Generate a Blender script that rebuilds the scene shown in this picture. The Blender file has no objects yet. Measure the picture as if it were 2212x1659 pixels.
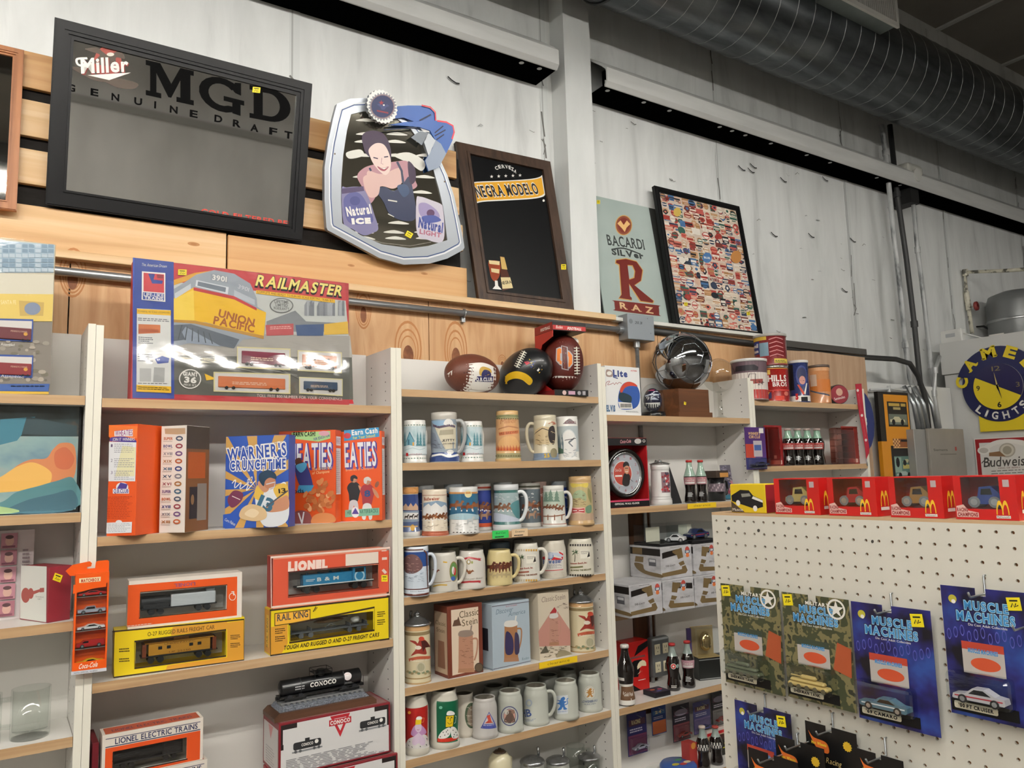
import bpy,bmesh,math,random
from mathutils import Vector,Matrix
from mathutils.geometry import tessellate_polygon
random.seed(7)
SC=bpy.context.scene
COL=SC.collection
pi=math.pi
F=1675.07
CAM=Vector((-0.2108,-2.4203,1.6))
RX=Vector((0.835456,-0.548849,-0.027875))
RU=Vector((-0.040936,-0.112734,0.992782))
RF=Vector((0.548030,0.828285,0.116652))
cd=bpy.data.cameras.new('camera');cam=bpy.data.objects.new('camera',cd);COL.objects.link(cam)
cam.matrix_world=Matrix(((RX.x,RU.x,-RF.x,CAM.x),(RX.y,RU.y,-RF.y,CAM.y),(RX.z,RU.z,-RF.z,CAM.z),(0,0,0,1)))
cd.sensor_width=36;cd.lens=F/2212*36;cd.clip_start=.05
SC.camera=cam
SC.view_settings.view_transform='Standard';SC.view_settings.look='None'
SC.view_settings.exposure=0.0;SC.view_settings.gamma=1;SC.view_settings.use_curve_mapping=False
wd=bpy.data.worlds.new('world');SC.world=wd;wd.use_nodes=True
wd.node_tree.nodes['Background'].inputs[0].default_value=(.9,.95,1,1)
wd.node_tree.nodes['Background'].inputs[1].default_value=.03
TUBE=105.0
SKYL=12.0
def ray(x,y):return RX*((x-1106)/F)+RU*((829.5-y)/F)+RF
def on_y(x,y,Y):d=ray(x,y);return CAM+d*((Y-CAM.y)/d.y)
def on_x(x,y,X):d=ray(x,y);return CAM+d*((X-CAM.x)/d.x)
def on_z(x,y,Z):d=ray(x,y);return CAM+d*((Z-CAM.z)/d.z)
def facing(P):
 d=CAM-Vector(P);return math.atan2(d.x,-d.y)
def lin(h):
 h=h.lstrip('#');o=[]
 for i in(0,2,4):
  c=int(h[i:i+2],16)/255;o.append(c/12.92 if c<=.04045 else((c+.055)/1.055)**2.4)
 return tuple(o)+(1,)
MC={}
def newmat(name):
 m=bpy.data.materials.new(name);m.use_nodes=True
 return m,m.node_tree,m.node_tree.nodes['Principled BSDF']
def mat(h,rough=.5,metal=0,coat=0,spec=.5):
 k=(h,rough,metal,coat,spec)
 if k in MC:return MC[k]
 m,nt,b=newmat('paint_'+h.strip('#'))
 b.inputs['Base Color'].default_value=lin(h);b.inputs['Roughness'].default_value=rough
 b.inputs['Metallic'].default_value=metal;b.inputs['Coat Weight'].default_value=coat
 b.inputs['Coat Roughness'].default_value=.05;b.inputs['Specular IOR Level'].default_value=spec
 if metal==0:
  n=nt.nodes.new('ShaderNodeTexNoise');n.inputs['Scale'].default_value=60
  r=nt.nodes.new('ShaderNodeMapRange');r.inputs[3].default_value=rough*.85;r.inputs[4].default_value=min(1,rough*1.15)
  nt.links.new(n.outputs[0],r.inputs[0]);nt.links.new(r.outputs[0],b.inputs['Roughness'])
 MC[k]=m;return m
def ramp(nt,stops,interp='LINEAR'):
 r=nt.nodes.new('ShaderNodeValToRGB');e=r.color_ramp.elements;r.color_ramp.interpolation=interp
 while len(e)<len(stops):e.new(.5)
 for i,(p,c)in enumerate(stops):e[i].position=p;e[i].color=lin(c)
 return r
def coords(nt,scale,kind='Object',rot=(0,0,0)):
 t=nt.nodes.new('ShaderNodeTexCoord');mp=nt.nodes.new('ShaderNodeMapping')
 mp.inputs['Scale'].default_value=scale;mp.inputs['Rotation'].default_value=rot
 nt.links.new(t.outputs[kind],mp.inputs[0]);return mp
def noisemat(name,stops,scale=(1,1,1),nscale=5,detail=6,rough=.5,metal=0,dist=0,bump=0,kind='Object',interp='LINEAR',coat=0,nrough=.55):
 k=('N',name)
 if k in MC:return MC[k]
 m,nt,b=newmat(name);mp=coords(nt,scale,kind)
 n=nt.nodes.new('ShaderNodeTexNoise');n.inputs['Scale'].default_value=nscale;n.inputs['Detail'].default_value=detail
 n.inputs['Distortion'].default_value=dist;n.inputs['Roughness'].default_value=nrough
 nt.links.new(mp.outputs[0],n.inputs[0]);r=ramp(nt,stops,interp)
 nt.links.new(n.outputs[0],r.inputs[0]);nt.links.new(r.outputs[0],b.inputs['Base Color'])
 b.inputs['Roughness'].default_value=rough;b.inputs['Metallic'].default_value=metal;b.inputs['Coat Weight'].default_value=coat
 if bump:
  bp=nt.nodes.new('ShaderNodeBump');bp.inputs['Strength'].default_value=bump;bp.inputs['Distance'].default_value=.01
  nt.links.new(n.outputs[0],bp.inputs['Height']);nt.links.new(bp.outputs[0],b.inputs['Normal'])
 MC[k]=m;return m
def film(name,tint='#ffffff',gloss=.12,rough=.03,alpha=1.0,wrinkle=0,ior=1.45,wscale=(14,14,60)):
 """clear plastic: lets light through and mirrors a part of it"""
 k=('F',name)
 if k in MC:return MC[k]
 m=bpy.data.materials.new(name);m.use_nodes=True;nt=m.node_tree;nt.nodes.clear()
 o=nt.nodes.new('ShaderNodeOutputMaterial');mx=nt.nodes.new('ShaderNodeMixShader')
 t=nt.nodes.new('ShaderNodeBsdfTransparent');t.inputs[0].default_value=lin(tint)
 g=nt.nodes.new('ShaderNodeBsdfGlossy');g.inputs['Roughness'].default_value=rough
 f=nt.nodes.new('ShaderNodeFresnel');f.inputs[0].default_value=ior
 a=nt.nodes.new('ShaderNodeMath');a.operation='ADD';a.use_clamp=True;a.inputs[1].default_value=gloss
 ge=nt.nodes.new('ShaderNodeNewGeometry');iv=nt.nodes.new('ShaderNodeMath');iv.operation='SUBTRACT';iv.inputs[0].default_value=1
 ml=nt.nodes.new('ShaderNodeMath');ml.operation='MULTIPLY';nt.links.new(ge.outputs['Backfacing'],iv.inputs[1])
 nt.links.new(f.outputs[0],a.inputs[0]);nt.links.new(a.outputs[0],ml.inputs[0]);nt.links.new(iv.outputs[0],ml.inputs[1]);nt.links.new(ml.outputs[0],mx.inputs[0])
 nt.links.new(t.outputs[0],mx.inputs[1]);nt.links.new(g.outputs[0],mx.inputs[2]);nt.links.new(mx.outputs[0],o.inputs[0])
 if wrinkle:
  mp=coords(nt,wscale);n=nt.nodes.new('ShaderNodeTexNoise');n.inputs['Scale'].default_value=1.0;n.inputs['Detail'].default_value=3
  bp=nt.nodes.new('ShaderNodeBump');bp.inputs['Strength'].default_value=wrinkle;bp.inputs['Distance'].default_value=.01
  nt.links.new(mp.outputs[0],n.inputs[0]);nt.links.new(n.outputs[0],bp.inputs['Height'])
  nt.links.new(bp.outputs[0],g.inputs['Normal']);nt.links.new(bp.outputs[0],f.inputs['Normal'])
 MC[k]=m;return m
def glow(name,h,s):
 k=('E',name)
 if k in MC:return MC[k]
 m,nt,b=newmat(name);b.inputs['Base Color'].default_value=lin(h)
 b.inputs['Emission Color'].default_value=lin(h);b.inputs['Emission Strength'].default_value=s
 MC[k]=m;return m
def woodmat(name,c0,c1,c2,axis='x',s=1.0,rough=.5,cross=26,along=1.1):
 k=('W',name)
 if k in MC:return MC[k]
 m,nt,b=newmat(name)
 sc={'x':(along,cross,cross),'z':(cross,cross,along),'y':(cross,along,cross)}[axis]
 mp=coords(nt,tuple(q*s for q in sc))
 n=nt.nodes.new('ShaderNodeTexNoise');n.inputs['Scale'].default_value=1;n.inputs['Detail'].default_value=9;n.inputs['Distortion'].default_value=.9
 nt.links.new(mp.outputs[0],n.inputs[0])
 r=ramp(nt,[(.28,c0),(.5,c1),(.72,c2)]);nt.links.new(n.outputs[0],r.inputs[0]);nt.links.new(r.outputs[0],b.inputs['Base Color'])
 b.inputs['Roughness'].default_value=rough
 bp=nt.nodes.new('ShaderNodeBump');bp.inputs['Strength'].default_value=.12;bp.inputs['Distance'].default_value=.003
 nt.links.new(n.outputs[0],bp.inputs['Height']);nt.links.new(bp.outputs[0],b.inputs['Normal'])
 MC[k]=m;return m
class G:
 def __init__(s):s.v=[];s.f=[];s.fm=[];s.fs=[];s.mats=[];s.mi={}
 def m(s,mt):
  if isinstance(mt,str):mt=mat(mt)
  if mt.name not in s.mi:s.mi[mt.name]=len(s.mats);s.mats.append(mt)
  return s.mi[mt.name]
 def add(s,vs,fs,mt,smooth=False,M=None):
  o=len(s.v);i=s.m(mt)
  s.v+=[tuple(M@Vector(q))if M else tuple(q)for q in vs]
  for f in fs:s.f.append([o+j for j in f]);s.fm.append(i);s.fs.append(smooth)
  return s
 def box(s,x0,y0,z0,x1,y1,z1,mt,M=None):
  v=[(x0,y0,z0),(x1,y0,z0),(x1,y1,z0),(x0,y1,z0),(x0,y0,z1),(x1,y0,z1),(x1,y1,z1),(x0,y1,z1)]
  return s.add(v,[(0,3,2,1),(4,5,6,7),(0,1,5,4),(1,2,6,5),(2,3,7,6),(3,0,4,7)],mt,False,M)
 def bev(s,x0,y0,z0,x1,y1,z1,mt,b=.003,seg=2,M=None,smooth=False):
  bm=bmesh.new();bmesh.ops.create_cube(bm,size=1)
  for q in bm.verts:q.co=Vector((x0+(q.co.x+.5)*(x1-x0),y0+(q.co.y+.5)*(y1-y0),z0+(q.co.z+.5)*(z1-z0)))
  b=min(b,.49*min(abs(x1-x0),abs(y1-y0),abs(z1-z0)))
  bmesh.ops.bevel(bm,geom=bm.edges[:],offset=b,segments=seg,affect='EDGES',profile=.5)
  bm.verts.index_update()
  s.add([q.co[:]for q in bm.verts],[[q.index for q in f.verts]for f in bm.faces],mt,smooth,M);bm.free();return s
 def frus(s,p0,p1,r0,r1,mt,n=16,caps=True,smooth=True,M=None):
  p0=Vector(p0);p1=Vector(p1);w=(p1-p0).normalized()
  u=w.orthogonal().normalized();t=w.cross(u);v=[];f=[]
  for p,r in((p0,r0),(p1,r1)):
   for k in range(n):a=2*pi*k/n;v.append(p+u*(r*math.cos(a))+t*(r*math.sin(a)))
  for k in range(n):f.append((k,(k+1)%n,n+(k+1)%n,n+k))
  s.add(v,f,mt,smooth,M)
  if caps:s.add(v,[list(range(n))[::-1],list(range(n,2*n))],mt,False,M)
  return s
 def tube(s,pts,r,mt,n=10,closed=False,M=None,caps=True,rs=None):
  P=[Vector(p)for p in pts];N=len(P);v=[];f=[];u=None
  for i,p in enumerate(P):
   a=P[(i-1)%N]if(closed or i)else p;b=P[(i+1)%N]if(closed or i<N-1)else p
   w=(b-a).normalized()
   if u is None:u=w.orthogonal().normalized()
   u=(u-w*u.dot(w)).normalized();t=w.cross(u);rr=rs[i]if rs else r
   for k in range(n):q=2*pi*k/n;v.append(p+u*(rr*math.cos(q))+t*(rr*math.sin(q)))
  for i in range(N if closed else N-1):
   j=(i+1)%N
   for k in range(n):f.append((i*n+k,i*n+(k+1)%n,j*n+(k+1)%n,j*n+k))
  if caps and not closed:f+=[list(range(n))[::-1],list(range((N-1)*n,N*n))]
  return s.add(v,f,mt,True,M)
 def lathe(s,prof,mt,n=32,o=(0,0,0),M=None,smooth=True,a0=0,a1=2*pi):
  full=abs(a1-a0-2*pi)<1e-6;k1=n if full else n+1;v=[]
  for r,z in prof:
   for k in range(k1):a=a0+(a1-a0)*k/n;v.append((o[0]+r*math.sin(a),o[1]-r*math.cos(a),o[2]+z))
  groups={}
  for i in range(len(prof)-1):
   mm=mt[i]if isinstance(mt,(list,tuple))else mt
   for k in range(n):
    a,b=i*k1+k,i*k1+(k+1)%k1
    groups.setdefault(id(mm),(mm,[]))[1].append((a,b,b+k1,a+k1))
  for mm,f in groups.values():s.add(v,f,mm,smooth,M)
  return s
 def ball(s,c,rx,ry,rz,mt,n=20,m=12,M=None):
  v=[];f=[]
  for j in range(m+1):
   t=pi*j/m
   for k in range(n):a=2*pi*k/n;v.append((c[0]+rx*math.sin(t)*math.cos(a),c[1]+ry*math.sin(t)*math.sin(a),c[2]+rz*math.cos(t)))
  for j in range(m):
   for k in range(n):f.append((j*n+k,(j+1)*n+k,(j+1)*n+(k+1)%n,j*n+(k+1)%n))
  return s.add(v,f,mt,True,M)
 def prism(s,poly,o,u,v,n,d0,d1,mt,M=None,holes=(),side=None,smooth=False):
  """solid with outline poly (u, v) between the offsets d0 (front, towards n) and d1"""
  o=Vector(o);u=Vector(u);v=Vector(v);n=Vector(n);loops=[poly]+list(holes)
  T=tessellate_polygon([[Vector((a,b,0))for a,b in L]for L in loops]);flat=[q for L in loops for q in L];N=len(flat)
  V=[o+u*a+v*b+n*d0 for a,b in flat]+[o+u*a+v*b+n*d1 for a,b in flat]
  ff=[]
  for t in T:
   q=[V[i]for i in t]
   if(q[1]-q[0]).cross(q[2]-q[0]).dot(n)<0:t=t[::-1]
   ff.append(tuple(t))
  s.add(V,ff,mt,False,M);s.add(V,[tuple(N+i for i in t[::-1])for t in ff],side or mt,False,M)
  sf=[];b=0
  for L in loops:
   for i in range(len(L)):j=(i+1)%len(L);sf.append((b+i,b+j,N+b+j,N+b+i))
   b+=len(L)
  return s.add(V,sf,side or mt,smooth,M)
 def build(s,name,parent=None,loc=None,rot=None):
  me=bpy.data.meshes.new(name);me.from_pydata(s.v,[],s.f)
  for mt in s.mats:me.materials.append(mt)
  me.polygons.foreach_set('material_index',s.fm);me.polygons.foreach_set('use_smooth',s.fs);me.update()
  ob=bpy.data.objects.new(name,me);COL.objects.link(ob)
  if parent:ob.parent=parent
  if loc is not None:ob.location=loc
  if rot is not None:ob.rotation_euler=rot if isinstance(rot,(tuple,list))else(0,0,rot)
  return ob
def tag(o,label,cat,group=None):
 o['label']=label;o['category']=cat
 if group:o['group']=group
 return o
def struct(o):o['kind']='structure';return o
def thing(name,label,cat,loc=(0,0,0),rot=0,group=None):
 o=bpy.data.objects.new(name,None);COL.objects.link(o);o.location=loc;o.empty_display_size=.05
 o.rotation_euler=rot if isinstance(rot,(tuple,list))else(0,0,rot)
 return tag(o,label,cat,group)
GL={}
def glyph(ch,bold):
 k=(ch,bold)
 if k in GL:return GL[k]
 c=bpy.data.curves.new('t','FONT');c.body=ch;c.size=1;c.offset=bold;c.resolution_u=3
 o=bpy.data.objects.new('t',c);me=bpy.data.meshes.new_from_object(o)
 v=[(q.co.x,q.co.y)for q in me.vertices];me.calc_loop_triangles();f=[tuple(t.vertices)for t in me.loop_triangles]
 bpy.data.objects.remove(o);bpy.data.curves.remove(c);bpy.data.meshes.remove(me)
 xs=[q[0]for q in v]or[0,.3];GL[k]=(v,f,min(xs),max(xs));return GL[k]
CAPH=None
SERB={'A':(.0,1.),'F':(.12,),'H':(.08,.92),'I':(.5,),'K':(.08,.95),'M':(.06,.94),'N':(.06,),'P':(.12,),'R':(.1,.92),'T':(.5,),'Y':(.5,),'f':(.4,),'h':(.1,.9),'i':(.5,),'k':(.1,.9),'l':(.5,),'m':(.06,.5,.94),'n':(.1,.9),'r':(.2,)}
SERT={'H':(.08,.92),'I':(.5,),'K':(.08,.9),'L':(.12,),'M':(.06,.94),'N':(.06,.94),'U':(.08,.92),'V':(0.,1.),'W':(0.,1.),'X':(.05,.95),'Y':(0.,1.)}
class Pr:
 """draws flat print on a surface: fn(u, v, d) gives the point at u, v metres and d above the surface.
    W, H: size in metres of the face; coordinates run 0..ux, 0..uy (y up)."""
 def __init__(s,g,fn,W,H,ux=100,uy=100,curved=0,eps=5e-5,d0=2.5e-4):
  s.g=g;s.fn=fn;s.W=W;s.H=H;s.ux=ux;s.uy=uy;s.a=W/ux;s.b=H/uy;s.step=curved;s.vc=();s.eps=eps;s.d=d0
 def tris(s,P,T,mt):
  s.d+=s.eps;d=s.d;fn=s.fn
  if not s.step:s.g.add([fn(u,v,d)for u,v in P],T,mt);return
  st=s.step;V=[];Fc=[];vc=s.vc
  for t in T:
   q=[P[i]for i in t];lo=min(a[0]for a in q);hi=max(a[0]for a in q);k0=math.floor(lo/st);k1=math.ceil(hi/st)
   for k in range(k0,max(k1,k0+1)):
    r=q
    if k1-k0>1:r=clip(clip(q,k*st,1),(k+1)*st,-1)
    rs=[r]
    for c in vc:
     n=[]
     for q2 in rs:
      if len(q2)<3:continue
      if min(e[1]for e in q2)<c<max(e[1]for e in q2):
       w=[(e[1],e[0])for e in q2];n+=[[(e[1],e[0])for e in clip(w,c,1)],[(e[1],e[0])for e in clip(w,c,-1)]]
      else:n.append(q2)
     rs=n
    for r in rs:
     if len(r)>2:o=len(V);V+=[fn(u,v,d)for u,v in r];Fc.append(tuple(range(o,o+len(r))))
  s.g.add(V,Fc,mt)
 def poly(s,pts,mt,holes=()):
  L=[[(x*s.a,y*s.b)for x,y in pts]]+[[(x*s.a,y*s.b)for x,y in h]for h in holes]
  T=tessellate_polygon([[Vector((a,b,0))for a,b in l]for l in L]);s.tris([q for l in L for q in l],[tuple(t)for t in T],mt);return s
 def rect(s,x0,y0,x1,y1,mt):return s.poly([(x0,y0),(x1,y0),(x1,y1),(x0,y1)],mt)
 def rrect(s,x0,y0,x1,y1,r,mt,frame=None):
  rx,ry=r,r*s.a/s.b;p=[]
  for cx,cy,a in((x1-rx,y1-ry,0),(x0+rx,y1-ry,1),(x0+rx,y0+ry,2),(x1-rx,y0+ry,3)):
   for k in range(5):t=(a+k/4)*pi/2;p.append((cx+rx*math.cos(t),cy+ry*math.sin(t)))
  return s.poly(p,mt)
 def ell(s,cx,cy,rx,ry,mt,n=24,a0=0,a1=2*pi,hole=0):
  p=[(cx+rx*math.cos(a0+(a1-a0)*k/n),cy+ry*math.sin(a0+(a1-a0)*k/n))for k in range(n if a1-a0>6.28 else n+1)]
  if hole:
   q=[(cx+hole*(x-cx),cy+hole*(y-cy))for x,y in p];N=len(p);P=[(x*s.a,y*s.b)for x,y in p+q];T=[]
   for i in range(N if a1-a0>6.28 else N-1):j=(i+1)%N;T+=[(i,j,N+j),(i,N+j,N+i)]
   s.tris(P,T,mt);return s
  return s.poly(p,mt)
 def circ(s,cx,cy,r,mt,n=24,hole=0):return s.ell(cx,cy,r,r*s.a/s.b,mt,n,hole=hole)
 def line(s,pts,w,mt,closed=False):
  """stroke of width w (x units)"""
  P=[Vector((x*s.a,y*s.b))for x,y in pts];w=w*s.a/2;N=len(P);V=[];T=[]
  for i,p in enumerate(P):
   a=P[i-1]if(i or closed)else p;b=P[(i+1)%N]if(i<N-1 or closed)else p
   t=(b-a);t=t.normalized()if t.length else Vector((1,0));n=Vector((-t.y,t.x))*w;V+=[p+n,p-n]
  for i in range(N if closed else N-1):a,b=2*i,2*((i+1)%N);T+=[(a,a+1,b+1),(a,b+1,b)]
  s.tris([tuple(q)for q in V],T,mt);return s
 def star(s,cx,cy,r,mt,n=5,inner=.4,rot=0):
  k=s.a/s.b
  return s.poly([(cx+(r if i%2==0 else r*inner)*math.sin(pi*i/n+rot),cy+(r if i%2==0 else r*inner)*k*math.cos(pi*i/n+rot))for i in range(2*n)],mt)
 def lines(s,x0,y0,x1,y1,n,mt,fill=.5,ragged=.3):
  """rows of small print too fine to read"""
  h=(y1-y0)/n;rnd=random.Random(int(abs(x0*7+y0*13+n)*10))
  for i in range(n):
   x=x0
   yb=y1-h*(i+1)
   end=x1-(x1-x0)*ragged*rnd.random()
   while x<end:
    wl=(x1-x0)*(.04+.1*rnd.random());s.d-=s.eps;s.rect(x,yb,min(x+wl,end),yb+h*fill,mt);x+=wl*1.25
  s.d+=s.eps;return s
 def text(s,st,x,y,h,mt,w=None,al='c',bold=0,it=0,ser=0,track=.09,rot=0,arc=None,warp=None,flip=False,lay=None):
  """cap height h (y units) on baseline y; w fits the width (x units); arc = radius in x units (text on a circle centred below)"""
  global CAPH
  if CAPH is None:q=glyph('H',0)[0];CAPH=max(p[1]for p in q)
  hm=h*s.b;sc=hm/CAPH;cur=0;V=[];T=[]
  for ch in st:
   if ch==' ':cur+=.32;continue
   v,f,lo,hi=glyph(ch,bold);o=len(V)
   if lay is not None:lo,hi=glyph(ch,lay)[2:]
   gw=hi-lo
   V+=[(cur+a-lo,b)for a,b in v];T+=[tuple(o+i for i in t)for t in f]
   if ser:
    for tab,yy in((SERB,0),(SERT,CAPH if ch.isupper()or ch in 'hkl' else .52)):
     for p in tab.get(ch,()):
      c=cur+p*gw;o=len(V);e=.035
      V+=[(c-ser,yy-e+(e if yy==0 else-e)),(c+ser,yy-e+(e if yy==0 else-e)),(c+ser,yy+e+(e if yy==0 else-e)),(c-ser,yy+e+(e if yy==0 else-e))];T+=[(o,o+1,o+2),(o,o+2,o+3)]
   cur+=gw+track
  tot=max(cur-track,1e-6);sx=sc
  if w:sx=w*s.a/tot
  W=tot*sx;off={'l':0,'c':-W/2,'r':-W}[al];c,sn=math.cos(rot),math.sin(rot);P=[]
  for a,b in V:
   a=a*sx;b=b*sc
   if warp:a,b=warp(a/W,b/hm);a*=W;b*=hm
   a+=b*it+off
   if flip:a,b=-a,hm-b
   if arc:
    R=arc*s.a;t=a/R;a,b=(R+b)*math.sin(t),(R+b)*math.cos(t)-R
   P.append((x*s.a+a*c-b*sn,y*s.b+a*sn+b*c))
  s.tris(P,T,mt);return s
def clip(q,x,sg):
 o=[]
 for i in range(len(q)):
  a,b=q[i],q[(i+1)%len(q)];da=(a[0]-x)*sg;db=(b[0]-x)*sg
  if da>=0:o.append(a)
  if(da>0>db)or(da<0<db):t=da/(da-db);o.append((a[0]+t*(b[0]-a[0]),a[1]+t*(b[1]-a[1])))
 return o
def front(x0,y0,z0):return lambda u,v,d:(x0+u,y0-d,z0+v)
def leftf(x0,y1,z0):return lambda u,v,d:(x0-d,y1-u,z0+v)
def topf(x0,y0,z1):return lambda u,v,d:(x0+u,y0+v,z1+d)
def around(rf,a0=0):return lambda u,v,d:((rf(v)+d)*math.sin(u/rf.R+a0),-(rf(v)+d)*math.cos(u/rf.R+a0),v)
def prof_fn(prof):
 """radius at a height of a lathed outer profile [(r, z)..] rising in z"""
 def f(z):
  for(r0,z0),(r1,z1)in zip(prof,prof[1:]):
   if z0<=z<=z1 and z1>z0:return r0+(r1-r0)*(z-z0)/(z1-z0)
  return prof[-1][0]if z>prof[-1][1]else prof[0][0]
 f.R=max(r for r,z in prof);return f
WHITE=mat('#eeebe4',.45);BLACK=mat('#0c0c0d',.5,0,0,.3);INK=mat('#1a1a1c',.6,0,0,.3);YEL=mat('#f2d21b',.5);RED=mat('#c3161c',.45)
def sticker(pr,x,y,w,h,txt='',rot=0):
 """yellow price sticker with scribbled price"""
 c,sn=math.cos(rot),math.sin(rot);k=pr.a/pr.b
 P=lambda a,b:(x+(a*c-b*sn),y+(a*sn+b*c)*k)
 pr.poly([P(-w/2,-h/2),P(w/2,-h/2),P(w/2,h/2),P(-w/2,h/2)],mat('#f4e01a',.5))
 pr.line([P(-w*.3,h*.25),P(w*.3,h*.25)],h*.12,INK)
 pr.line([P(-w*.25,-h*.25),P(-w*.1,h*.05),P(0,-h*.25),P(w*.15,h*.05),P(w*.05,-h*.2),P(w*.3,-h*.1)],h*.08,INK)
class Plane:
 def __init__(s,o,u,v):s.o=Vector(o);s.u=Vector(u).normalized();s.v=Vector(v).normalized();s.n=s.u.cross(s.v)
 def hit(s,x,y):
  d=ray(x,y);t=(s.o-CAM).dot(s.n)/d.dot(s.n);q=CAM+d*t-s.o;return q.dot(s.u),q.dot(s.v)
 def fn(s,loc):
  o=s.o-Vector(loc);return lambda u,v,d:tuple(o+s.u*u+s.v*v+s.n*d)
 def at(s,u,v,d=0):return s.o+s.u*u+s.v*v+s.n*d
class Cyl:
 """upright cylinder seen from the camera: u runs along the girth from the side facing the camera"""
 def __init__(s,c,R,prof=None):
  s.c=Vector(c);s.R=R;s.a=facing(c);s.prof=prof
 def hit(s,x,y):
  d=ray(x,y);R=s.R;o=CAM-s.c;a=d.x**2+d.y**2
  for k in range(4):
   b=d.x*o.x+d.y*o.y;c=o.x**2+o.y**2-R*R;D=max(b*b-a*c,0);t=(-b-math.sqrt(D))/a;p=o+d*t
   if s.prof:R=s.prof(p.z)
   else:break
  an=math.atan2(p.x,-p.y)-s.a
  return an*s.R,p.z
 def fn(s,loc):
  pf=s.prof or(lambda v:s.R);o=s.c-Vector(loc)
  return lambda u,v,d:(o.x+(pf(v)+d)*math.sin(u/s.R+s.a),o.y-(pf(v)+d)*math.cos(u/s.R+s.a),o.z+v)
class Shot:
 """draws on a surface at the places read off an enlargement (ox, oy, scale) of the photograph"""
 def __init__(s,g,surf,loc,ox,oy,sc,eps=4e-5,d0=2.5e-4):
  s.S=surf;s.ox=ox;s.oy=oy;s.sc=sc
  s.pr=Pr(g,surf.fn(loc),1,1,1,1,curved=(surf.R*.16 if isinstance(surf,Cyl)else 0),eps=eps,d0=d0)
 def z(s,ox,oy,sc):s.ox,s.oy,s.sc=ox,oy,sc;return s
 def P(s,x,y):return s.S.hit(s.ox+x/s.sc,s.oy+y/s.sc)
 def k(s,x,y):
  a=s.P(x,y);b=s.P(x+1,y);c=s.P(x,y+1);return(math.dist(a,b)+math.dist(a,c))/2
 def poly(s,pts,m,holes=()):s.pr.poly([s.P(*p)for p in pts],m,[[s.P(*p)for p in h]for h in holes]);return s
 def quad(s,a,b,c,d,m):return s.poly([a,b,c,d],m)
 def line(s,pts,w,m,closed=False):x,y=pts[len(pts)//2];s.pr.line([s.P(*p)for p in pts],w*s.k(x,y),m,closed);return s
 def ell(s,cx,cy,rx,ry,m,rot=0,n=22,hole=0):
  q=[(rx*math.cos(2*pi*k/n),ry*math.sin(2*pi*k/n))for k in range(n)];c,sn=math.cos(rot),math.sin(rot)
  p=[(cx+a*c-b*sn,cy+a*sn+b*c)for a,b in q]
  if hole:return s.poly(p,m,[[(cx+hole*(x-cx),cy+hole*(y-cy))for x,y in p][::-1]])
  return s.poly(p,m)
 def t(s,st,x0,y0,x1,y1,h,m,**kw):
  """text whose baseline runs from (x0, y0) to (x1, y1), capitals h high"""
  a=s.P(x0,y0);b=s.P(x1,y1);c=s.P(x0,y0-h);r=math.atan2(b[1]-a[1],b[0]-a[0])
  hh=abs(-(c[0]-a[0])*math.sin(r)+(c[1]-a[1])*math.cos(r))
  s.pr.text(st,a[0],a[1],hh,m,w=math.dist(a,b),al='l',rot=r,**kw);return s
 def grid(s,a,b,c,d,nx,ny):
  """points of a net over the quad a (top left) b (top right) c (bottom right) d (bottom left)"""
  f=lambda i,j:tuple((a[k]*(1-i)+b[k]*i)*(1-j)+(d[k]*(1-i)+c[k]*i)*j for k in(0,1));return f
 def sticker(s,cx,cy,w,h,rot=0,txt=''):
  c,sn=math.cos(rot),math.sin(rot);R=lambda a,b:(cx+a*c-b*sn,cy+a*sn+b*c)
  s.poly([R(-w/2,-h/2),R(w/2,-h/2),R(w/2,h/2),R(-w/2,h/2)],mat('#f2de1c',.5))
  s.line([R(-w*.32,-h*.22),R(w*.3,-h*.22)],h*.13,INK)
  s.line([R(-w*.25,h*.3),R(-w*.12,-h*.02),R(-w*.02,h*.3),R(w*.12,h*.02),R(w*.1,h*.3),R(w*.32,h*.15)],h*.08,INK);return s
 def lines(s,a,b,c,d,n,m,fill=.45,seed=1):
  """rows of print too small to read, filling a quad"""
  f=s.grid(a,b,c,d,1,1);rnd=random.Random(seed)
  for i in range(n):
   x=0;end=1-.3*rnd.random()
   while x<end:
    w=min(.05+.1*rnd.random(),end-x);s.pr.d-=s.pr.eps
    s.poly([f(x,i/n),f(x+w,i/n),f(x+w,(i+fill)/n),f(x,(i+fill)/n)],m);x+=w+.025
  s.pr.d+=s.pr.eps;return s
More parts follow.
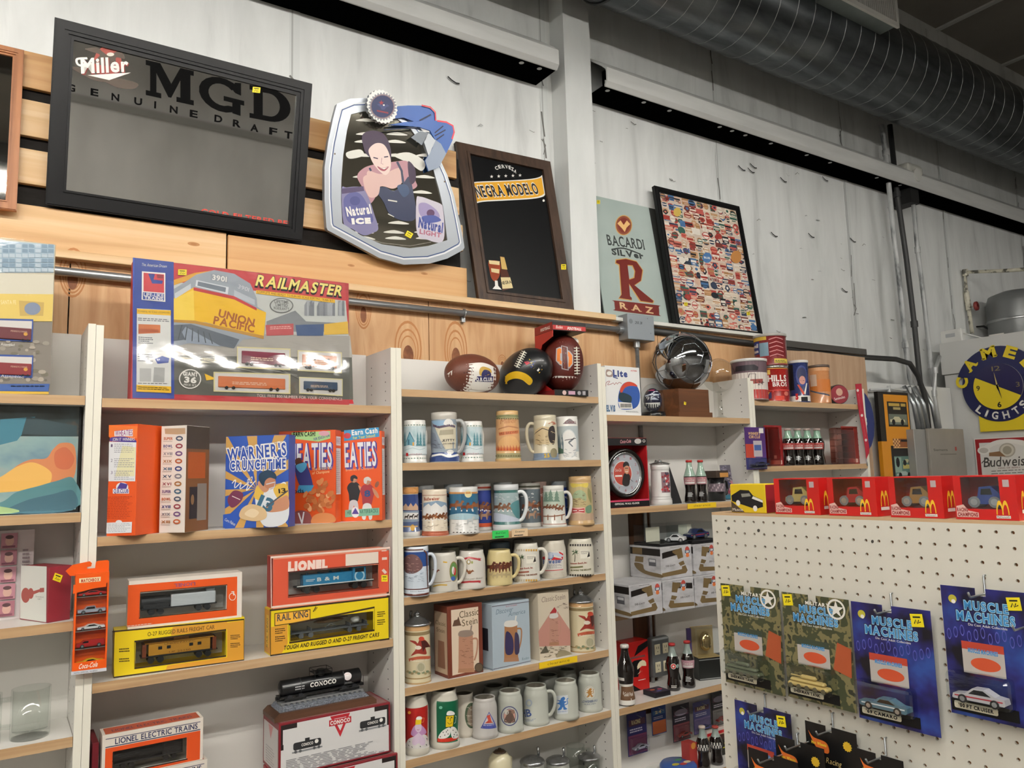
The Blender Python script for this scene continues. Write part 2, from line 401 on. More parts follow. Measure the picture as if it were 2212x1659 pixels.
class OBox:
 """box standing on a shelf: o front-left-bottom corner, a along the front"""
 def __init__(s,o,a,W,D,H):
  s.o=Vector(o);s.a=Vector(a).normalized();s.b=Vector((-s.a.y,s.a.x,0));s.W,s.D,s.H=W,D,H
 @staticmethod
 def px(FL,FR,T,z,D):
  """corners read off the photo: front left and front right foot on the level z, T above FL"""
  p=on_z(*FL,z);q=on_z(*FR,z);a=(q-p);W=a.length;n=Vector((a.y,-a.x,0)).normalized()
  d=ray(*T);t=(p-CAM).dot(n)/d.dot(n);return OBox(p,a,W,D,(CAM+d*t).z-z)
 @staticmethod
 def flat(xl,xr,yt,Y,z,D,yref=None):
  """front parallel to the shelf at depth Y; xl, xr pixel columns at row yref, yt top row"""
  yref=yref or yt;p=on_y(xl,yref,Y);q=on_y(xr,yref,Y);t=on_y((xl+xr)/2,yt,Y)
  return OBox((p.x,Y,z),(1,0,0),q.x-p.x,D,t.z-z)
 @property
 def loc(s):return s.o+s.a*(s.W/2)+s.b*(s.D/2)
 def pt(s,x,y,z):return s.o+s.a*x+s.b*y+Vector((0,0,z))
 def M(s,loc=None):
  l=s.o-Vector(loc if loc is not None else s.loc);a,b=s.a,s.b
  return Matrix(((a.x,b.x,0,l.x),(a.y,b.y,0,l.y),(0,0,1,l.z),(0,0,0,1)))
 def front(s,dy=0):return Plane(s.pt(0,dy,0),s.a,(0,0,1))
 def left(s):return Plane(s.pt(0,s.D,0),-s.b,(0,0,1))
 def right(s):return Plane(s.pt(s.W,0,0),s.b,(0,0,1))
 def top(s):return Plane(s.pt(0,0,s.H),s.a,s.b)
 def body(s,g,m,b=.0012,loc=None,open_front=None):
  """solid card box; open_front = (x0, z0, x1, z1) leaves a window with a cavity"""
  M=s.M(loc)
  if not open_front:g.bev(0,0,0,s.W,s.D,s.H,m,b,1,M)
  else:
   x0,z0,x1,z1=open_front;W,D,H=s.W,s.D,s.H;t=.002
   g.prism([(0,0),(W,0),(W,H),(0,H)],(0,0,0),(1,0,0),(0,0,1),(0,-1,0),0,-t,m,M,holes=[[(x0,z0),(x0,z1),(x1,z1),(x1,z0)]])
   g.box(0,t,0,t,D,H,m,M);g.box(W-t,t,0,W,D,H,m,M);g.box(t,t,0,W-t,D,t,m,M);g.box(t,t,H-t,W-t,D,H,m,M);g.box(t,D-t,t,W-t,D,H-t,m,M)
  return g
def shelf_box(name,label,cat,bx,m,draw,group=None,window=None,b=.0012):
 """a carton as one mesh thing; draw(shot) prints on it, shot(face, zoom) gives the drawing tool"""
 g=G();loc=bx.loc;bx.body(g,m,b,open_front=window)
 draw(lambda face,z:Shot(g,face,loc,*z))
 return tag(g.build(name,None,loc),label,cat,group)
Z1=(0,0,2.9622);Z2=(640,150,3.0167);Z3=(1200,0,2.1828);Z4=(0,500,2.5721);Z5=(0,1100,2.5721);Z6=(840,680,4.6083);Z7=(840,1000,4.6083);Z8=(840,1270,4.264)
Y1=(1290,700,4.0459);Y2=(1560,700,4.3667);Y3=(1860,540,3.071);Y4=(1300,1090,5.35);Y5=(1300,1340,5.2);Y6=(1540,1030,3.2917);Y7=(1540,1220,3.7794);Y8=(1840,1220,3.7796)
def star_pts(cx,cy,r,n=5,inner=.4,rot=-pi/2,ky=1):return[(cx+(r if i%2==0 else r*inner)*math.cos(rot+pi*i/n),cy+(r if i%2==0 else r*inner)*math.sin(rot+pi*i/n)*ky)for i in range(2*n)]
def smooth_pts(p,k=6,closed=True):
 """round curve through the given points"""
 o=[];n=len(p)
 for i in range(n if closed else n-1):
  a,b,c,d=(p[(i+j-1)%n]if closed else p[min(max(i+j-1,0),n-1)]for j in range(4))
  for q in range(k):
   t=q/k;o.append(tuple(.5*((2*b[e])+(-a[e]+c[e])*t+(2*a[e]-5*b[e]+4*c[e]-d[e])*t*t+(-a[e]+3*b[e]-3*c[e]+d[e])*t**3)for e in(0,1)))
 if not closed:o.append(tuple(p[-1]))
 return o
# =================================================================== THE ROOM
PW=.9144;PT=.0199;TH=.0254
YW=.45;YP=.235
def room():
 wall=noisemat('painted_liner',[(.25,'#b9bbb9'),(.42,'#d6d8d6'),(.6,'#e0e2e0'),(.8,'#cfd1d0')],(3.2,3,.55),2.2,9,.42,bump=.25,dist=.6)
 g=G();g.box(-5,YW,0,12.5,YW+.12,4.95,wall)
 pr=Pr(g,front(-5,YW,0),17.5,4.95,17.5,4.95)
 dk=mat('#6d6c68',.7);lt=mat('#eceeee',.5);rnd=random.Random(3)
 for k in range(-4,9):
  x=.69+1.2195*k+5
  if not .1<x<17.3:continue
  pr.rect(x-.012,0,x+.03,4.9,mat('#d3d6d4',.4));pr.rect(x-.004,0,x+.003,4.9,mat('#aeb0ae',.6))
  for q in range(7):
   z=2.4+rnd.random()*1.7;pr.line([(x+rnd.uniform(-.02,.012),z),(x+rnd.uniform(-.01,.015),z+.05),(x+rnd.uniform(-.015,.015),z+.07+rnd.random()*.1)],.004+.006*rnd.random(),dk)
 for q in range(60):
  x=5+rnd.uniform(.6,5.2);z=rnd.uniform(2.35,3.42);l=rnd.uniform(.008,.03);a=rnd.uniform(-.8,.8)
  pr.line([(x,z),(x+l*math.cos(a),z+l*math.sin(a)),(x+l*1.4,z+l*math.sin(a)*.6)],rnd.uniform(.002,.005),dk if q%3 else mat('#9fa1a0',.6))
 for(px,py)in((978,176),(1625,360),(1600,365),(1690,390),(1780,388),(1670,508),(1750,510),(1840,520),(1822,628),(1620,370)):
  p=on_y(px,py,YW);x,z=p.x+5,p.z
  pr.line([(x-.03,z+.012),(x-.01,z),(x+.012,z-.008),(x+.03,z-.006)],.006,INK)
 struct(g.build('wall_back'))
 oth=noisemat('far_liner',[(.3,'#b5b3ae'),(.7,'#cfcdc8')],(1,1,.4),1.5,5,.6)
 g=G();g.box(-5.1,-9.1,0,-5,YW,4.95,oth);struct(g.build('wall_left'))
 g=G();g.box(12.5,-9.1,0,12.6,YW,4.95,oth);struct(g.build('wall_right'))
 g=G();g.box(-5,-9.1,0,12.5,-9,4.95,oth)
 for z in(1.6,3.2,4.4):g.box(-5,-9,z,12.5,-8.85,z+.1,mat('#8b8984',.6))
 struct(g.build('wall_front'))
 fl=noisemat('concrete',[(.3,'#57524c'),(.7,'#6b665f')],(1,1,1),2,8,.35)
 g=G();g.box(-5,-9,-.1,12.5,YW,0,fl);struct(g.build('floor'))
 ce=noisemat('ceiling_facing',[(.3,'#8f8a82'),(.7,'#a29d95')],(1,1,1),1.2,6,.7,bump=.1)
 g=G();g.box(-5,-9,4.95,12.5,YW,5.05,ce)
 st=mat('#dcdcd8',.5)
 for k in range(-5,8):x=5.74+1.04*k;g.box(x-.02,-9,4.935,x+.02,YW,4.95,st)
 struct(g.build('ceiling'))
 pf=mat('#5e5b57',.6)
 for k,y in enumerate((-1.5,-3.1,-4.7,-6.3,-7.9)):
  g=G();g.box(-5,y,4.72,12.5,y+.012,4.93,pf);g.box(-5,y,4.72,12.5,y+.07,4.732,pf);g.box(-5,y-.06,4.92,12.5,y,4.932,pf)
  struct(g.build('ceiling_purlin'))
 tubem=glow('fluorescent_tube','#fffbf4',TUBE);hood=mat('#c9c9c6',.5)
 base=None
 rows=[(-2.38,3.62,(-3.1,-.55,1.95)),(-4.15,3.6,(-3.9,-1.35,5.2))]
 n=0
 words=['leftmost of the','middle of the','rightmost of the','extra']
 for y,z,xs in rows:
  for x in xs:
   n+=1
   t=thing('fluorescent_fixture','suspended white fluorescent shop light','ceiling light',(x,y,z),0,'fluorescent shop lights over the aisle')
   if base is None:
    g=G();g.box(-1.22,-.15,.018,1.22,.15,.024,hood);g.box(-1.22,-.155,.0065,1.22,-.15,.024,hood);g.box(-1.22,.15,.0065,1.22,.155,.024,hood)
    g.box(-1.2,-.06,.024,1.2,.06,.08,hood);a=g.build('hood',t)
    parts=[a]
    for yy in(-.075,.075):
     g=G();g.frus((-1.19,yy,0),(1.19,yy,0),.013,.013,tubem,10);parts.append(g.build('tube',t))
    for xx in(-.9,.9):
     g=G();g.frus((xx,0,.08),(xx,0,4.93-3.62),.003,.003,mat('#777777',.4,1),6);parts.append(g.build('hanger',t))
    base=parts
   else:
    for q in base:c=q.copy();COL.objects.link(c);c.parent=t
 wp=noisemat('white_steel',[(.3,'#d2d5d3'),(.7,'#e2e4e2')],(2,2,.6),3,6,.4)
 g=G();g.box(1.968,.34,0,2.13,YW+.02,4.9,wp);struct(g.build('column'))
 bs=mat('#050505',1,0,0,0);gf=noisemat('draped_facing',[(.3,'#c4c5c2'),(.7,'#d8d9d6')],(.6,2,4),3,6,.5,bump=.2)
 def girt(x0,x1,n):
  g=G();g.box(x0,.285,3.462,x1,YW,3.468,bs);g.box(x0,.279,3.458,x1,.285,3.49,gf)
  z=[(.279,3.458),(.262,3.478),(.262,3.548),(.30,3.585),(YW,3.70),(YW,3.69),(.30,3.57),(.27,3.54),(.27,3.48),(.285,3.462)]
  g.prism([(a,b)for a,b in z],(0,0,0),(0,1,0),(0,0,1),(1,0,0),x1,x0,gf,side=gf)
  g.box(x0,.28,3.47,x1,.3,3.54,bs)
  pr=Pr(g,lambda u,v,d:(x0+u,.285+v,3.462-d),x1-x0,.165,x1-x0,.165)
  hs=[2.13+.02+q for q in(.06,.3,.48,.86,.96,1.07,1.29,1.62,1.85,2.35,2.62)]if x0>1 else[1.7,1.8]
  for h in hs:pr.circ(h-x0,.03,.012,mat('#b9bbba',.5),12)
  struct(g.build('girt'))
 girt(-5,1.875,0);girt(2.165,12.5,1)
 ply=noisemat('plywood',[(.3,'#b98a5c'),(.45,'#c99d70'),(.6,'#d3aa7e'),(.75,'#bd9062')],(9,9,.9),1.6,7,.55,dist=1.6,bump=.05)
 xs=[-2.5,-.055,1.165,2.385,3.3,4.072]
 pale=noisemat('pale_plywood',[(.3,'#a98a6c'),(.6,'#bfa083'),(.75,'#b0906f')],(9,9,.9),1.6,7,.6,dist=1.4)
 kn=noisemat('knot',[(.3,'#6a3a1c'),(.7,'#8a5530')],(1,1,1),40,4,.6);kr=mat('#b57a45',.6)
 for i in range(5):
  g=G();g.box(xs[i]+.002,YP,0,xs[i+1]-.002,YP+.016,2.285,pale if i==4 else ply)
  pr=Pr(g,front(0,YP,0),1,1,1,1)
  for px,py,rx,rz in((882,768,.022,.04),(985,775,.02,.045),(1085,787,.008,.012),(1240,800,.01,.02),(157,605,.014,.03),(785,680,.012,.03),(1500,850,.012,.02)):
   q=on_y(px,py,YP)
   if xs[i]<q.x<xs[i+1]:
    for e in(2.6,2.0,1.5):pr.ell(q.x,q.z+rz*.3*e,rx*e,rz*e,kr,24,hole=.9)
    pr.ell(q.x,q.z,rx,rz,kn,18)
  struct(g.build('wall_lower',None))
 g=G();g.box(4.12,.29,0,5.12,.31,2.1,mat('#dfe0dd',.5));g.box(4.1,.28,0,4.125,.31,2.0,mat('#c9c8c2',.5));struct(g.build('wall_lower_right'))
 led=woodmat('ledge_pine','#c79a67','#dcb98a','#e7caa0','x')
 g=G();g.bev(-1.5,.2,2.285,2.1,YW,2.31,led,.002);struct(g.build('trim_1'))
 g=G();g.bev(2.1,.2,2.283,3.22,YW,2.3,mat('#d9d8d2',.5),.002);struct(g.build('trim_2'))
 g=G();g.box(3.22,.22,2.25,4.07,YW,2.285,mat('#45433f',.7));struct(g.build('trim_3'))
 pn=woodmat('pallet_pine','#c59a68','#dcb685','#e9cda4','x',.7);pk=woodmat('pallet_pine_dark','#b8854f','#cfa069','#dab27e','x',.7)
 t=thing('pallet_panel','horizontal pale pine boards with dark gaps behind the framed bar mirrors','wood panel',(0,.35,2.31))
 g=G();g.box(-1.4,0.004,.02,1.38,.02,.64,mat('#140f0b',.9));g.build('backing',t)  # black sheet added so the gaps between the boards look unlit
 for i,(x0,x1,z0,z1,mm)in enumerate(((-1.45,1.36,.545,.665,pk),(-1.45,1.37,.387,.505,pn),(-1.45,1.385,.232,.345,pn),(-1.45,.424,.005,.165,pn),(.43,1.4,.002,.16,pk))):
  g=G();g.bev(x0,-.016,z0,x1,.003,z1,mm,.002)
  pr=Pr(g,front(0,-.016,0),1,1,1,1);rnd=random.Random(i+2)
  for q in range(3):
   x=rnd.uniform(x0,x1);z=rnd.uniform(z0+.03,z1-.03);s=rnd.uniform(.004,.008)
   pr.ell(x,z,s*2.6,s*.9,mat('#b07d4a',.6),16);pr.ell(x,z,s*1.3,s*.55,mat('#a5713f',.6),14)
  g.build('board',t)
room()
def bookcase(i,x0,top,shelves,label,low=0.0,hole=None):
 wm=mat('#dedbd5',.38);wf=mat('#ece8d9',.42);oak=woodmat('oak_edge','#a98660','#bf9d75','#cdae88','x',1.2,.42);pin=mat('#3a3734',.8)
 t=thing('bookcase',label,'bookcase',(x0,0,0),0,'row of white melamine bookcases')
 for s,px in((0,0),(1,PW-PT)):
  g=G();g.box(px+.0006,.0015,0,px+PT-.0006,.224,top-(.004 if s else 0),wm)
  g.box(px+.0004,-.0005,0,px+PT-.0004,.0015,top-(.004 if s else 0),wf)
  for yy in(.045,.165):
   z=.30
   while z<top-.03:
    if s:pr=Pr(g,lambda u,v,d:(px+.0006-d,u,v),1,1,1,1)
    else:pr=Pr(g,lambda u,v,d:(px+PT-.0006+d,u,v),1,1,1,1)
    pr.ell(yy,z,.0028,.0028,pin,8);z+=.032
  g.build('side_panel',t)
 g=G()
 if hole:
  a,b,z0,z1=hole
  g.box(PT,.214,.05,a,.222,top,wm);g.box(b,.214,.05,PW-PT,.222,top,wm);g.box(a,.214,.05,b,.222,z0,wm);g.box(a,.214,z1,b,.222,top,wm)
 else:g.box(PT,.214,.05,PW-PT,.222,top,wm)
 g.build('back_panel',t)
 for z in shelves:
  fy=.075 if z==1.0225 else 0
  g=G();g.box(PT+.0008,fy+.003,z-TH,PW-PT-.0008,.213,z,mat('#dfdcd6',.35));g.box(PT+.0008,fy+.0005,z-TH,PW-PT-.0008,fy+.003,z,oak);g.build('shelf',t)
 return t
ZS={0:[1.850,1.532,1.247,.951,.62],1:[1.845,1.4635,1.0775,.690,.40],2:[1.9047,1.6511,1.3966,1.2038,.9124,.685,.425],
  3:[1.8337,1.4554,1.0225,.681,.34],4:[1.9216,1.6081,1.28,.95,.6]}
bookcase(0,-PW,2.057,ZS[0],'white bookcase cut off at the left edge with oak-edged shelves')
bookcase(1,0,2.0505,ZS[1],'white bookcase holding cereal boxes and boxed toy trains')
bookcase(2,PW,2.047,ZS[2],'white bookcase filled with rows of beer steins')
bookcase(3,2*PW,2.03,ZS[3],'white bookcase holding the silver ball trophy and cola bottles',hole=(.30,.435,.55,1.70))
bookcase(4,3*PW,2.012,ZS[4],'white bookcase at the right end with coffee cans on top')
# =================================================================== FRAMED PICTURES ON THE LEDGE
SILVER=mat('#d9d9d6',.03,1);
def lean(x,y,z,ang):return Plane((x,y,z),(1,0,0),(0,math.sin(ang),math.cos(ang)))
def corners(pl,pts,z):
 q=[pl.hit(z[0]+x/z[2],z[1]+y/z[2])for x,y in pts]
 return(q[0][0]+q[3][0])/2,(q[2][1]+q[3][1])/2,(q[1][0]+q[2][0])/2,(q[0][1]+q[1][1])/2
def frame_part(pl,loc,R,w,d,mt,t,name='frame',lip=None):
 u0,v0,u1,v1=R;g=G();o=pl.o-Vector(loc)
 rect=lambda e:[(u0+e,v0+e),(u1-e,v0+e),(u1-e,v1-e),(u0+e,v1-e)]
 ring=lambda a,b,d0,d1,m:g.prism(rect(a),o,pl.u,pl.v,pl.n,d0,d1,m,holes=[rect(b)[::-1]])
 ring(0,w*.75,0,-d,mt);ring(w*.08,w*.55,.003,0,mt);ring(w*.75,w,-.004,-d,lip or mt);ring(w*.9,w*1.04,-.001,-.004,lip or mt)
 return g.build(name,t)
def slab(pl,loc,R,d0,d1,mt,g=None):
 g=g or G();u0,v0,u1,v1=R;g.prism([(u0,v0),(u1,v0),(u1,v1),(u0,v1)],pl.o-Vector(loc),pl.u,pl.v,pl.n,d0,d1,mt);return g
def inset(R,e):return(R[0]+e,R[1]+e,R[2]-e,R[3]-e)
MS=[(0,0),(.30,0),(.53,.52),(.72,0),(1,0),(1,.14),(.93,.14),(.93,.86),(1,.86),(1,1),(.64,1),(.64,.86),(.72,.86),(.72,.36),(.53,.92),(.47,.92),(.22,.30),(.22,.86),(.32,.86),(.32,1),(0,1),(0,.86),(.09,.86),(.09,.14),(0,.14)]
def arcp(cx,cy,rx,ry,a0,a1,n=14):return[(cx+rx*math.cos(math.radians(a0+(a1-a0)*k/n)),cy-ry*math.sin(math.radians(a0+(a1-a0)*k/n)))for k in range(n+1)]
def eagle(s,cx,cy,r,m,m2):
 """spread-winged bird emblem"""
 s.poly([(cx-r,cy-r*.5),(cx-r*.5,cy-r*.75),(cx-.1*r,cy-r*.3),(cx+.1*r,cy-r*.5),(cx+.3*r,cy-.3*r),(cx+r*.7,cy-r*.6),(cx+r*1.1,cy-r*.25),(cx+r*.6,cy-r*.1),(cx+r*.25,cy+r*.35),(cx-.2*r,cy+.35*r),(cx-.45*r,cy-.1*r)],m)
 s.ell(cx+.15*r,cy-.42*r,.16*r,.13*r,m2);return s
def mgd():
 pl=lean(-.12,.315,2.472,-.19);loc=(.3,.296,2.472)
 t=thing('bar_mirror','large black-framed bar mirror with black block letters and red slogan','mirror',loc)
 R=corners(pl,[(340,95),(1938,530),(1993,1545),(300,1318)],Z1)
 fm=mat('#0a0a0c',.45,0,0,.3);frame_part(pl,loc,R,.052,.018,fm,t)
 g=slab(pl,loc,inset(R,.05),-.006,-.012,SILVER)
 s=Shot(g,pl,loc,*Z1);s.pr.d=-.0056
 K=mat('#060606',.8,0,0,.1);br=mat('#4a3a2c',.5)
 s.ell(690,400,90,110,mat('#9c3a2c',.5));s.poly(smooth_pts([(545,310),(620,300),(660,330),(700,350),(770,320),(800,375),(745,365),(730,420),(600,400),(640,350),(590,330)]),br);s.ell(708,345,24,12,mat('#d9d3c6'))
 s.poly(smooth_pts([(445,425),(520,470),(600,510),(680,520),(640,470),(520,430)]),br);s.poly(smooth_pts([(640,500),(760,500),(880,530),(860,565),(760,560),(680,525)]),br)
 s.t('Miller',525,470,830,458,90,mat('#7d2018'),bold=.05,it=.2);s.t('Miller',520,465,825,453,92,WHITE,bold=.03,it=.2)
 s.line(smooth_pts([(545,420),(500,410),(495,375),(560,370)],5,False),14,WHITE);s.poly([(560,478),(840,462),(700,510)],WHITE)
 f=s.grid((935,380),(1242,452),(1242,672),(935,605),1,1);s.poly([f(*p)for p in MS],K)
 f=s.grid((1275,462),(1565,535),(1565,745),(1275,672),1,1)
 s.poly([f(*p)for p in arcp(.5,.5,.5,.52,40,300)+[(.76,.93),(.76,.78)]+arcp(.5,.5,.29,.33,300,40)],K);s.poly([f(*p)for p in[(.55,.52),(1,.52),(1,.66),(.92,.66),(.92,1),(.74,.98),(.74,.66),(.55,.66)]],K);s.poly([f(*p)for p in[(.8,.03),(.93,.0),(.93,.38),(.8,.34),(.7,.2)]],K)
 f=s.grid((1600,540),(1862,590),(1862,800),(1600,750),1,1)
 s.poly([f(*p)for p in[(0,0),(.5,0)]+arcp(.5,.5,.5,.5,90,-90)+[(.5,1),(0,1),(0,.86),(.1,.86),(.1,.14),(0,.14)]],K,[[f(*p)for p in[(.32,.15),(.32,.85)]+arcp(.48,.5,.26,.35,-90,90)]])
 for ch,x,y in(('G',432,575),('E',580,604),('N',714,635),('U',860,662),('I',988,688),('N',1088,715),('E',1216,742),('D',1374,774),('R',1492,804),('A',1605,832),('F',1725,855),('T',1822,878)):
  w=50 if ch!='I' else 12;s.t(ch,x,y,x+w,y+w*.2,42,K,bold=.03)
 r=mat('#d5473c',.5);s.t('COLD-FILTERED BEER',1288,1368,1908,1455,34,r,bold=.03)
 s.sticker(1643,573,50,36,.1)
 g.build('mirror_glass',t)
mgd()
def natural():
 pl=lean(.75,.305,2.33,-.14);loc=(1.05,.297,2.35)
 t=thing('bar_mirror','silver tombstone-shaped bar mirror printed with a smiling swimmer and two cans','mirror',loc)
 g0=G();s0=Shot(g0,pl,loc,*Z2);P=s0.P;o=pl.o-Vector(loc)
 out=[(265,225),(350,190),(450,186),(560,205),(680,262),(770,340),(850,430),(930,570),(985,690),(1030,830),(1065,990),(1097,1160),(1085,1178),(985,1232),(870,1265),(700,1272),(540,1228),(380,1142),(205,1048),(197,1030),(184,850),(184,640),(208,470),(240,320)]
 inn=[(357,292),(440,272),(540,280),(640,310),(740,380),(830,500),(890,640),(930,780),(958,900),(985,1112),(860,1150),(740,1165),(560,1140),(420,1080),(300,1003),(292,850),(294,720),(306,560),(330,400)]
 body=mat('#aeb4bb',.35,.3)
 g=G();g.prism([P(*p)for p in out],o,pl.u,pl.v,pl.n,0,-.024,body,holes=[[P(*p)for p in inn][::-1]],side=mat('#8d9298',.4,.3));s=Shot(g,pl,loc,*Z2)
 cx,cy=620,700
 sh=lambda k:[(cx+(x-cx)*k+5,cy+(y-cy)*k)for x,y in out]
 s.line(sh(.935),9,mat('#e6e9ec'),True);s.line(sh(.918),6,mat('#39507e'),True)
 for x,y in((251,550),(967,731)):s.ell(x,y,6,6,mat('#6c5f50'))
 g.build('frame',t)
 g=G();g.prism([P(*p)for p in inn],o,pl.u,pl.v,pl.n,-.006,-.012,mat('#b9b4a6',.06,1));s=Shot(g,pl,loc,*Z2);s.pr.d=-.0055
 w=mat('#d8d6cc',.4);sk=mat('#d9b6ae',.5);sk2=mat('#b88a92',.5);hair=mat('#3a2740',.5);nv=mat('#232c4c',.35);pu=mat('#6d5a8a',.5)
 for y0 in(330,420,470,560,700,800,1000,1060,1100):
  for k in range(3):
   x=330+k*200+(y0*7%90);s.poly(smooth_pts([(x,y0),(x+70,y0-14),(x+140,y0+6),(x+80,y0+8)],4),w)
 s.poly(smooth_pts([(640,560),(740,540),(840,600),(820,660),(740,610)]),w);s.poly(smooth_pts([(330,540),(420,520),(440,560),(350,580)]),w)
 s.poly(smooth_pts([(400,700),(430,650),(500,620),(640,600),(720,595),(770,640),(780,720),(790,760),(750,780),(700,730),(560,740),(520,830),(480,870),(440,780)]),sk2)
 s.poly(smooth_pts([(470,660),(560,680),(680,640),(700,720),(640,775),(560,760),(500,790),(470,730)]),sk)
 s.poly(smooth_pts([(520,780),(580,765),(640,790),(700,740),(740,700),(770,820),(785,940),(760,985),(680,980),(610,940),(570,860)]),nv)
 s.line([(660,600),(690,660),(700,740)],16,nv);s.line([(480,640),(490,660)],14,nv)
 s.poly(smooth_pts([(440,700),(540,690),(545,790),(520,830),(470,820)]),sk);s.poly(smooth_pts([(730,600),(775,640),(780,720),(745,740)]),hair)
 s.poly(smooth_pts([(432,430),(480,398),(560,410),(605,470),(622,560),(600,640),(470,560),(440,500)]),hair)
 s.poly(smooth_pts([(475,520),(520,480),(575,490),(612,560),(618,640),(590,685),(555,670),(510,620),(485,570)]),mat('#e6cfc6',.5))
 s.line([(505,572),(535,580)],7,hair);s.line([(575,570),(602,566)],7,hair);s.line([(560,575),(556,612),(570,616)],4,sk2);s.poly(smooth_pts([(530,630),(565,640),(605,632),(580,660),(552,655)]),mat('#a0505c'));s.poly([(540,636),(565,642),(600,636),(575,650)],WHITE)
 s.poly(smooth_pts([(660,760),(720,750),(740,800),(700,830)]),mat('#3c4f70'));s.line([(600,850),(660,860)],8,w);s.line([(600,940),(640,960)],6,w)
 c1=mat('#7f7ba0',.35);c2=mat('#c9c3cf',.35)
 s.poly(smooth_pts([(298,780),(330,768),(400,762),(440,775),(480,850),(510,940),(537,1035),(500,1065),(440,1080),(370,1040),(310,1000)],4),c1);s.poly(smooth_pts([(310,860),(340,810),(400,800),(450,850),(505,980),(440,1010),(340,990)]),mat('#5a5c92'));s.ell(385,855,34,30,mat('#474a80'));s.poly([(296,775),(440,760),(445,790),(300,810)],mat('#4d3f62'))
 s.t('Natural',335,955,495,935,58,WHITE,bold=.04);s.t('ICE',365,1005,490,1000,32,WHITE,bold=.09)
 s.poly(smooth_pts([(785,850),(810,828),(880,850),(950,880),(962,930),(968,1080),(940,1128),(860,1110),(790,1070)],4),c2);s.poly(smooth_pts([(800,880),(850,870),(920,920),(930,970),(820,960)]),mat('#9c8fb8'));s.ell(878,935,26,24,mat('#5b3a5e'))
 s.poly(smooth_pts([(820,960),(900,950),(945,985),(850,1000)]),mat('#4a569c'));s.t('Natural',797,1025,955,1062,62,mat('#39478f'),bold=.05);s.t('LIGHT',805,1068,945,1095,28,mat('#b0697e'),bold=.04)
 s.line([(330,1030),(430,1090),(560,1130),(740,1150),(880,1125)],5,mat('#7c776c'));s.sticker(737,1075,44,36,.5);g.build('mirror_glass',t)
 g=G();bl=mat('#2457a4',.4);rd=mat('#d02c44',.4)
 w1=[(610,330),(640,246),(720,240),(800,241),(865,258),(895,290),(897,342),(840,350),(760,345),(690,318)];w2=[(590,368),(690,350),(800,342),(900,340),(965,346),(1008,368),(1020,410),(1005,470),(965,555),(915,645),(850,668),(828,602),(875,520),(890,460),(860,405),(790,382),(700,374)]
 g.prism([P(*p)for p in w1],o,pl.u,pl.v,pl.n,.012,.004,bl);g.prism([P(*p)for p in w2],o,pl.u,pl.v,pl.n,.016,.008,bl);s=Shot(g,pl,loc,*Z2);s.pr.d=.0165
 s.poly([(828,602),(875,520),(890,462),(930,490),(965,555),(915,645),(850,668)],mat('#8a97ab',.4));s.poly([(820,480),(852,420),(895,470),(850,570)],mat('#c3c9cf'));s.poly([(735,450),(790,410),(850,420),(805,500)],mat('#7d848c'))
 s.line([(805,241),(862,254),(893,285),(896,340)],9,rd);s.line([(905,342),(965,350),(1008,374),(1016,415),(1002,460)],10,rd)
 for a,b in(((790,340),(865,300)),((890,420),(945,375)),((890,440),(960,400)),((900,465),(950,430)),((560,400),(770,385))):s.line([a,b],7,mat('#10203f'))
 g.build('wing',t)
 g=G();C=P(537,258);r=abs(P(634,258)[0]-C[0]);q=[(C[0]+r*(1+.04*math.cos(24*2*pi*k/96))*math.cos(2*pi*k/96),C[1]+r*(1+.04*math.cos(24*2*pi*k/96))*math.sin(2*pi*k/96))for k in range(96)]
 g.prism(q,o,pl.u,pl.v,pl.n,.034,.016,mat('#e8e8e4',.4),side=mat('#8d9298'));s=Shot(g,pl,loc,*Z2);s.pr.d=.0345
 s.ell(537,258,92,92,mat('#8d8f98'));
 for k in range(28):a=2*pi*k/28;s.poly([(537+92*math.cos(a-.08),258+92*math.sin(a-.08)),(537+92*math.cos(a+.08),258+92*math.sin(a+.08)),(537+78*math.cos(a),258+78*math.sin(a))],WHITE)
 s.ell(537,258,79,79,mat('#8a7276'));s.ell(537,258,72,72,mat('#202a55'));eagle(s,540,265,38,mat('#3a4272'),WHITE);s.star if 0 else None;s.poly(star_pts(530,234,18),mat('#9c2c3a'));s.line([(500,285),(575,300)],9,mat('#8a2a38'))
 g.build('badge',t)
natural()
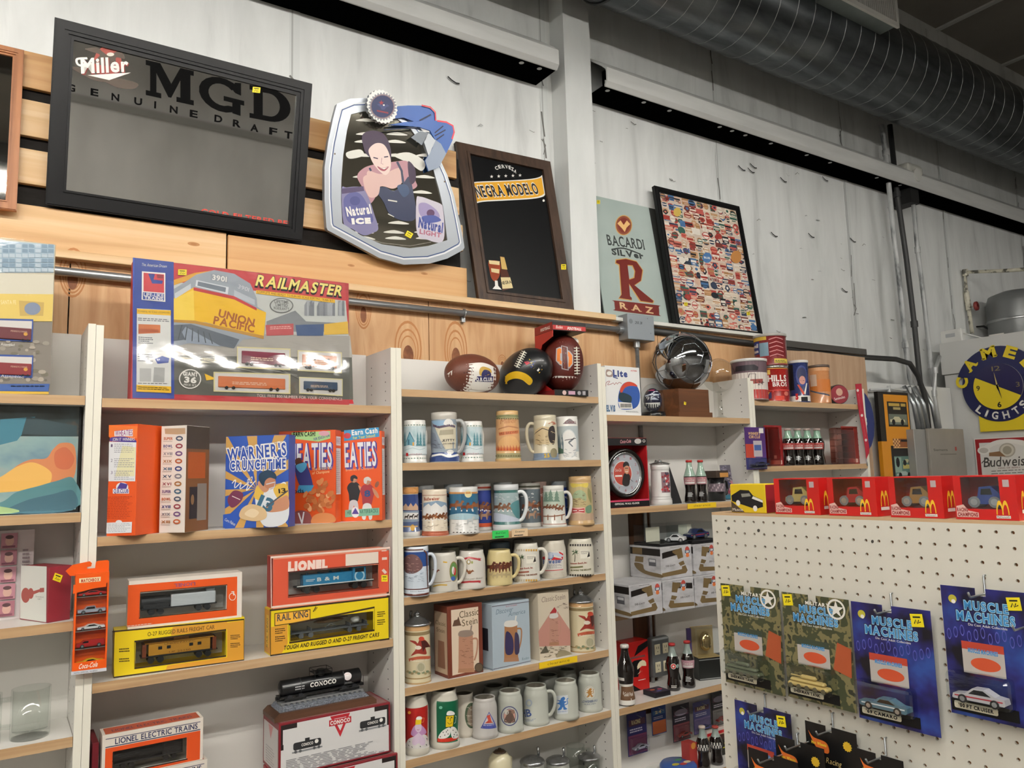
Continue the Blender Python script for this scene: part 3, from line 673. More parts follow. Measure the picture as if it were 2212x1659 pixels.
def modelo():
 pl=lean(1.43,.265,2.312,.20);loc=(1.68,.28,2.312)
 t=thing('chalkboard_sign','dark wood framed black beer chalkboard with gold ribbon, left of the column','sign',loc)
 R=corners(pl,[(1040,468),(1655,600),(1815,1592),(1195,1512)],Z2)
 q=[pl.hit(640+x/3.0167,150+y/3.0167)for x,y in[(1195,1512),(1815,1592),(1655,600),(1040,468)]];o=pl.o-Vector(loc)
 qi=[pl.hit(640+x/3.0167,150+y/3.0167)for x,y in[(1255,1440),(1735,1500),(1608,655),(1130,550)]]
 wd=woodmat('walnut','#2a1d14','#3d2b1f','#4b382a','z',1.2,.5);g=G()
 for i in range(4):
  j=(i+1)%4;g.prism([q[i],q[j],qi[j],qi[i]],o,pl.u,pl.v,pl.n,0,-.022,wd)
  e=lambda a,b,k:(a[0]+(b[0]-a[0])*k,a[1]+(b[1]-a[1])*k)
  g.prism([e(q[i],qi[i],.78),e(q[j],qi[j],.78),qi[j],qi[i]],o,pl.u,pl.v,pl.n,.004,0,wd)
 s=Shot(g,pl,loc,*Z2);s.sticker(1742,1287,32,34);g.build('frame',t)
 g=G();g.prism([q[0],q[1],q[2],q[3]],o,pl.u,pl.v,pl.n,-.009,-.02,mat('#07080a',.4,0,0,.3));s=Shot(g,pl,loc,*Z2);s.pr.d=-.0085
 W=mat('#e7e5df',.5);gd=mat('#e0a52b',.45)
 for ch,x,y,r in(('C',1308,648,-.25),('E',1328,639,-.15),('R',1350,637,0),('V',1371,638,.1),('E',1392,643,.2),('Z',1408,652,.35),('A',1424,664,.5)):s.t(ch,x,y,x+17*math.cos(r),y+17*math.sin(r),22,W,bold=.02)
 for k in range(5):s.poly(star_pts(1279+k*46.3,692-k*2,12),W)
 s.poly(smooth_pts([(1150,740),(1180,726),(1380,718),(1530,708),(1590,695),(1608,682)],5,False)+smooth_pts([(1628,810),(1610,825),(1540,838),(1380,848),(1230,856),(1175,868)],5,False),W)
 s.poly(smooth_pts([(1158,742),(1190,732),(1380,724),(1530,714),(1590,703),(1604,695)],5,False)+smooth_pts([(1622,803),(1600,817),(1540,830),(1380,840),(1230,848),(1177,858)],5,False),gd)
 s.t('NEGRA MODELO',1187,827,1590,803,72,W,bold=.08,ser=.12,track=.14);s.t('NEGRA MODELO',1187,827,1590,803,70,mat('#14161c'),bold=.03,ser=.1,track=.14);s.ell(1618,849,7,8,W)
 am=mat('#8c3a18',.3);cr=mat('#d9c795',.4)
 s.poly(smooth_pts([(1262,1245),(1330,1250),(1333,1330),(1305,1375),(1278,1355),(1265,1300)]),am);s.poly([(1260,1238),(1332,1245),(1330,1270),(1265,1262)],cr);s.poly([(1300,1370),(1318,1372),(1322,1405),(1345,1430),(1285,1425),(1302,1405)],W);s.poly([(1275,1290),(1330,1298),(1328,1325),(1278,1315)],cr)
 s.poly([(1333,1212),(1362,1216),(1368,1270),(1395,1345),(1418,1420),(1350,1438),(1338,1350),(1340,1280)],mat('#4a2312',.3));s.poly([(1335,1215),(1362,1220),(1382,1300),(1345,1295)],mat('#c2a15a'));s.poly([(1338,1350),(1400,1350),(1418,1420),(1350,1425)],cr);s.t('NEGRA',1345,1398,1410,1388,20,mat('#3b2b14'),bold=.03)
 g.build('board',t)
modelo()
def raz():
 pl=lean(2.10,.33,2.302,.16);loc=(2.33,.34,2.302)
 t=thing('bar_mirror','frosted grey-green glass rum sign with big dark red letter, right of the column','sign',loc)
 R=corners(pl,[(195,918),(487,992),(556,1540),(212,1505)],Z3);R=(R[0]-.02,0.002,R[2],R[3])
 g=slab(pl,loc,R,-.004,-.014,mat('#4b4d4c',.4,.5));g.build('backing',t)
 R2=(R[0],.004,R[2]-.052,R[3]-.004);g=slab(pl,loc,R2,.002,-.0035,noisemat('frosted_glass',[(.3,'#a2b0ab'),(.7,'#b4c0bb')],(1,1,1),2,3,.2));s=Shot(g,pl,loc,*Z3);s.pr.d=.0025
 dk=mat('#6e1f17',.4);gd=mat('#c79b55',.4);gy=mat('#3d4342',.45)
 s.ell(320,1063,40,48,gd);s.ell(320,1063,36,44,mat('#8a4a34'));s.ell(320,1063,28,35,mat('#7a2c20'));s.poly([(290,1055),(305,1040),(320,1062),(335,1040),(350,1058),(333,1075),(325,1095),(312,1078)],mat('#e3b777'))
 s.t('BACARDI',246,1155,420,1178,46,gy,bold=.02,ser=.1);s.line(smooth_pts([(262,1178),(320,1172),(400,1200)],6,False),6,gy);s.t('SILVer',265,1200,415,1222,26,gy,bold=.05)
 def bigR(m,e):
  E=e
  s.poly([(285-E,1228-E),(330,1222-E),(380,1235-E),(408+E,1275),(400+E,1325),(370,1345+E),(460+E,1420),(455+E,1428+E),(400-E,1420+E),(345-E,1338),(350-E,1398),(358,1405+E),(358,1415+E),(298-E,1406+E),(310-E,1390),(300-E,1248+E),(283-E,1240+E)],m,[[(338,1250+E),(346,1320-E),(370-E,1312-E),(374-E,1280),(362-E,1252+E)]])
 bigR(gd,4);bigR(dk,0)
 s.poly(smooth_pts([(276,1425),(280,1418),(478,1440),(485,1448),(487,1484),(480,1490),(284,1466),(279,1458)],4),dk);s.t('RAZ',303,1455,462,1480,28,mat('#d3b184'),bold=.03,ser=.08,track=.4)
 s.z(0,0,1);s.sticker(1292,437,7,8);g.build('glass',t)
raz()
def collage():
 pl=lean(2.578,.29,2.30,.135);loc=(2.9,.31,2.30)
 t=thing('framed_poster','black-framed poster of crowded small beer labels leaning on the wall','poster',loc)
 R=corners(pl,[(470,868),(876,982),(970,1586),(566,1546)],Z3);R=(R[0],.002,R[2],R[3])
 frame_part(pl,loc,R,.03,.02,mat('#0a0a0b',.5,0,0,.3),t)
 g=slab(pl,loc,inset(R,.028),-.006,-.014,mat('#d8c8b8',.35));u0,v0,u1,v1=inset(R,.03)
 pr=Pr(g,pl.fn(loc),1,1,1,1);pr.d=-.0058;rnd=random.Random(11)
 pal=['#b5443a','#c9615a','#d9b7a0','#e4d5c2','#e8dccb','#a23c34','#39475f','#cfa37a','#7d3c35','#d77a6a','#3a6a5c','#e9e2d6','#b98a5c','#4b79a8','#262a30','#d8cbb8']
 nx,ny=11,17;dx=(u1-u0)/nx;dy=(v1-v0)/ny
 for k in range(2):
  for j in range(ny):
   for i in range(nx):
    cx=u0+(i+.5+rnd.uniform(-.25,.25))*dx;cy=v0+(j+.5+rnd.uniform(-.25,.25))*dy;w=dx*rnd.uniform(.32,.6);h=dy*rnd.uniform(.28,.5)
    cx=min(max(cx,u0+w),u1-w);cy=min(max(cy,v0+h),v1-h);c=mat(rnd.choice(pal),.45);c2=mat(rnd.choice(pal),.45);q=rnd.random()
    pr.d=-.0058+k*.0003+.00004*((i+j*3)%6)
    if q<.3:pr.ell(cx,cy,w*.9,h*1.05,c2,14);pr.ell(cx,cy,w*.75,h*.85,c,14);pr.rect(cx-w*.8,cy-h*.22,cx+w*.8,cy+h*.22,c2)
    elif q<.8:pr.rect(cx-w,cy-h,cx+w,cy+h,c);pr.rect(cx-w*.9,cy-h*.2,cx+w*.9,cy+h*.45,c2);pr.rect(cx-w*.5,cy-h*.75,cx+w*.5,cy-h*.45,c2)
    else:pr.poly([(cx-w,cy),(cx-w*.5,cy+h),(cx+w*.5,cy+h),(cx+w,cy),(cx,cy-h)],c);pr.ell(cx,cy+h*.2,w*.4,h*.4,c2,12)
 s=Shot(g,pl,loc,*Z3);s.pr.d=-.005
 s.sticker(618,1432,16,16);s.sticker(913,1477,16,16);s.poly(star_pts(530,935,16),mat('#7d2a20'))
 s.t('LITE',595,1190,640,1190,18,mat('#2c4f94'),bold=.05);s.t('BUSCH',722,1320,772,1328,14,mat('#8e8b86'),bold=.04);s.ell(718,1214,22,24,mat('#4f7fb5'));s.t('BLUE',704,1216,732,1220,8,WHITE,bold=.05);s.ell(855,1210,25,30,mat('#c98b4a'));s.ell(577,998,18,21,mat('#d8b85a'));s.t('ABB',893,1575,917,1578,12,mat('#8a3a2c'),bold=.04)
 g.build('print',t)
 g=slab(pl,loc,inset(R,.028),-.0035,-.0042,film('picture_glazing','#ffffff',.02,.02));g.build('glazing',t)
collage()
def oak_mirror():
 pl=lean(-.3,.296,2.44,.03);loc=(-.5,.296,2.44)
 t=thing('bar_mirror','oak-framed mirror cut off at the left edge','mirror',loc)
 c=corners(pl,[(0,97),(55,108),(33,455),(0,450)],(0,0,1));R=(c[2]-.62,c[1],c[2],c[3])
 ok=woodmat('honey_oak','#8f5a32','#a76b3e','#b87c4c','z',1,.45);frame_part(pl,loc,R,.028,.016,ok,t)
 g=slab(pl,loc,inset(R,.026),-.005,-.011,SILVER);g.build('mirror_glass',t)
oak_mirror()
# =================================================================== LIGHT STEEL PIPES, DUCT AND THE FAR RIGHT END
GALV=noisemat('galvanised',[(.25,'#83878a'),(.5,'#a6aaac'),(.75,'#c4c7c8')],(1,1,1),9,5,.33,.85)
def services():
 cx0,cy,cz,r=-2.0,.089,4.04,.2545
 duct=noisemat('spiral_duct',[(.25,'#4f5457'),(.5,'#6c7174'),(.75,'#8a8f91')],(.8,3,3),3.5,6,.3,.9,dist=.6)
 t=thing('air_duct','big round galvanised spiral duct running along under the ceiling','duct',(4,cy,cz-r))
 g=G();n=40;L=[(-6.0,0),(8.4,0)]
 v=[];f=[]
 for x in(-6.0,8.4):
  for k in range(n):a=2*pi*k/n;v.append((x,r*math.cos(a),r+r*math.sin(a)))
 for k in range(n):f.append((k,(k+1)%n,n+(k+1)%n,n+k))
 g.add(v,f,duct,True);g.build('pipe',t)
 g=G();seam=mat('#b4b8b9',.35,.8);pts=[]
 k=0;P=.135
 for i in range(int((8.4+1.9)/P*24)):
  a=2*pi*i/24;pts.append((-1.9+P*i/24,(r+.0008)*math.cos(a),r+(r+.0008)*math.sin(a)))
 g.tube(pts,.0022,seam,5);g.build('spiral_seam',t)
 g=G();pts=[(-1.93,(r+.004)*math.cos(2*pi*k/48),r+(r+.004)*math.sin(2*pi*k/48))for k in range(48)]
 g.tube(pts,.007,mat('#3c3f40',.5),6,True);g.build('joint_band',t)
 t2=thing('air_register','white louvred supply register on a sheet metal collar on the duct','vent',(3.54,-.2,4.0))
 gm=noisemat('sheet_metal',[(.3,'#6d7472'),(.7,'#87908d')],(1,1,1),3,5,.4,.6);wp=mat('#cfcfc9',.5);g=G()
 x0,x1=-.29,.29
 g.box(x0,-.055,.002,x1,.036,.27,gm);g.build('collar',t2);g=G()
 g.box(x0-.015,-.07,-.006,x1+.015,-.055,.02,wp);g.box(x0-.015,-.07,.25,x1+.015,-.055,.28,wp);g.box(x0-.015,-.07,.02,x0+.01,-.055,.25,wp);g.box(x1-.01,-.07,.02,x1+.015,-.055,.25,wp)
 for k in range(30):x=x0+.02+k*(x1-x0-.04)/29;g.box(x-.002,-.068,.02,x+.002,-.053,.25,wp)
 g.build('grille',t2)
 pc=noisemat('conduit_zinc',[(.3,'#8b8e90'),(.7,'#b8bbbc')],(.5,6,6),6,5,.35,.75)
 t=thing('conduit_pipe','horizontal galvanised conduit fixed under the wooden ledge','pipe',(1,.212,2.245))
 g=G();g.tube([(-2.3,0,0),(1.14,0,0)],.0135,pc,14);g.build('pipe',t)
 for px in(590/1,1006):
  p=on_y(px,690,.2);g=G();g.tube([(p.x-1,-.0165*math.cos(a),.0165*math.sin(a))for a in(-2.2,-1.6,-.8,0,.8,1.6,2.2)],.003,pc,6);g.box(p.x-1-.008,.005,-.034,p.x-1+.008,.02,-.012,pc);g.build('strap',t)
 t=thing('junction_box','square grey electrical box at the end of the ledge conduit','electrical box',(2.222,.17,2.197))
 g=G();gb=mat('#8b9196',.45,.5);g.bev(-.082,0,0,.082,.065,.118,gb,.003)
 pr=Pr(g,front(-.082,0,0),.164,.118);pr.text('20.31',40,62,10,INK,w=26,it=.2);pr.circ(12,70,7,mat('#6d7276',.5));pr.circ(85,30,2,mat('#6d7276'));pr.circ(75,88,2,mat('#6d7276'));g.build('box',t)
 g=G();g.frus((-.106,.042,.048),(-.08,.042,.048),.019,.019,pc);g.build('connector',t);g=G();g.frus((.0,.035,-.03),(.0,.035,.002),.016,.016,pc);g.build('connector',t)
 t=thing('conduit_pipe','thin vertical conduit dropping from the grey electrical box','pipe',(2.222,.205,.56))
 g=G();g.tube([(0,0,0),(0,0,1.608)],.0095,pc,12);g.build('pipe',t)
 t=thing('conduit_pipe','dark painted pipe running along the ledge to the right','pipe',(3.4,.20,2.25))
 dk=mat('#2c2c2b',.5);q=[on_y(x,y,.25)for x,y in((1742,757),(1870,772),(1935,776),(1965,785),(1983,812),(1996,850),(2003,895),(2006,925))]
 g=G();g.tube([(-1.09,.03,0.01),(-.3,.03,-.002)]+[(p.x-3.4,.05,p.z-2.25)for p in q],.016,dk,12);g.build('pipe',t)
 def pipe(pts,r,m,label,Y):
  P=[on_y(x,y,Y)for x,y in pts];b=P[-1];t=thing('conduit_pipe',label,'pipe',b);g=G();g.tube([p-b for p in P],r,m,10);g.build('pipe',t)
  for k in(1,len(P)//2):
   g=G();p=P[k]-b;g.frus(p-Vector((0,0,.02)),p+Vector((0,0,.02)),r*1.35,r*1.35,m,10);g.build('coupling',t)
 streaked=noisemat('highlight_streak_pipe',[(.36,'#55585a'),(.5,'#a9acac'),(.7,'#c6c8c8')],(1,1,.3),20,4,.4)  # pale streaks put the highlight along the pipe into its colour
 pipe(((1904,270),(1913,330),(1930,500),(1946,640),(1956,745),(1966,820),(1985,880),(1990,925)),.016,streaked,'leftmost tall vertical conduit with flaking white paint',.33)
 pipe(((1922,270),(1938,420),(1958,560),(1975,700),(1990,850),(2000,925)),.017,mat('#2b2c2c',.5),'tall black vertical pipe between two pale conduits',.35)
 pipe(((1970,410),(1982,540),(1997,660),(2011,790),(2024,880),(2036,925)),.014,streaked,'pale vertical conduit dropping from the emergency light',.33)
 pipe(((2030,770),(2020,800),(2018,850),(2026,900),(2030,925)),.013,mat('#b5b7b7',.35,.4),'short bent pale pipe at the corner of the white cabin',.28)
 pipe(((1880,842),(1920,840),(1965,843),(1985,860),(1995,925)),.008,mat('#c2c4c3',.4),'thin pale cable curving over the striped plaque',.26)
 p=on_y(1974,378,.3);t=thing('emergency_light','white twin-head emergency light with a green lamp high on the wall','light',p)
 g=G();bw=mat('#c9c9c1',.45);g.bev(-.09,-.02,-.07,.1,.12,.08,bw,.03,3);g.build('housing',t)
 g=G();g.frus((-.03,-.045,-.02),(-.03,-.01,-.02),.045,.04,mat('#dcdcd6',.2),16);g.frus((.07,-.03,-.05),(.07,0,-.05),.03,.03,mat('#dcdcd6',.2),16);g.build('lamp_head',t)
 g=G();g.ball((.035,-.032,-.068),.007,.005,.007,glow('green_led','#3cff6a',6),10,6);g.build('indicator',t)
 g=G();g.box(-.06,.0,-.20,.04,.15,-.08,mat('#151515',.6));g.build('bracket',t)
services()
def far_end():
 XC=5.142
 cw=noisemat('cabin_white',[(.3,'#c8c8c5'),(.7,'#d6d6d3')],(1,1,1),1.5,6,.45)
 t=thing('walk_in_cabin','white panelled cabin with equipment on its roof at the right edge','cabin',(XC,-1.0,0))
 g=G();g.box(0,-.6,0,2.2,1.33,2.19,cw);g.build('body',t)
 g=G();g.box(-.014,-.6,2.195,2.2,1.34,2.41,cw);g.box(-.006,-.6,2.19,2.2,1.335,2.196,mat('#77776f',.6));g.build('top_panel',t)
 face=Plane((XC,.33,0),(0,-1,0),(0,0,1));up=Plane((XC-.014,.33,0),(0,-1,0),(0,0,1))
 pf=Plane((XC-.03,.33,0),(0,-1,0),(0,0,1));c=pf.at(*pf.hit(1860+905/3.071,540+905/3.071));loc=c
 t=thing('wall_clock','round blue and yellow cigarette clock sign on the white cabin','clock',loc)
 s0=Shot(G(),pf,loc,*Y3);P=s0.P;o=pf.o-loc;C=P(912,905);R=C[0]-P(648+22,905)[0]
 nv=mat('#1b1f4f',.4);ye=mat('#e9cf2a',.4)
 def ringp(n=64,a0=0,a1=2*pi,r=R):return[(C[0]+r*math.cos(a0+(a1-a0)*k/n),C[1]+r*math.sin(a0+(a1-a0)*k/n))for k in range(n+1 if a1-a0<6 else n)]
 g=G();g.prism(ringp(),o,pf.u,pf.v,pf.n,0,-.028,nv)
 up_=[(C[0]+R*1.16*math.cos(a),C[1]+R*1.16*math.sin(a))for a in[math.radians(q)for q in range(160,19,-6)]]+[(C[0]+R*.5*math.cos(math.radians(a)),C[1]+R*.5*math.sin(math.radians(a)))for a in(20,90,160)]
 g.prism(up_[::-1],o,pf.u,pf.v,pf.n,.004,-.02,nv)
 g.prism([(C[0]-R*.62,C[1]-R*.5),(C[0]+R*.9,C[1]-R*.5),(C[0]+R*.9,C[1]-R*1.26),(C[0]-R*.62,C[1]-R*1.26)],o,pf.u,pf.v,pf.n,-.004,-.026,ye)
 pr=Pr(g,pf.fn(loc),1,1,1,1);pr.d=.0045
 for ch,a,b in(('C',168,0),('A',135,0),('M',100,0),('E',66,0),('L',34,0)):
  aa=math.radians(a);rr=R*.86;h=R*.3;x=C[0]+rr*math.cos(aa);y=C[1]+rr*math.sin(aa);ro=aa-pi/2
  pr.text(ch,x,y,h,ye,w=R*.32 if ch!='M' else R*.4,bold=.05,rot=ro,ser=.08)
 for ch,a in(('L',228),('I',243),('G',259),('H',279),('T',299),('S',317)):
  aa=math.radians(a);rr=R*.93;pr.text(ch,C[0]+rr*math.cos(aa),C[1]+rr*math.sin(aa),R*.2,WHITE,w=R*.17 if ch!='I' else R*.06,bold=.03,rot=aa+pi/2,ser=.08)
 g.build('sign_board',t)
 g=G();r2=R*.66;g.prism(ringp(48,r=r2),o,pf.u,pf.v,pf.n,.012,.004,ye,side=mat('#c9c9c2',.3,.6));pr=Pr(g,pf.fn(loc),1,1,1,1);pr.d=.0125
 pr.poly([(C[0]+r2*math.cos(math.radians(a)),C[1]+r2*math.sin(math.radians(a)))for a in range(-28,153,6)],mat('#231f4c',.3))
 pr.text('12',C[0],C[1]+r2*.68,r2*.2,mat('#8a7d52'),w=r2*.34);pr.text('6',C[0]+.0,C[1]-r2*.9,r2*.22,INK,w=r2*.16,bold=.03);pr.text('9',C[0]-r2*.8,C[1]-r2*.1,r2*.2,mat('#4b431e'),w=r2*.15,bold=.02);pr.text('3',C[0]+r2*.8,C[1]-r2*.1,r2*.2,mat('#8a7d52'),w=r2*.15)
 g.build('dial',t)
 g=G();
 def hand(a,l,w,m):x,y=math.sin(math.radians(a)),math.cos(math.radians(a));pp=[(C[0]-x*l*.15-y*w,C[1]-y*l*.15+x*w),(C[0]+x*l,C[1]+y*l),(C[0]-x*l*.15+y*w,C[1]-y*l*.15-x*w)];g.prism(pp,o,pf.u,pf.v,pf.n,.017,.0155,m)
 hand(-8,r2*.62,.006,mat('#d9c27a',.4));hand(166,r2*.55,.006,mat('#2b2a2a',.4));hand(172,r2*.35,.008,mat('#e2cf7a',.4));g.build('hands',t)
 q=[face.hit(1860+x/3.071,540+y/3.071)for x,y in((748,1252),(783,1568))];loc=face.at(q[0][0],q[1][1],.01)
 t=thing('beer_sign','red and white printed beer label mirror below the round clock','sign',loc);pf=Plane(face.at(0,0,.02),face.u,face.v);s0=Shot(G(),pf,loc,*Y3)
 u0=s0.P(748,1252)[0];v1=s0.P(748,1252)[1];v0=s0.P(783,1568)[1];u1=u0+.40;o=pf.o-loc
 g=G();g.prism([(u0,v0),(u1,v0),(u1,v1),(u0,v1)],o,pf.u,pf.v,pf.n,0,-.018,mat('#e5e2dc',.3),side=mat('#d9d6d0'));pr=Pr(g,pf.fn(loc),1,1,1,1);w,h=u1-u0,v1-v0
 pr.rect(u0+.006,v0+.006,u1-.006,v1-.006,mat('#9c2226',.4));pr.rect(u0+.03,v0+.03,u1-.03,v1-.03,mat('#e4e1db',.4));s=Shot(g,pf,loc,*Y3);s.pr.d=.001
 s.poly(smooth_pts([(820,1300),(900,1262),(1000,1255),(1090,1268),(1090,1300),(1000,1282),(900,1292),(830,1325)],4),WHITE);s.ell(970,1328,55,48,mat('#b5aea0'));s.ell(970,1328,45,39,mat('#d5cfc0'));s.ell(970,1328,30,28,mat('#a79f8d'));s.ell(815,1330,42,28,WHITE);s.ell(815,1330,30,18,mat('#c8c3ba'));s.poly([(850,1345),(920,1335),(960,1370),(850,1368)],mat('#8d6a4a'))
 s.t('Budweiser',815,1440,1165,1425,62,mat('#4a4640'),it=.15,bold=.01);s.line([(800,1415),(830,1385),(860,1400),(850,1438)],6,mat('#4a4640'));s.t('KING OF BEERS',912,1452,1055,1446,9,mat('#7d3a36'))
 s.lines((865,1465),(1165,1450),(1165,1520),(865,1535),4,mat('#7d7a74'),.3,3)
 for k,ch in enumerate('GENUINE'):s.pr.text(ch,u0+.018,v0+.035+k*.036,.017,mat('#b8282c'),w=.024,rot=pi/2,bold=.05)if 0 else None
 s.t('GENUINE',796,1537,778,1375,18,mat('#c8443f'),bold=.03);g.build('panel',t)
 t=thing('breaker_panel','grey metal breaker panel box with conduits entering its top','electrical panel',(4.62,.17,1.2))
 gp=noisemat('panel_grey',[(.3,'#847f78'),(.7,'#948e86')],(1,1,1),4,5,.45);pl=Plane((4.6,.155,0),(1,0,0),(0,0,1));s0=Shot(G(),pl,(0,0,0),0,0,1)
 a=s0.P(2003,927);b=s0.P(2077,925);c0=s0.P(1973,930);lx=4.6-4.62
 g=G();g.bev(c0[0]+lx+.03,.0,.0,b[0]+lx,.12,a[1]-1.2,mat('#9b9b98',.4,.3),.004);g.build('box',t)
 g=G();g.bev(a[0]+lx,-.02,.0,b[0]+lx+.01,.0,a[1]-1.2+.004,gp,.003);pr=Pr(g,front(a[0]+lx,-.02,0),b[0]-a[0],a[1]-1.2);pr.text('Siemens',30,78,2.2,INK,w=40);pr.rect(28,74,75,75,mat('#6d6862'));pr.rect(72,78,77,82,mat('#a8382c'));g.build('cover',t)
 for k,px in enumerate((1990,2000,2012,2030)):
  p=on_y(px,920,.2);g=G();g.tube([(p.x-4.62,.05,a[1]-1.2),(p.x-4.62-.012,.06,a[1]-1.2+.16),(p.x-4.62-.03,.1,a[1]-1.2+.28)],.013,GALV,8);g.build('conduit_stub',t)
 pl=Plane((4.08,.23,0),(1,0,0),(0,0,1));P=lambda x,y:pl.hit(1780+x/11.06,820+y/11.06);u0,v1=P(1230,285);u1,vm=P(2010,1495);loc=(4.08+u0,.23,1.44)
 t=thing('racing_plaque','tall orange and black picture plaque with vintage race car photos','plaque',loc)
 g=G();o=pl.o-Vector(loc);ok=mat('#171310',.5);orr=mat('#d98f1e',.45);v0=1.43;w=u1-u0
 u1=u0+.325;vm=pl.hit(1860+130/3.071,540+1270/3.071)[1]
 g.prism([(u0,vm),(u1,vm),(u1,v1),(u0,v1)],o,pl.u,pl.v,pl.n,.012,-.012,ok);g.prism([(u0,v0),(u1,v0),(u1,vm),(u0,vm)],o,pl.u,pl.v,pl.n,.012,-.012,orr)
 pr=Pr(g,pl.fn(loc),1,1,1,1);pr.d=.0125;W=u1-u0;f=lambda a,b:(u0+a*W,v0+(v1-v0)*b)
 pr.rect(*f(.17,.48),*f(.97,.975),orr);pr.rect(*f(.28,.02),*f(1,.465),ok)
 pr.rect(*f(.27,.655),*f(.92,.905),ok);pr.rect(*f(.3,.675),*f(.9,.78),mat('#6d7568'));pr.rect(*f(.32,.86),*f(.68,.89),mat('#c2a24c'));pr.rect(*f(.72,.86),*f(.88,.89),mat('#c2a24c'));pr.rect(*f(.46,.825),*f(.7,.85),mat('#b5a36a'))
 def car(x,y,w,h,m):pr.poly([f(x,y),f(x+w,y),f(x+w*.98,y+h*.45),f(x+w*.72,y+h*.55),f(x+w*.6,y+h),f(x+w*.3,y+h),f(x+w*.18,y+h*.55),f(x,y+h*.45)],m);[pr.ell(*f(x+w*q,y),.018,.018,INK,10)for q in(.22,.8)]
 car(.33,.70,.5,.055,mat('#c8c2a0'));pr.rect(*f(.36,.44),*f(.92,.535),mat('#8a4f24'));
 for i in range(5):
  for j in range(5):
   if(i+j)%2:pr.rect(*f(.36+i*.045,.44+j*.019),*f(.36+(i+1)*.045,.44+(j+1)*.019),mat('#e2b57a'))
 pr.rect(*f(.62,.505),*f(.9,.525),INK);pr.rect(*f(.36,.44),*f(.9,.447),mat('#e2b57a'))
 pr.rect(*f(.35,.16),*f(.93,.36),mat('#5a7a70'));pr.rect(*f(.36,.2),*f(.58,.35),mat('#86a090'));pr.ell(*f(.46,.3),.02,.03,INK,12);pr.rect(*f(.62,.235),*f(.93,.275),mat('#b9ae62'));car(.62,.295,.3,.035,mat('#b9b58e'));car(.4,.17,.5,.04,mat('#9fb0a8'));pr.text('69',*f(.42,.05),.03,mat('#b99a3c'),w=.055,bold=.06)
 g.build('board',t)
 p=on_x(2045,728,XC-.02);t=thing('sensor_box','small white sensor box on the corner of the cabin roof','sensor',(XC+.0,p.y-.02,2.41))
 g=G();g.bev(-.005,-.07,0.0,.05,.07,.085,mat('#dcdcd8',.45),.006);pr=Pr(g,lambda u,v,d:(-.005-d,.07-u,v),.14,.085);pr.rect(25,40,70,70,mat('#b3b6b8'));g.build('housing',t);g=G();g.tube([(.02,-.07,.05),(.04,-.12,.03),(.06,-.17,.006)],.004,mat('#d5d5d0',.5),6);g.build('cord',t)
 X=5.75;P=[on_x(x,y,X)for x,y in((2212,582),(2165,585),(2085,588),(2087,630),(2093,670),(2100,720))]
 t=thing('water_pipe','thin off-white water pipe with a red valve above the cabin','pipe',(X,P[-1].y,2.41));b=Vector((X,P[-1].y,2.41))
 wm=noisemat('chipped_pipe',[(.4,'#5d5b52'),(.5,'#c9c5b2'),(.7,'#d6d2c2')],(1,1,1),20,4,.45)
 g=G();g.tube([P[0]+Vector((0,-.5,.02))-b]+[p-b for p in P],.014,wm,10);g.frus(P[2]-b-Vector((0,0,.03)),P[2]-b+Vector((0,0,.02)),.02,.02,wm);g.frus(P[3]-b,P[4]-b,.019,.019,wm);g.build('pipe',t)
 h=on_x(2109,661,X)-b;g=G();g.lathe([(.012,-.01),(.034,-.006),(.034,.006),(.012,.01)],mat('#7c2a26',.5),12,M=Matrix.Translation(h)@Matrix.Rotation(pi/2,4,'X'));g.tube([h,h+Vector((0,.03,0))],.006,wm);g.build('valve_wheel',t)
 g=G();g.frus((0,0,0),(0,0,.04),.026,.026,mat('#d6c33a',.5),10);g.build('base_fitting',t)
 X=6.0;p=on_x(2190,655,X);t=thing('compressor_tank','grey cylindrical tank on the cabin roof at the right edge','tank',(X,p.y-.02,2.41))
 g=G();g.lathe([(0,.0),(.19,.0),(.2,.02),(.2,.34),(.18,.40),(.1,.43),(0,.435)],mat('#7d7f7f',.4,.4),28);g.box(-.205,.02,.05,-.19,.12,.11,mat('#d9d7d0',.5));g.build('body',t)
 g=G();g.lathe([(.202,.2),(.206,.21),(.202,.22)],mat('#a8aaab',.3,.8),28);g.build('band',t)
 g=G();q=[on_x(x,y,X-.1)-Vector((X,p.y-.02,2.41))for x,y in((2105,727),(2107,706),(2125,705),(2150,718),(2185,718),(2212,700))];g.tube([tuple(v)for v in q],.009,mat('#111111',.5),8);g.build('hose',t)
far_end()
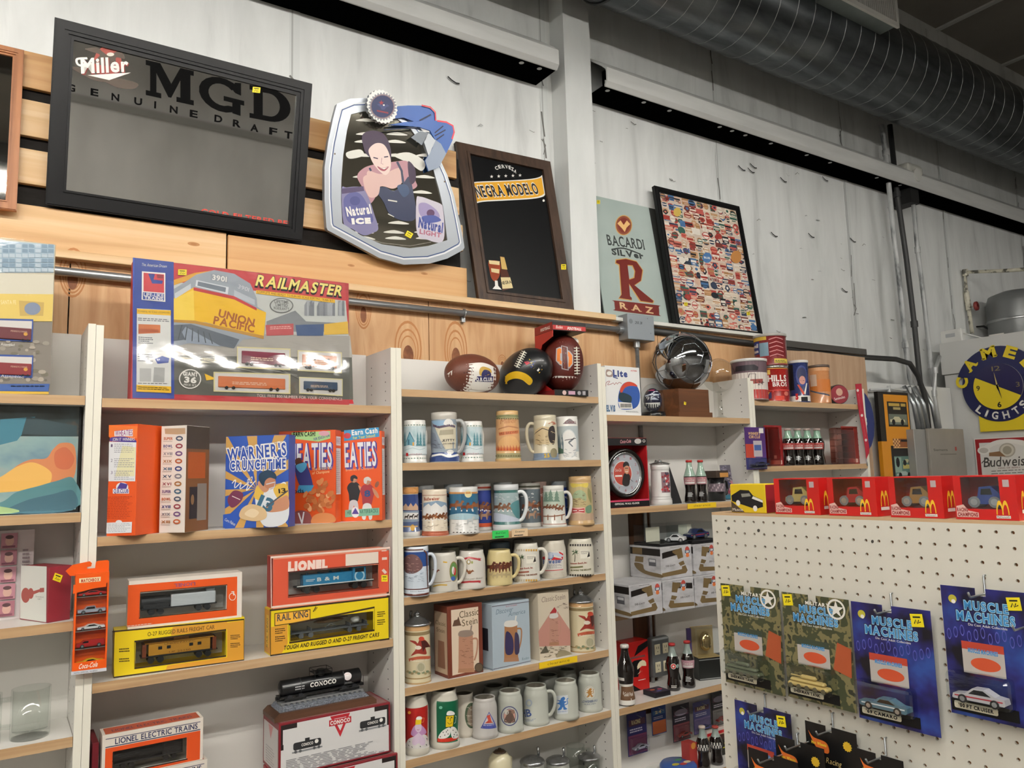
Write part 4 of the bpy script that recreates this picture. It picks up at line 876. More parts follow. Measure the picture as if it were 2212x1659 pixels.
# =================================================================== LEFT TWO BOOKCASES
def zp(z,*pts):r=[(z[0]+x/z[2],z[1]+y/z[2])for x,y in pts];return r[0]if len(r)==1 else r
def onz(z,x,y,Z):return on_z(*zp(z,(x,y)),Z)
CELLO=film('cellophane','#ffffff',.03,.09,wrinkle=.25,wscale=(6,6,22));CLEAR=film('clear_window','#f6f8f8',.03,.05,wrinkle=.1);BLIST=film('blister','#f4f7f8',.04,.06,wrinkle=.06)
def box2(p,q,T,z,D):
 """box from two foot points on the shelf (world x, y) and the pixel of its top above the left one"""
 p=Vector((p[0],p[1],z));q=Vector((q[0],q[1],z));a=q-p;n=Vector((a.y,-a.x,0)).normalized();d=ray(*T);t=(p-CAM).dot(n)/d.dot(n);return OBox(p,a,a.length,D,(CAM+d*t).z-z)
def toy_train(t,M,L,H,W,kind,c,c2='#1b1b1c',name='toy_train'):
 """small railway model lying along x, part of its package"""
 g=G();b=mat(c,.35);k=mat(c2,.5);h0=H*.26
 g.bev(0,0,h0,L,W,h0+H*.06,k,.001,1,M)
 if kind=='loco':
  g.bev(L*.08,W*.12,h0+H*.06,L*.72,W*.88,H*.8,b,.002,1,M);g.bev(L*.72,W*.02,h0+H*.06,L*.9,W*.98,H,b,.002,1,M);g.bev(L*.75,-.0004,H*.72,L*.87,W*.02,H*.9,INK,.0005,1,M)
  for q in(.15,.3,.45,.6):g.frus((L*q,W*.5,H*.8),(L*q,W*.5,H*.86),W*.12,W*.12,b,8,M=M)
  g.box(0,0,h0+H*.06,L,-.0004,h0+H*.1,WHITE,M)
  for q in(.01,.04,.07,.92,.95,.98):g.box(L*q,0,h0,L*q+.0008,.0008,H*.62,k,M)
 elif kind=='caboose':
  g.bev(L*.1,W*.05,h0+H*.06,L*.9,W*.95,H*.82,b,.001,1,M);g.bev(L*.05,0,H*.82,L*.95,W,H*.87,b,.001,1,M);g.bev(L*.42,W*.15,H*.87,L*.62,W*.85,H,b,.001,1,M)
  for q in(.22,.33,.62,.73):g.box(L*q,W*.045,H*.55,L*q+L*.05,W*.05,H*.68,INK,M)
  for q in(.02,.93):g.box(L*q,0,h0,L*(q+.05),W,H*.82,mat('#7a3a1c',.4),M)
 elif kind=='flat':
  for q in(.0,.25,.75,.97):g.box(L*q,0,h0,L*q+.002,W,H*.5,k,M)
  g.ball((L*.5,W*.5,H*.72),L*.2,W*.3,H*.12,mat('#8a6a45',.4),14,8,M);g.bev(L*.2,W*.35,H*.82,L*.75,W*.65,H*.86,mat('#8a6a45',.4),.001,1,M);g.ball((L*.85,W*.5,H*.62),L*.06,W*.3,H*.2,WHITE,10,8,M);g.tube([(L*.42,0,H*.4),(L*.5,0,H*.62),(L*.58,0,H*.4)],.0012,k,5,M=M)
 elif kind=='tender':
  g.bev(L*.38,W*.02,h0,L*.98,W*.98,H*.86,b,.003,2,M);g.bev(L*.85,W*.1,H*.86,L*.97,W*.9,H,b,.002,1,M);g.frus((0,W*.5,h0+H*.3),(L*.38,W*.5,h0+H*.3),H*.28,H*.28,k,14,M=M);g.bev(L*.02,W*.1,h0,L*.36,W*.9,h0+H*.25,k,.002,1,M)
 elif kind=='engine':
  g.frus((0,W*.5,h0+H*.32),(L*.72,W*.5,h0+H*.32),H*.3,H*.3,k,14,M=M);g.bev(L*.7,W*.05,h0,L,W*.95,H,k,.003,1,M);g.frus((L*.1,W*.5,H*.6),(L*.1,W*.5,H),H*.09,H*.11,k,10,M=M);g.ball((L*.4,W*.5,H*.8),H*.12,H*.12,H*.12,k,10,6,M)
 o=g.build(name,t)
 for q in(.1,.22,.72,.84):
  g=G();g.frus((L*q+L*.03,0.001,H*.14),(L*q+L*.03,W*.9,H*.14),H*.14,H*.14,k,12,M=M);g.build('wheel_set',o)
 return o
def bay0():
 pl=Plane((-.105,.012,1.85),(1,0,0),(0,0,1));W=.42
 bx=OBox((-.105-W,.012,1.85),(1,0,0),W,.06,.42);loc=bx.loc;t=thing('train_set_box','boxed toy train set with windows, cut off at the left edge on the top shelf','boxed toy',loc)
 g=G();bx.body(g,mat('#c9bfa6',.4));s=Shot(g,bx.front(),loc,*Z4)
 s.quad((-200,30),(303,75),(298,230),(-200,230),mat('#9db4c4',.4));
 for j in range(6):
  for i in range(9):s.quad((i*36-20,70+j*27),(i*36+10,72+j*27),(i*36+10,92+j*27),(i*36-20,90+j*27),mat('#7f99ad' if(i*j+i)%3 else '#b9c8d2',.4))
 s.quad((-200,230),(298,240),(296,350),(-200,345),mat('#d9d3bf'));s.quad((-200,345),(296,350),(290,500),(-200,500),mat('#e3c768'));s.quad((105,385),(245,395),(240,470),(110,470),mat('#c9a95a'));s.ell(180,430,45,35,mat('#8390a8'));s.t('SANTA FE',5,405,90,405,22,mat('#f2e4b0'))
 s.quad((-200,500),(290,505),(278,905),(-200,900),mat('#8a8278',.5));rnd=random.Random(2)
 for k in range(60):x=rnd.uniform(-100,270);y=rnd.uniform(600,840);s.ell(x,y,rnd.uniform(8,25),rnd.uniform(6,14),mat(rnd.choice(['#a39a8c','#6f675c','#7b7463','#b5a99a'])),0,8)
 for y in(480,680):s.quad((-200,y),(185,y+10),(180,y+135),(-200,y+118),mat('#2f4f9a'));s.quad((-200,y+10),(178,y+20),(172,y+122),(-200,y+106),mat('#d9d5d0'))
 s.t('Assembled',5,635,80,640,16,WHITE);s.t('Assembled',5,810,130,818,16,WHITE);s.quad((-200,848),(275,848),(268,890),(-200,885),mat('#3d62a8'));s.lines((60,858),(262,858),(258,872),(60,872),1,WHITE);s.quad((-200,886),(270,892),(270,905),(-200,900),mat('#e0b83a'));g.build('carton',t)
 for nm,y,c in(('toy_boxcar',505,'#6d2f35'),('toy_caboose',705,'#8a2a30')):
  a=bx.front().hit(*zp(Z4,(-60,y+95)));b=bx.front().hit(*zp(Z4,(172,y+98)));g=G();o=bx.pt(a[0],-.003,a[1]+.003)-loc;L=b[0]-a[0]
  g.bev(o.x,o.y-.006,o.z,o.x+L,o.y,o.z+.032,mat(c,.4),.002);pr=Pr(g,front(o.x,o.y-.006,o.z),L,.032);pr.text('PENNSYLVANIA',70,62,14,mat('#d9b9a0'),w=40);pr.circ(86,50,5,mat('#d9a040'));[pr.circ(q,0,3,INK,10)for q in(8,18,80,92)];g.build(nm,t)
 g=G();M=bx.M();e=.0015;g.box(-e,-.012,-.0,bx.W+e,-.0115,bx.H,CELLO,M);g.build('shrink_wrap',t)
 z=1.532;bx=OBox((-.62,.05,z),(1,0,0),.596,.03,.298);loc=bx.loc
 a=bx.front().hit(*zp(Z4,(440,1040)));t=thing('framed_picture','black-framed picture of orange and teal clouds on the second shelf at left','picture',loc)
 g=G();bx.body(g,mat('#101214',.35));s=Shot(g,bx.front(),loc,*Z4);W,H=bx.W,bx.H;pr=s.pr
 sky=noisemat('print_sky',[(.3,'#6f8fa0'),(.5,'#93b0ae'),(.7,'#b9b0a4')],(6,1,9),1.2,4,.35);pr.rect(.006,.008,W-.006,H-.006,sky)
 pr.rect(.006,H*.70,W-.006,H-.006,noisemat('print_dark',[(.35,'#18231f'),(.55,'#2c3d3f'),(.7,'#5c4a3c')],(8,1,8),2,5,.35));pr.poly([(W-.19,H*.85),(W-.11,H*.88),(W-.15,H*.66),(W-.19,H*.62)],mat('#3f7f92'));pr.poly([(W-.13,H*.88),(W-.01,H*.80),(W-.01,H*.70),(W-.14,H*.72)],mat('#33494f'))
 pr.poly([(W-.295,H*.72),(W-.225,H*.72),(W-.205,H*.28),(W-.34,H*.28)],mat('#f1e2a6',.4));pr.poly([(W-.275,H*.72),(W-.245,H*.72),(W-.235,H*.3),(W-.29,H*.3)],mat('#fbf3c9',.4))
 cl=lambda pts,c:pr.poly(smooth_pts([(W-.006-x,H*y)for x,y in pts]),mat(c,.4))
 cl([(.008,.32),(.008,.60),(.04,.64),(.06,.58),(.075,.50),(.11,.49),(.14,.44),(.17,.34),(.22,.25),(.2,.2),(.06,.24)],'#d98a5a');cl([(.06,.35),(.1,.46),(.14,.43),(.2,.3),(.33,.2),(.1,.22)],'#eebb62');cl([(.008,.5),(.03,.6),(.055,.55),(.05,.42),(.02,.4)],'#cf6f4a')
 cl([(.008,.03),(.008,.31),(.05,.29),(.09,.25),(.14,.2),(.17,.12),(.22,.08),(.3,.03)],'#5c8d92');cl([(.008,.02),(.008,.2),(.06,.17),(.12,.12),(.16,.02)],'#48707f');cl([(.15,.015),(.2,.1),(.27,.14),(.4,.1),(.56,.12),(.56,.015)],'#a9c48a');cl([(.22,.12),(.26,.2),(.3,.26),(.4,.2),(.45,.14),(.3,.1)],'#e6d668')
 g.build('picture',t);g=G();g.box(.006,-.002,.008,W-.006,-.0012,H-.006,film('glazing','#ffffff',.02,.01),bx.M());g.build('glazing',t)
 z=1.247;bx=OBox((-.42,.16,z),(1,0,0),.30,.004,.24);loc=bx.loc;g=G();bx.body(g,mat('#d8cfce',.4),.0005);pr=Pr(g,bx.front().fn(loc),.30,.24);rnd=random.Random(5)
 for i in range(6):
  for j in range(5):
   x=3+i*14.2;y=4+j*19;pr.rect(x,y,x+12.6,y+17,mat(rnd.choice(['#a8707c','#b98490','#9c6270']),.4));pr.ell(x+6.5,y+8,3.4,5.5,mat('#d1a89a'));pr.ell(x+6.3,y+12.6,3.2,2.2,mat('#54383c'));pr.rect(x+1,y+.8,x+11,y+3,mat('#7d4a58'))
 pr.lines(91,20,97,80,14,mat('#8a7a80'));tag(g.build('stamp_sheet',None,loc),'sheet of pinkish portrait stamps in a clear sleeve on the third left shelf','stamps')
 bx=OBox.px(zp(Z5,(108,612)),zp(Z5,(262,633)),zp(Z5,(108,312)),z,.06);loc=bx.loc;g=G();bx.body(g,mat('#8c2a35',.4));s=Shot(g,bx.front(),loc,*Z5);gt=mat('#a8564e',.5)
 s.quad((118,312),(260,318),(257,628),(112,606),mat('#dfe2da',.45));s.ell(143,478,24,42,gt);s.ell(172,468,16,30,gt);s.quad((185,455),(225,443),(225,458),(185,474),gt);s.quad((222,438),(246,436),(246,460),(222,462),gt);s.t('Graceland',198,488,242,492,8,mat('#8a8d88'));s.t('GIFT',210,502,232,504,7,mat('#8a8d88'))
 s=Shot(g,bx.right(),loc,*Z5);s.sticker(320,380,46,42,.35)
 tag(g.build('gift_box',None,loc),'dark red box with white face and small guitar picture, third shelf at left','box')
 z=.951;gl=film('mug_glass','#fafcfb',.03,.03)
 for k,(px,lab)in enumerate((((112,1585)),((20,1610)))and[((345,1262),'clear glass beer mug standing next to the first upright'),((60,1300),'clear glass beer mug cut off at the left edge')]):
  P=onz(Z5,(px[0]-60)if k==0 else 30,px[1],z);x=(-.115,-.225)[k];y=(.075,.06)[k]
  t=thing('glass_mug',lab,'mug',(x,y,z),facing((x,y,0)),'clear glass beer mugs');g=G();r=.046;h=.125
  g.lathe([(0,.0),(r*.97,0),(r,.004),(r,h),(r-.004,h),(r-.005,.02),(0,.016)],gl,28);g.build('body',t)
  g=G();g.tube([(-r+.002,0,h*.82),(-r-.02,0,h*.82),(-r-.034,0,h*.68),(-r-.034,0,h*.42),(-r-.02,0,h*.28),(-r+.002,0,h*.26)],.007,gl,10);g.build('handle',t)
 p=onz(Z5,10,655,1.247);g=G();g.bev(-.03,0,0,.03,.03,.02,mat('#5f9a7a',.3),.005);tag(g.build('soap_bar',None,(-.245,.012,1.247)),'small green block at the left edge of the third shelf','block')
bay0()
def hangpack():
 pl=Plane((0,-.03,0),(1,0,0),(0,0,1));hit=lambda x,y:pl.hit(*zp(Z5,(x,y)))
 x0,z0=hit(400,905);x1,z1=hit(590,880);zt=hit(400,372)[1];loc=Vector((0,-.015,z0));a=Vector((x1-x0,.0,0));W=x1-x0;H=zt-z0+.004;D=.028
 bx=OBox((x0,-.034,z0),(1,0,0),W,D,H);og=mat('#ea5a12',.35);t=thing('toy_car_pack','orange hanging gift pack of five toy cars on the first upright','toy pack',bx.loc);loc=bx.loc
 wz=[hit(*q)for q in((402,855),(585,832),(590,408),(408,470))];wx0=wz[0][0]-x0;wx1=wz[1][0]-x0;wz0=wz[0][1]-z0;wz1=max(wz[2][1],wz[3][1])-z0
 g=G();bx.body(g,og,open_front=(max(wx0,.004),wz0,min(wx1,W-.004),wz1));s=Shot(g,bx.front(),loc,*Z5)
 s.quad((440,385),(560,375),(558,400),(440,410),mat('#f0dfb0'));s.t('MATCHBOX',450,406,552,398,16,mat('#b83018'),bold=.05);s.poly([(405,470),(408,420),(590,405),(590,430),(520,440)],og)
 wr=mat('#fbe3d3');s.t('Coca-Cola',435,888,540,873,26,wr,it=.25,bold=.03);s.quad((395,903),(592,880),(592,898),(395,922),mat('#cfd0d6'));s.t('WITH OFFICIAL WHEELS',410,916,540,900,8,INK)
 L=Shot(g,bx.left(),loc,*Z5);L.pr.text('MATCHBOX',.017,H*.58,.010,mat('#b83018'),w=.045,rot=pi/2,al='l',bold=.04);L.pr.rect(.002,H*.55,.0125,H*.92,mat('#f0dfb0'));L.pr.text('MATCHBOX',.0105,H*.58,.006,mat('#b83018'),w=.055,rot=pi/2,al='l',bold=.04);L.pr.text('Coca-Cola',.020,H*.2,.013,wr,w=.07,rot=pi/2,al='l',it=.2,bold=.02)
 o=bx.front().o-loc;P=lambda x,y:tuple(Vector(hit(x,y))-Vector((x0,z0)))
 tab=[P(390,372),P(365,345),P(405,310),P(500,290),P(512,300),P(508,318),P(485,322),P(485,332),P(530,328),P(534,295),P(545,288),P(600,283),P(608,290),P(606,368)]
 g.prism(tab,o,(1,0,0),(0,0,1),(0,-1,0),-.010,-.012,og);g.build('carton',t)
 zs=[(445,'#c22a28','coupe'),(545,'#a9adb8','truck'),(635,'#e8e8e6','coupe'),(735,'#b82426','van'),(830,'#e8cf28','coupe')]
 for i,(yy,c,kind)in enumerate(zs):
  q=hit(410,yy+45);zz=q[1]-z0;g=G();L_=(wx1-wx0)*.86;M=bx.M()@Matrix.Translation((max(wx0,.004)+.004,.004,zz));h=.014 if kind=='coupe' else .019
  toy_car(t,M,L_,h,.018,c,kind)
  g=G();g.box(.003,.003,zz-.0025,W-.003,D-.004,zz-.0012,mat('#8f8a84',.4),bx.M());g.build('tray_step',t)
 g=G();g.box(max(wx0,.004),.0008,wz0,min(wx1,W-.004),.0012,wz1,CLEAR,bx.M());g.build('window',t)
def toy_car(t,M,L,H,W,c,kind='coupe',name='toy_car',wc='#2a2a2c',stripe=None):
 """toy car seen from its side, nose towards -x unless flipped"""
 b=mat(c,.25,0,.4);k=mat('#1a1b1e',.15);g=G()
 shapes={'coupe':[(0,.25),(.02,.5),(.25,.6),(.4,.97),(.62,1),(.82,.68),(.98,.62),(1,.3),(.97,.22),(.03,.2)],'truck':[(0,.25),(.0,.58),(.22,.62),(.32,.98),(.62,1),(.66,.62),(1,.62),(1,.25),(.97,.2),(.03,.2)],'van':[(0,.25),(0,.6),(.14,.68),(.25,1),(1,1),(1,.22),(.03,.2)],'rod':[(0,.2),(.02,.42),(.3,.5),(.36,.95),(.7,1),(.92,.7),(1,.45),(.98,.18),(.03,.15)],'muscle':[(0,.25),(0,.5),(.3,.58),(.42,.9),(.66,.93),(.86,.62),(1,.6),(1,.28),(.96,.18),(.04,.18)]}
 wins={'coupe':[(.32,.62),(.43,.9),(.6,.92),(.74,.64)],'truck':[(.27,.64),(.34,.92),(.6,.93),(.62,.64)],'van':[(.18,.68),(.27,.92),(.42,.92),(.42,.68)],'rod':[(.4,.6),(.43,.86),(.7,.88),(.74,.6)],'muscle':[(.38,.6),(.45,.83),(.63,.85),(.76,.62)]}
 sh=shapes[kind];q=[(x*L,z*H)for x,z in sh]
 g.prism(q,(0,0,0),(1,0,0),(0,0,1),(0,-1,0),0,-W,b,M)
 g.prism([(x*L,z*H)for x,z in wins[kind]],(0,0,0),(1,0,0),(0,0,1),(0,-1,0),.0003,-W-.0003,k,M)
 if stripe:g.prism([(x*L,z*H)for x,z in((.05,.36),(.95,.42),(.95,.5),(.05,.44))],(0,0,0),(1,0,0),(0,0,1),(0,-1,0),.0003,0,mat(stripe,.3),M)
 o=g.build(name,t);r=H*.26
 for x in(.2,.8):
  g=G();g.frus((x*L,-.0012,r),(x*L,W+.0012,r),r,r,mat(wc,.5),14,M=M);g.frus((x*L,-.0016,r),(x*L,-.001,r),r*.6,r*.6,mat('#c9cbce',.2,.8),12,M=M);g.build('wheel',o)
 return o
hangpack()
def railmaster():
 pl=Plane((.0935,.012,1.8455),(1,0,0),(0,0,1));bx=OBox((.0935,.012,1.8455),(1,0,0),.656,.065,.413);loc=bx.loc
 t=thing('train_set_box','large shrink-wrapped toy train set box with yellow locomotive on the top shelf','boxed toy',loc)
 g=G();bx.body(g,mat('#b3202a',.4));s=Shot(g,bx.front(),loc,*Z4,eps=2.5e-5);bl=mat('#2a4597',.35);ye=mat('#f0bd1c',.35);gy=mat('#9aa3ad',.4);rd=mat('#c2343a',.35)
 s.quad((965,175),(1915,290),(1935,500),(965,300),rd);s.quad((965,280),(1920,385),(1940,610),(965,600),mat('#c5c9c4',.4));s.quad((965,560),(1945,580),(1958,700),(965,700),mat('#a9a59d'));s.quad((965,690),(1955,700),(1962,935),(965,905),mat('#54544c'));s.quad((965,905),(1960,935),(1965,958),(965,928),mat('#b3202a'))
 s.poly([(965,270),(1080,230),(1200,215),(965,300)],mat('#e0a32a'));s.quad((738,145),(965,170),(968,930),(736,925),bl)
 rnd=random.Random(9)
 for k in range(30):x=rnd.uniform(1690,1900);s.quad((x,380+rnd.uniform(0,40)),(x+14,385),(x+14,470),(x,468),mat(rnd.choice(['#8b8f94','#a7abb0','#767b82'])))
 s.poly([(1480,500),(1640,440),(1700,500),(1935,510),(1935,560),(1480,555)],mat('#7f8488'))
 s.quad((1475,520),(1630,512),(1630,575),(1480,580),mat('#b8494c'));s.poly([(1640,520),(1800,515),(1795,580),(1650,580)],mat('#34507c'));s.quad((1800,515),(1932,500),(1935,570),(1800,575),mat('#e2b63a'));s.lines((1500,530),(1620,525),(1620,545),(1500,550),2,mat('#e8b9b0'))
 s.poly([(965,600),(965,320),(1030,280),(1090,240),(1190,215),(1300,235),(1390,290),(1425,370),(1430,420),(1478,450),(1470,590),(1350,600),(1310,640),(1150,600),(965,640)],gy);s.poly([(965,370),(1060,320),(1080,310),(1300,375),(1478,450),(1465,590),(1140,505),(965,500)],ye);s.poly([(965,375),(1075,325),(1080,495),(965,490)],mat('#f6d24a',.35))
 s.poly([(1075,310),(1300,360),(1425,425),(1425,440),(1300,378),(1075,328)],rd);s.poly([(965,490),(1080,495),(1465,580),(1465,598),(1080,512),(965,505)],mat('#b8862a'))
 s.poly([(1090,270),(1270,310),(1265,350),(1085,305)],mat('#d8dde2'));s.poly([(1100,278),(1255,312),(1252,338),(1096,302)],mat('#6f7b88'));s.poly([(1300,325),(1415,380),(1415,410),(1300,360)],mat('#b9c2ca'));s.poly([(970,345),(1060,290),(1060,320),(972,375)],mat('#c9d0d6'))
 s.quad((1170,235),(1265,250),(1265,288),(1170,270),mat('#8f979f'));s.t('3901',1178,268,1258,281,28,WHITE,bold=.02);s.t('3901',1320,315,1380,335,22,mat('#d5d8db'))
 s.poly([(965,520),(1060,515),(1330,600),(1300,650),(1040,600),(965,610)],mat('#59636e'));s.poly([(1030,530),(1230,640),(1040,620),(1010,560)],mat('#8d99a8'))
 for k in range(6):s.line([(1010+k*30,520+k*9),(990+k*38,600+k*5)],5,mat('#3a424a'))
 br=mat('#a3521c',.4);s.t('UNION',1210,472,1408,528,42,br,bold=.03);s.t('PACIFIC',1183,512,1410,562,42,br,bold=.03)
 s.t('RAILMASTER',1414,304,1900,365,62,INK,it=.25,bold=.08);s.t('RAILMASTER',1417,299,1897,359,58,mat('#f3e27a',.35),it=.25,bold=.03)
 s.poly([(1422,326),(1700,358),(1860,378),(1860,398),(1422,345)],ye);s.t('COMPLETE AND READY TO RUN HO SCALE ELECTRIC TRAIN SET',1428,341,1850,392,12,INK)
 s.ell(1563,412,66,42,mat('#5b5d5c'));s.ell(1563,412,60,37,mat('#b9bdb9'));s.t('LIFETIME',1525,398,1602,402,16,mat('#5b5d5c'),bold=.03);s.t('LIMITED',1530,416,1598,420,15,mat('#5b5d5c'),bold=.03);s.t('WARRANTY',1518,434,1605,440,16,mat('#5b5d5c'),bold=.03)
 s.t('The American Dream',785,192,925,202,16,WHITE,it=.2);s.quad((788,222),(918,232),(918,392),(786,380),WHITE);s.quad((797,230),(911,240),(911,342),(797,333),mat('#c8313c'));s.poly([(822,235),(860,238),(852,268),(905,275),(900,292),(845,290)],bl);s.poly([(870,240),(906,243),(906,262),(872,260)],mat('#8a1f30'));s.quad((793,338),(911,347),(911,385),(793,377),bl);s.t('LIFE-LIKE',798,358,908,366,17,WHITE,bold=.02);s.t('TRAINS',802,376,905,383,16,WHITE,bold=.03)
 cr=mat('#dfe0dc',.4);s.quad((760,428),(948,438),(950,896),(757,890),cr);s.quad((760,430),(948,440),(948,468),(760,458),ye);s.t('POWERFUL HO SCALE LOCOMOTIVE',766,448,942,458,9,INK);s.quad((768,515),(890,520),(890,565),(768,570),mat('#c8703c'));s.quad((768,540),(880,545),(880,560),(768,565),mat('#b0542a'));s.lines((768,585),(850,590),(850,630),(768,628),4,mat('#555a66'));s.lines((765,480),(940,490),(940,508),(765,500),2,mat('#555a66'))
 s.lines((765,680),(850,685),(850,730),(765,728),4,mat('#444a58'));s.poly([(860,710),(900,692),(940,705),(935,730),(875,736)],bl);s.quad((775,760),(840,762),(838,835),(775,835),mat('#b9bab8'));s.quad((855,755),(915,758),(912,840),(850,838),mat('#a9aaa8'));s.lines((765,842),(940,845),(940,852),(765,850),1,INK);s.quad((757,852),(950,862),(950,898),(757,890),ye);s.lines((765,862),(940,870),(940,888),(765,882),2,INK)
 s.ell(1055,820,62,55,WHITE);s.ell(1055,820,56,49,mat('#54544c'));s.t('GIANT',1015,800,1098,806,20,WHITE,bold=.05);s.t('36',1022,838,1090,843,30,WHITE,bold=.05);s.t('PIECE SET',1020,856,1090,861,10,WHITE);s.poly([(1135,790),(1205,820),(1145,828)],ye);s.quad((1000,700),(1260,706),(1260,735),(1000,725),mat('#e9e1c4'));s.lines((1010,706),(1250,712),(1250,728),(1010,722),2,mat('#6f6a5c'))
 s.line([(1000,690),(1500,800)],5,mat('#8b8b84'));s.line([(1100,690),(1650,800)],5,mat('#8b8b84'));s.line([(1500,740),(1880,920)],4,mat('#85857c'))
 wn=mat('#d9cf9a',.4);dkk=mat('#2b2a28',.5);whp=mat('#cfcdc9')
 wins=[(1315,640,1612,758,'#6d2638','maroon'),(1652,660,1898,775,'#c07a52','orange caboose'),(1185,780,1612,890,'#c86a34','orange'),(1660,808,1902,902,'#2c4560','dark blue hopper')]
 for x0,y0,x1,y1,c,lab in wins:
  k=(y1-y0)*.07;f=s.grid((x0,y0),(x1,y0+12),(x1,y1+14),(x0,y1),1,1);s.poly([f(0,0),f(1,0),f(1,1),f(0,1)],wn);s.poly([f(.02,.06),f(.98,.06),f(.98,.94),f(.02,.94)],whp)
 s.t('TOLL FREE 800 NUMBER FOR YOUR CONVENIENCE',1425,920,1900,940,16,mat('#e6c8c4'));s.sticker(1012,228,48,32,.05)
 g.build('carton',t)
 for x0,y0,x1,y1,c,lab in wins:
  a=bx.front().hit(*zp(Z4,(x0+25,y1-14)));b=bx.front().hit(*zp(Z4,(x1-30,y1)));h=bx.front().hit(*zp(Z4,(x0+40,y0+24)))[1]-a[1];g=G();o=bx.pt(a[0],0,a[1])-loc;L=b[0]-a[0];m=mat(c,.4)
  g.bev(o.x,o.y-.007,o.z+.006,o.x+L,o.y-.001,o.z+h,m,.002);pr=Pr(g,front(o.x,o.y-.007,o.z+.006),L,h-.006);pr.lines(20,30,80,60,2,mat('#d9b9a0'));[pr.rect(q,55,q+6,75,INK)for q in(20,32,60,72)]if 'caboose' in lab else None
  ob=g.build('toy_wagon',t)
  for q in(.12,.22,.78,.88):g=G();g.frus((o.x+L*q,o.y-.0075,o.z+.005),(o.x+L*q,o.y-.001,o.z+.005),.005,.005,BLACK,10);g.build('wheel',ob)
 g=G();M=bx.M();nx,nz=60,50;V=[]
 for j in range(nz+1):
  for i in range(nx+1):
   u=i/nx*bx.W;v=j/nz*bx.H;A=.0148+.0022*math.sin(u*14)+.0012*math.sin(u*47+1);V.append((u,-.0035-(A*math.exp(-((v-.085-.012*math.sin(u*9+2))/.06)**2)+.0012*math.sin(u*60+v*30)*math.sin(v*40))*min(1,12*min(i/nx,1-i/nx)),v))
 g.add(V,[(j*(nx+1)+i,j*(nx+1)+i+1,(j+1)*(nx+1)+i+1,(j+1)*(nx+1)+i)for j in range(nz)for i in range(nx)],film('shrink_film','#ffffff',.2,.15,wrinkle=.15,wscale=(6,6,22)),True,M);g.build('shrink_wrap',t)
railmaster()
def cereal():
 z=1.4635;og=mat('#e2561c',.4);og2=mat('#f07a34',.4);pu=mat('#4b3a8c',.4);wh=mat('#e6e6e8',.45)
 def heads(s,pts):[s.line(smooth_pts(q,4,False),w,m)for q,w,m in pts]
 bx=box2((.044,.020),(.108,-.040),zp(Z4,(608,1076)),z,.19)
 def d(f):
  s=f(bx.front(),Z4);s.quad((605,1075),(765,1082),(760,1150),(605,1142),og2);s.quad((636,1110),(738,1098),(738,1138),(636,1138),wh);s.t('WHEATIES',640,1136,736,1132,30,mat('#a05a8c'),bold=.02)
  s.poly(smooth_pts([(610,1165),(618,1145),(690,1140),(752,1158),(758,1175)],4,False),pu);s.t('JOIN IT WINNERS',625,1164,748,1162,16,WHITE);s.quad((606,1168),(758,1172),(752,1388),(603,1388),wh);s.quad((680,1190),(756,1200),(748,1360),(640,1360),mat('#e8e2b8'))
  for y in(1180,1262,1330):s.lines((635,y),(750,y),(748,y+55),(635,y+55),5,mat('#8a8a94'),.3,y);s.t('123'[(1180,1262,1330).index(y)],616,y+18,626,y+18,16,mat('#6a5a7a'))
  s.ell(680,1420,34,26,wh);s.poly([(650,1430),(670,1395),(710,1405),(700,1440)],pu);s.quad((628,1430),(718,1430),(718,1456),(628,1456),wh);s.t('Q.B.CLUB',632,1452,714,1452,20,pu,bold=.03)
  s.z(*Z5);s.quad((594,75),(735,70),(732,130),(592,135),wh);s.ell(662,72,18,12,wh);s.lines((602,82),(728,78),(725,128),(600,132),6,mat('#9aa0aa'),.3);s.z(*Z4);s.lines((598,1475),(745,1470),(740,1600),(594,1600),14,mat('#b83c10'),.35,8)
 shelf_box('cereal_box','orange cereal box showing its narrow side, leftmost on the cereal shelf','cereal box',bx,og,d,'cereal boxes')
 bx=box2((.178,.020),(.236,-.038),zp(Z4,(902,1082)),z,.115);rnd=random.Random(4)
 def d(f):
  s=f(bx.front(),Z4);P=bx.W
  s.pr.rect(.002,.002,bx.W-.002,bx.H-.002,mat('#e4dfd6',.45));s.poly([(915,1095),(1030,1092),(1030,1125),(985,1128),(918,1125)],mat('#b89a7a'))
  cs=['#3f4f66','#8a3a44','#6a4a7a','#b0582a','#2f3f7a','#7d7d86','#9c6a3a','#35607a']
  for j in range(12):
   y=1150+j*42;x=982-j*1.2
   s.ell(x+15,y,20,14,mat(cs[j%8]));s.ell(x+15,y,12,6,mat('#d9d4cc'));k=['SUPER','BOWL','XVIII','XIX','XIII','XV','XVI'][j%7];s.t(k,910-j*1.2,y+8,960-j*1.2,y+8,14,mat(cs[(j+3)%8]),bold=.04);s.line([(908-j*1.2,y+16),(958-j*1.2,y+16)],4,mat('#b9b0a6'))
  r=f(bx.right(),Z4);r.pr.rect(.001,.001,bx.D-.001,bx.H-.001,mat('#7d5230',.45));r.pr.rect(.001,bx.H*.78,bx.D-.001,bx.H-.001,mat('#4a4038'));r.pr.rect(.01,bx.H*.5,bx.D-.02,bx.H*.75,mat('#b5581f'));r.pr.rect(.02,bx.H*.12,bx.D*.55,bx.H*.42,mat('#2f2a2c'));r.pr.rect(bx.D*.5,bx.H*.1,bx.D*.9,bx.H*.45,mat('#8a8078'));r.pr.ell(bx.D*.3,bx.H*.3,.008,.015,mat('#8c6a4a'),12)
 shelf_box('cereal_box','white cereal box side covered in rows of small championship emblems','cereal box',bx,mat('#dfd9ce',.5),d,'cereal boxes')
 bx=box2((.366,.050),(.522,-.074),zp(Z4,(1237,1140)),z,.055)
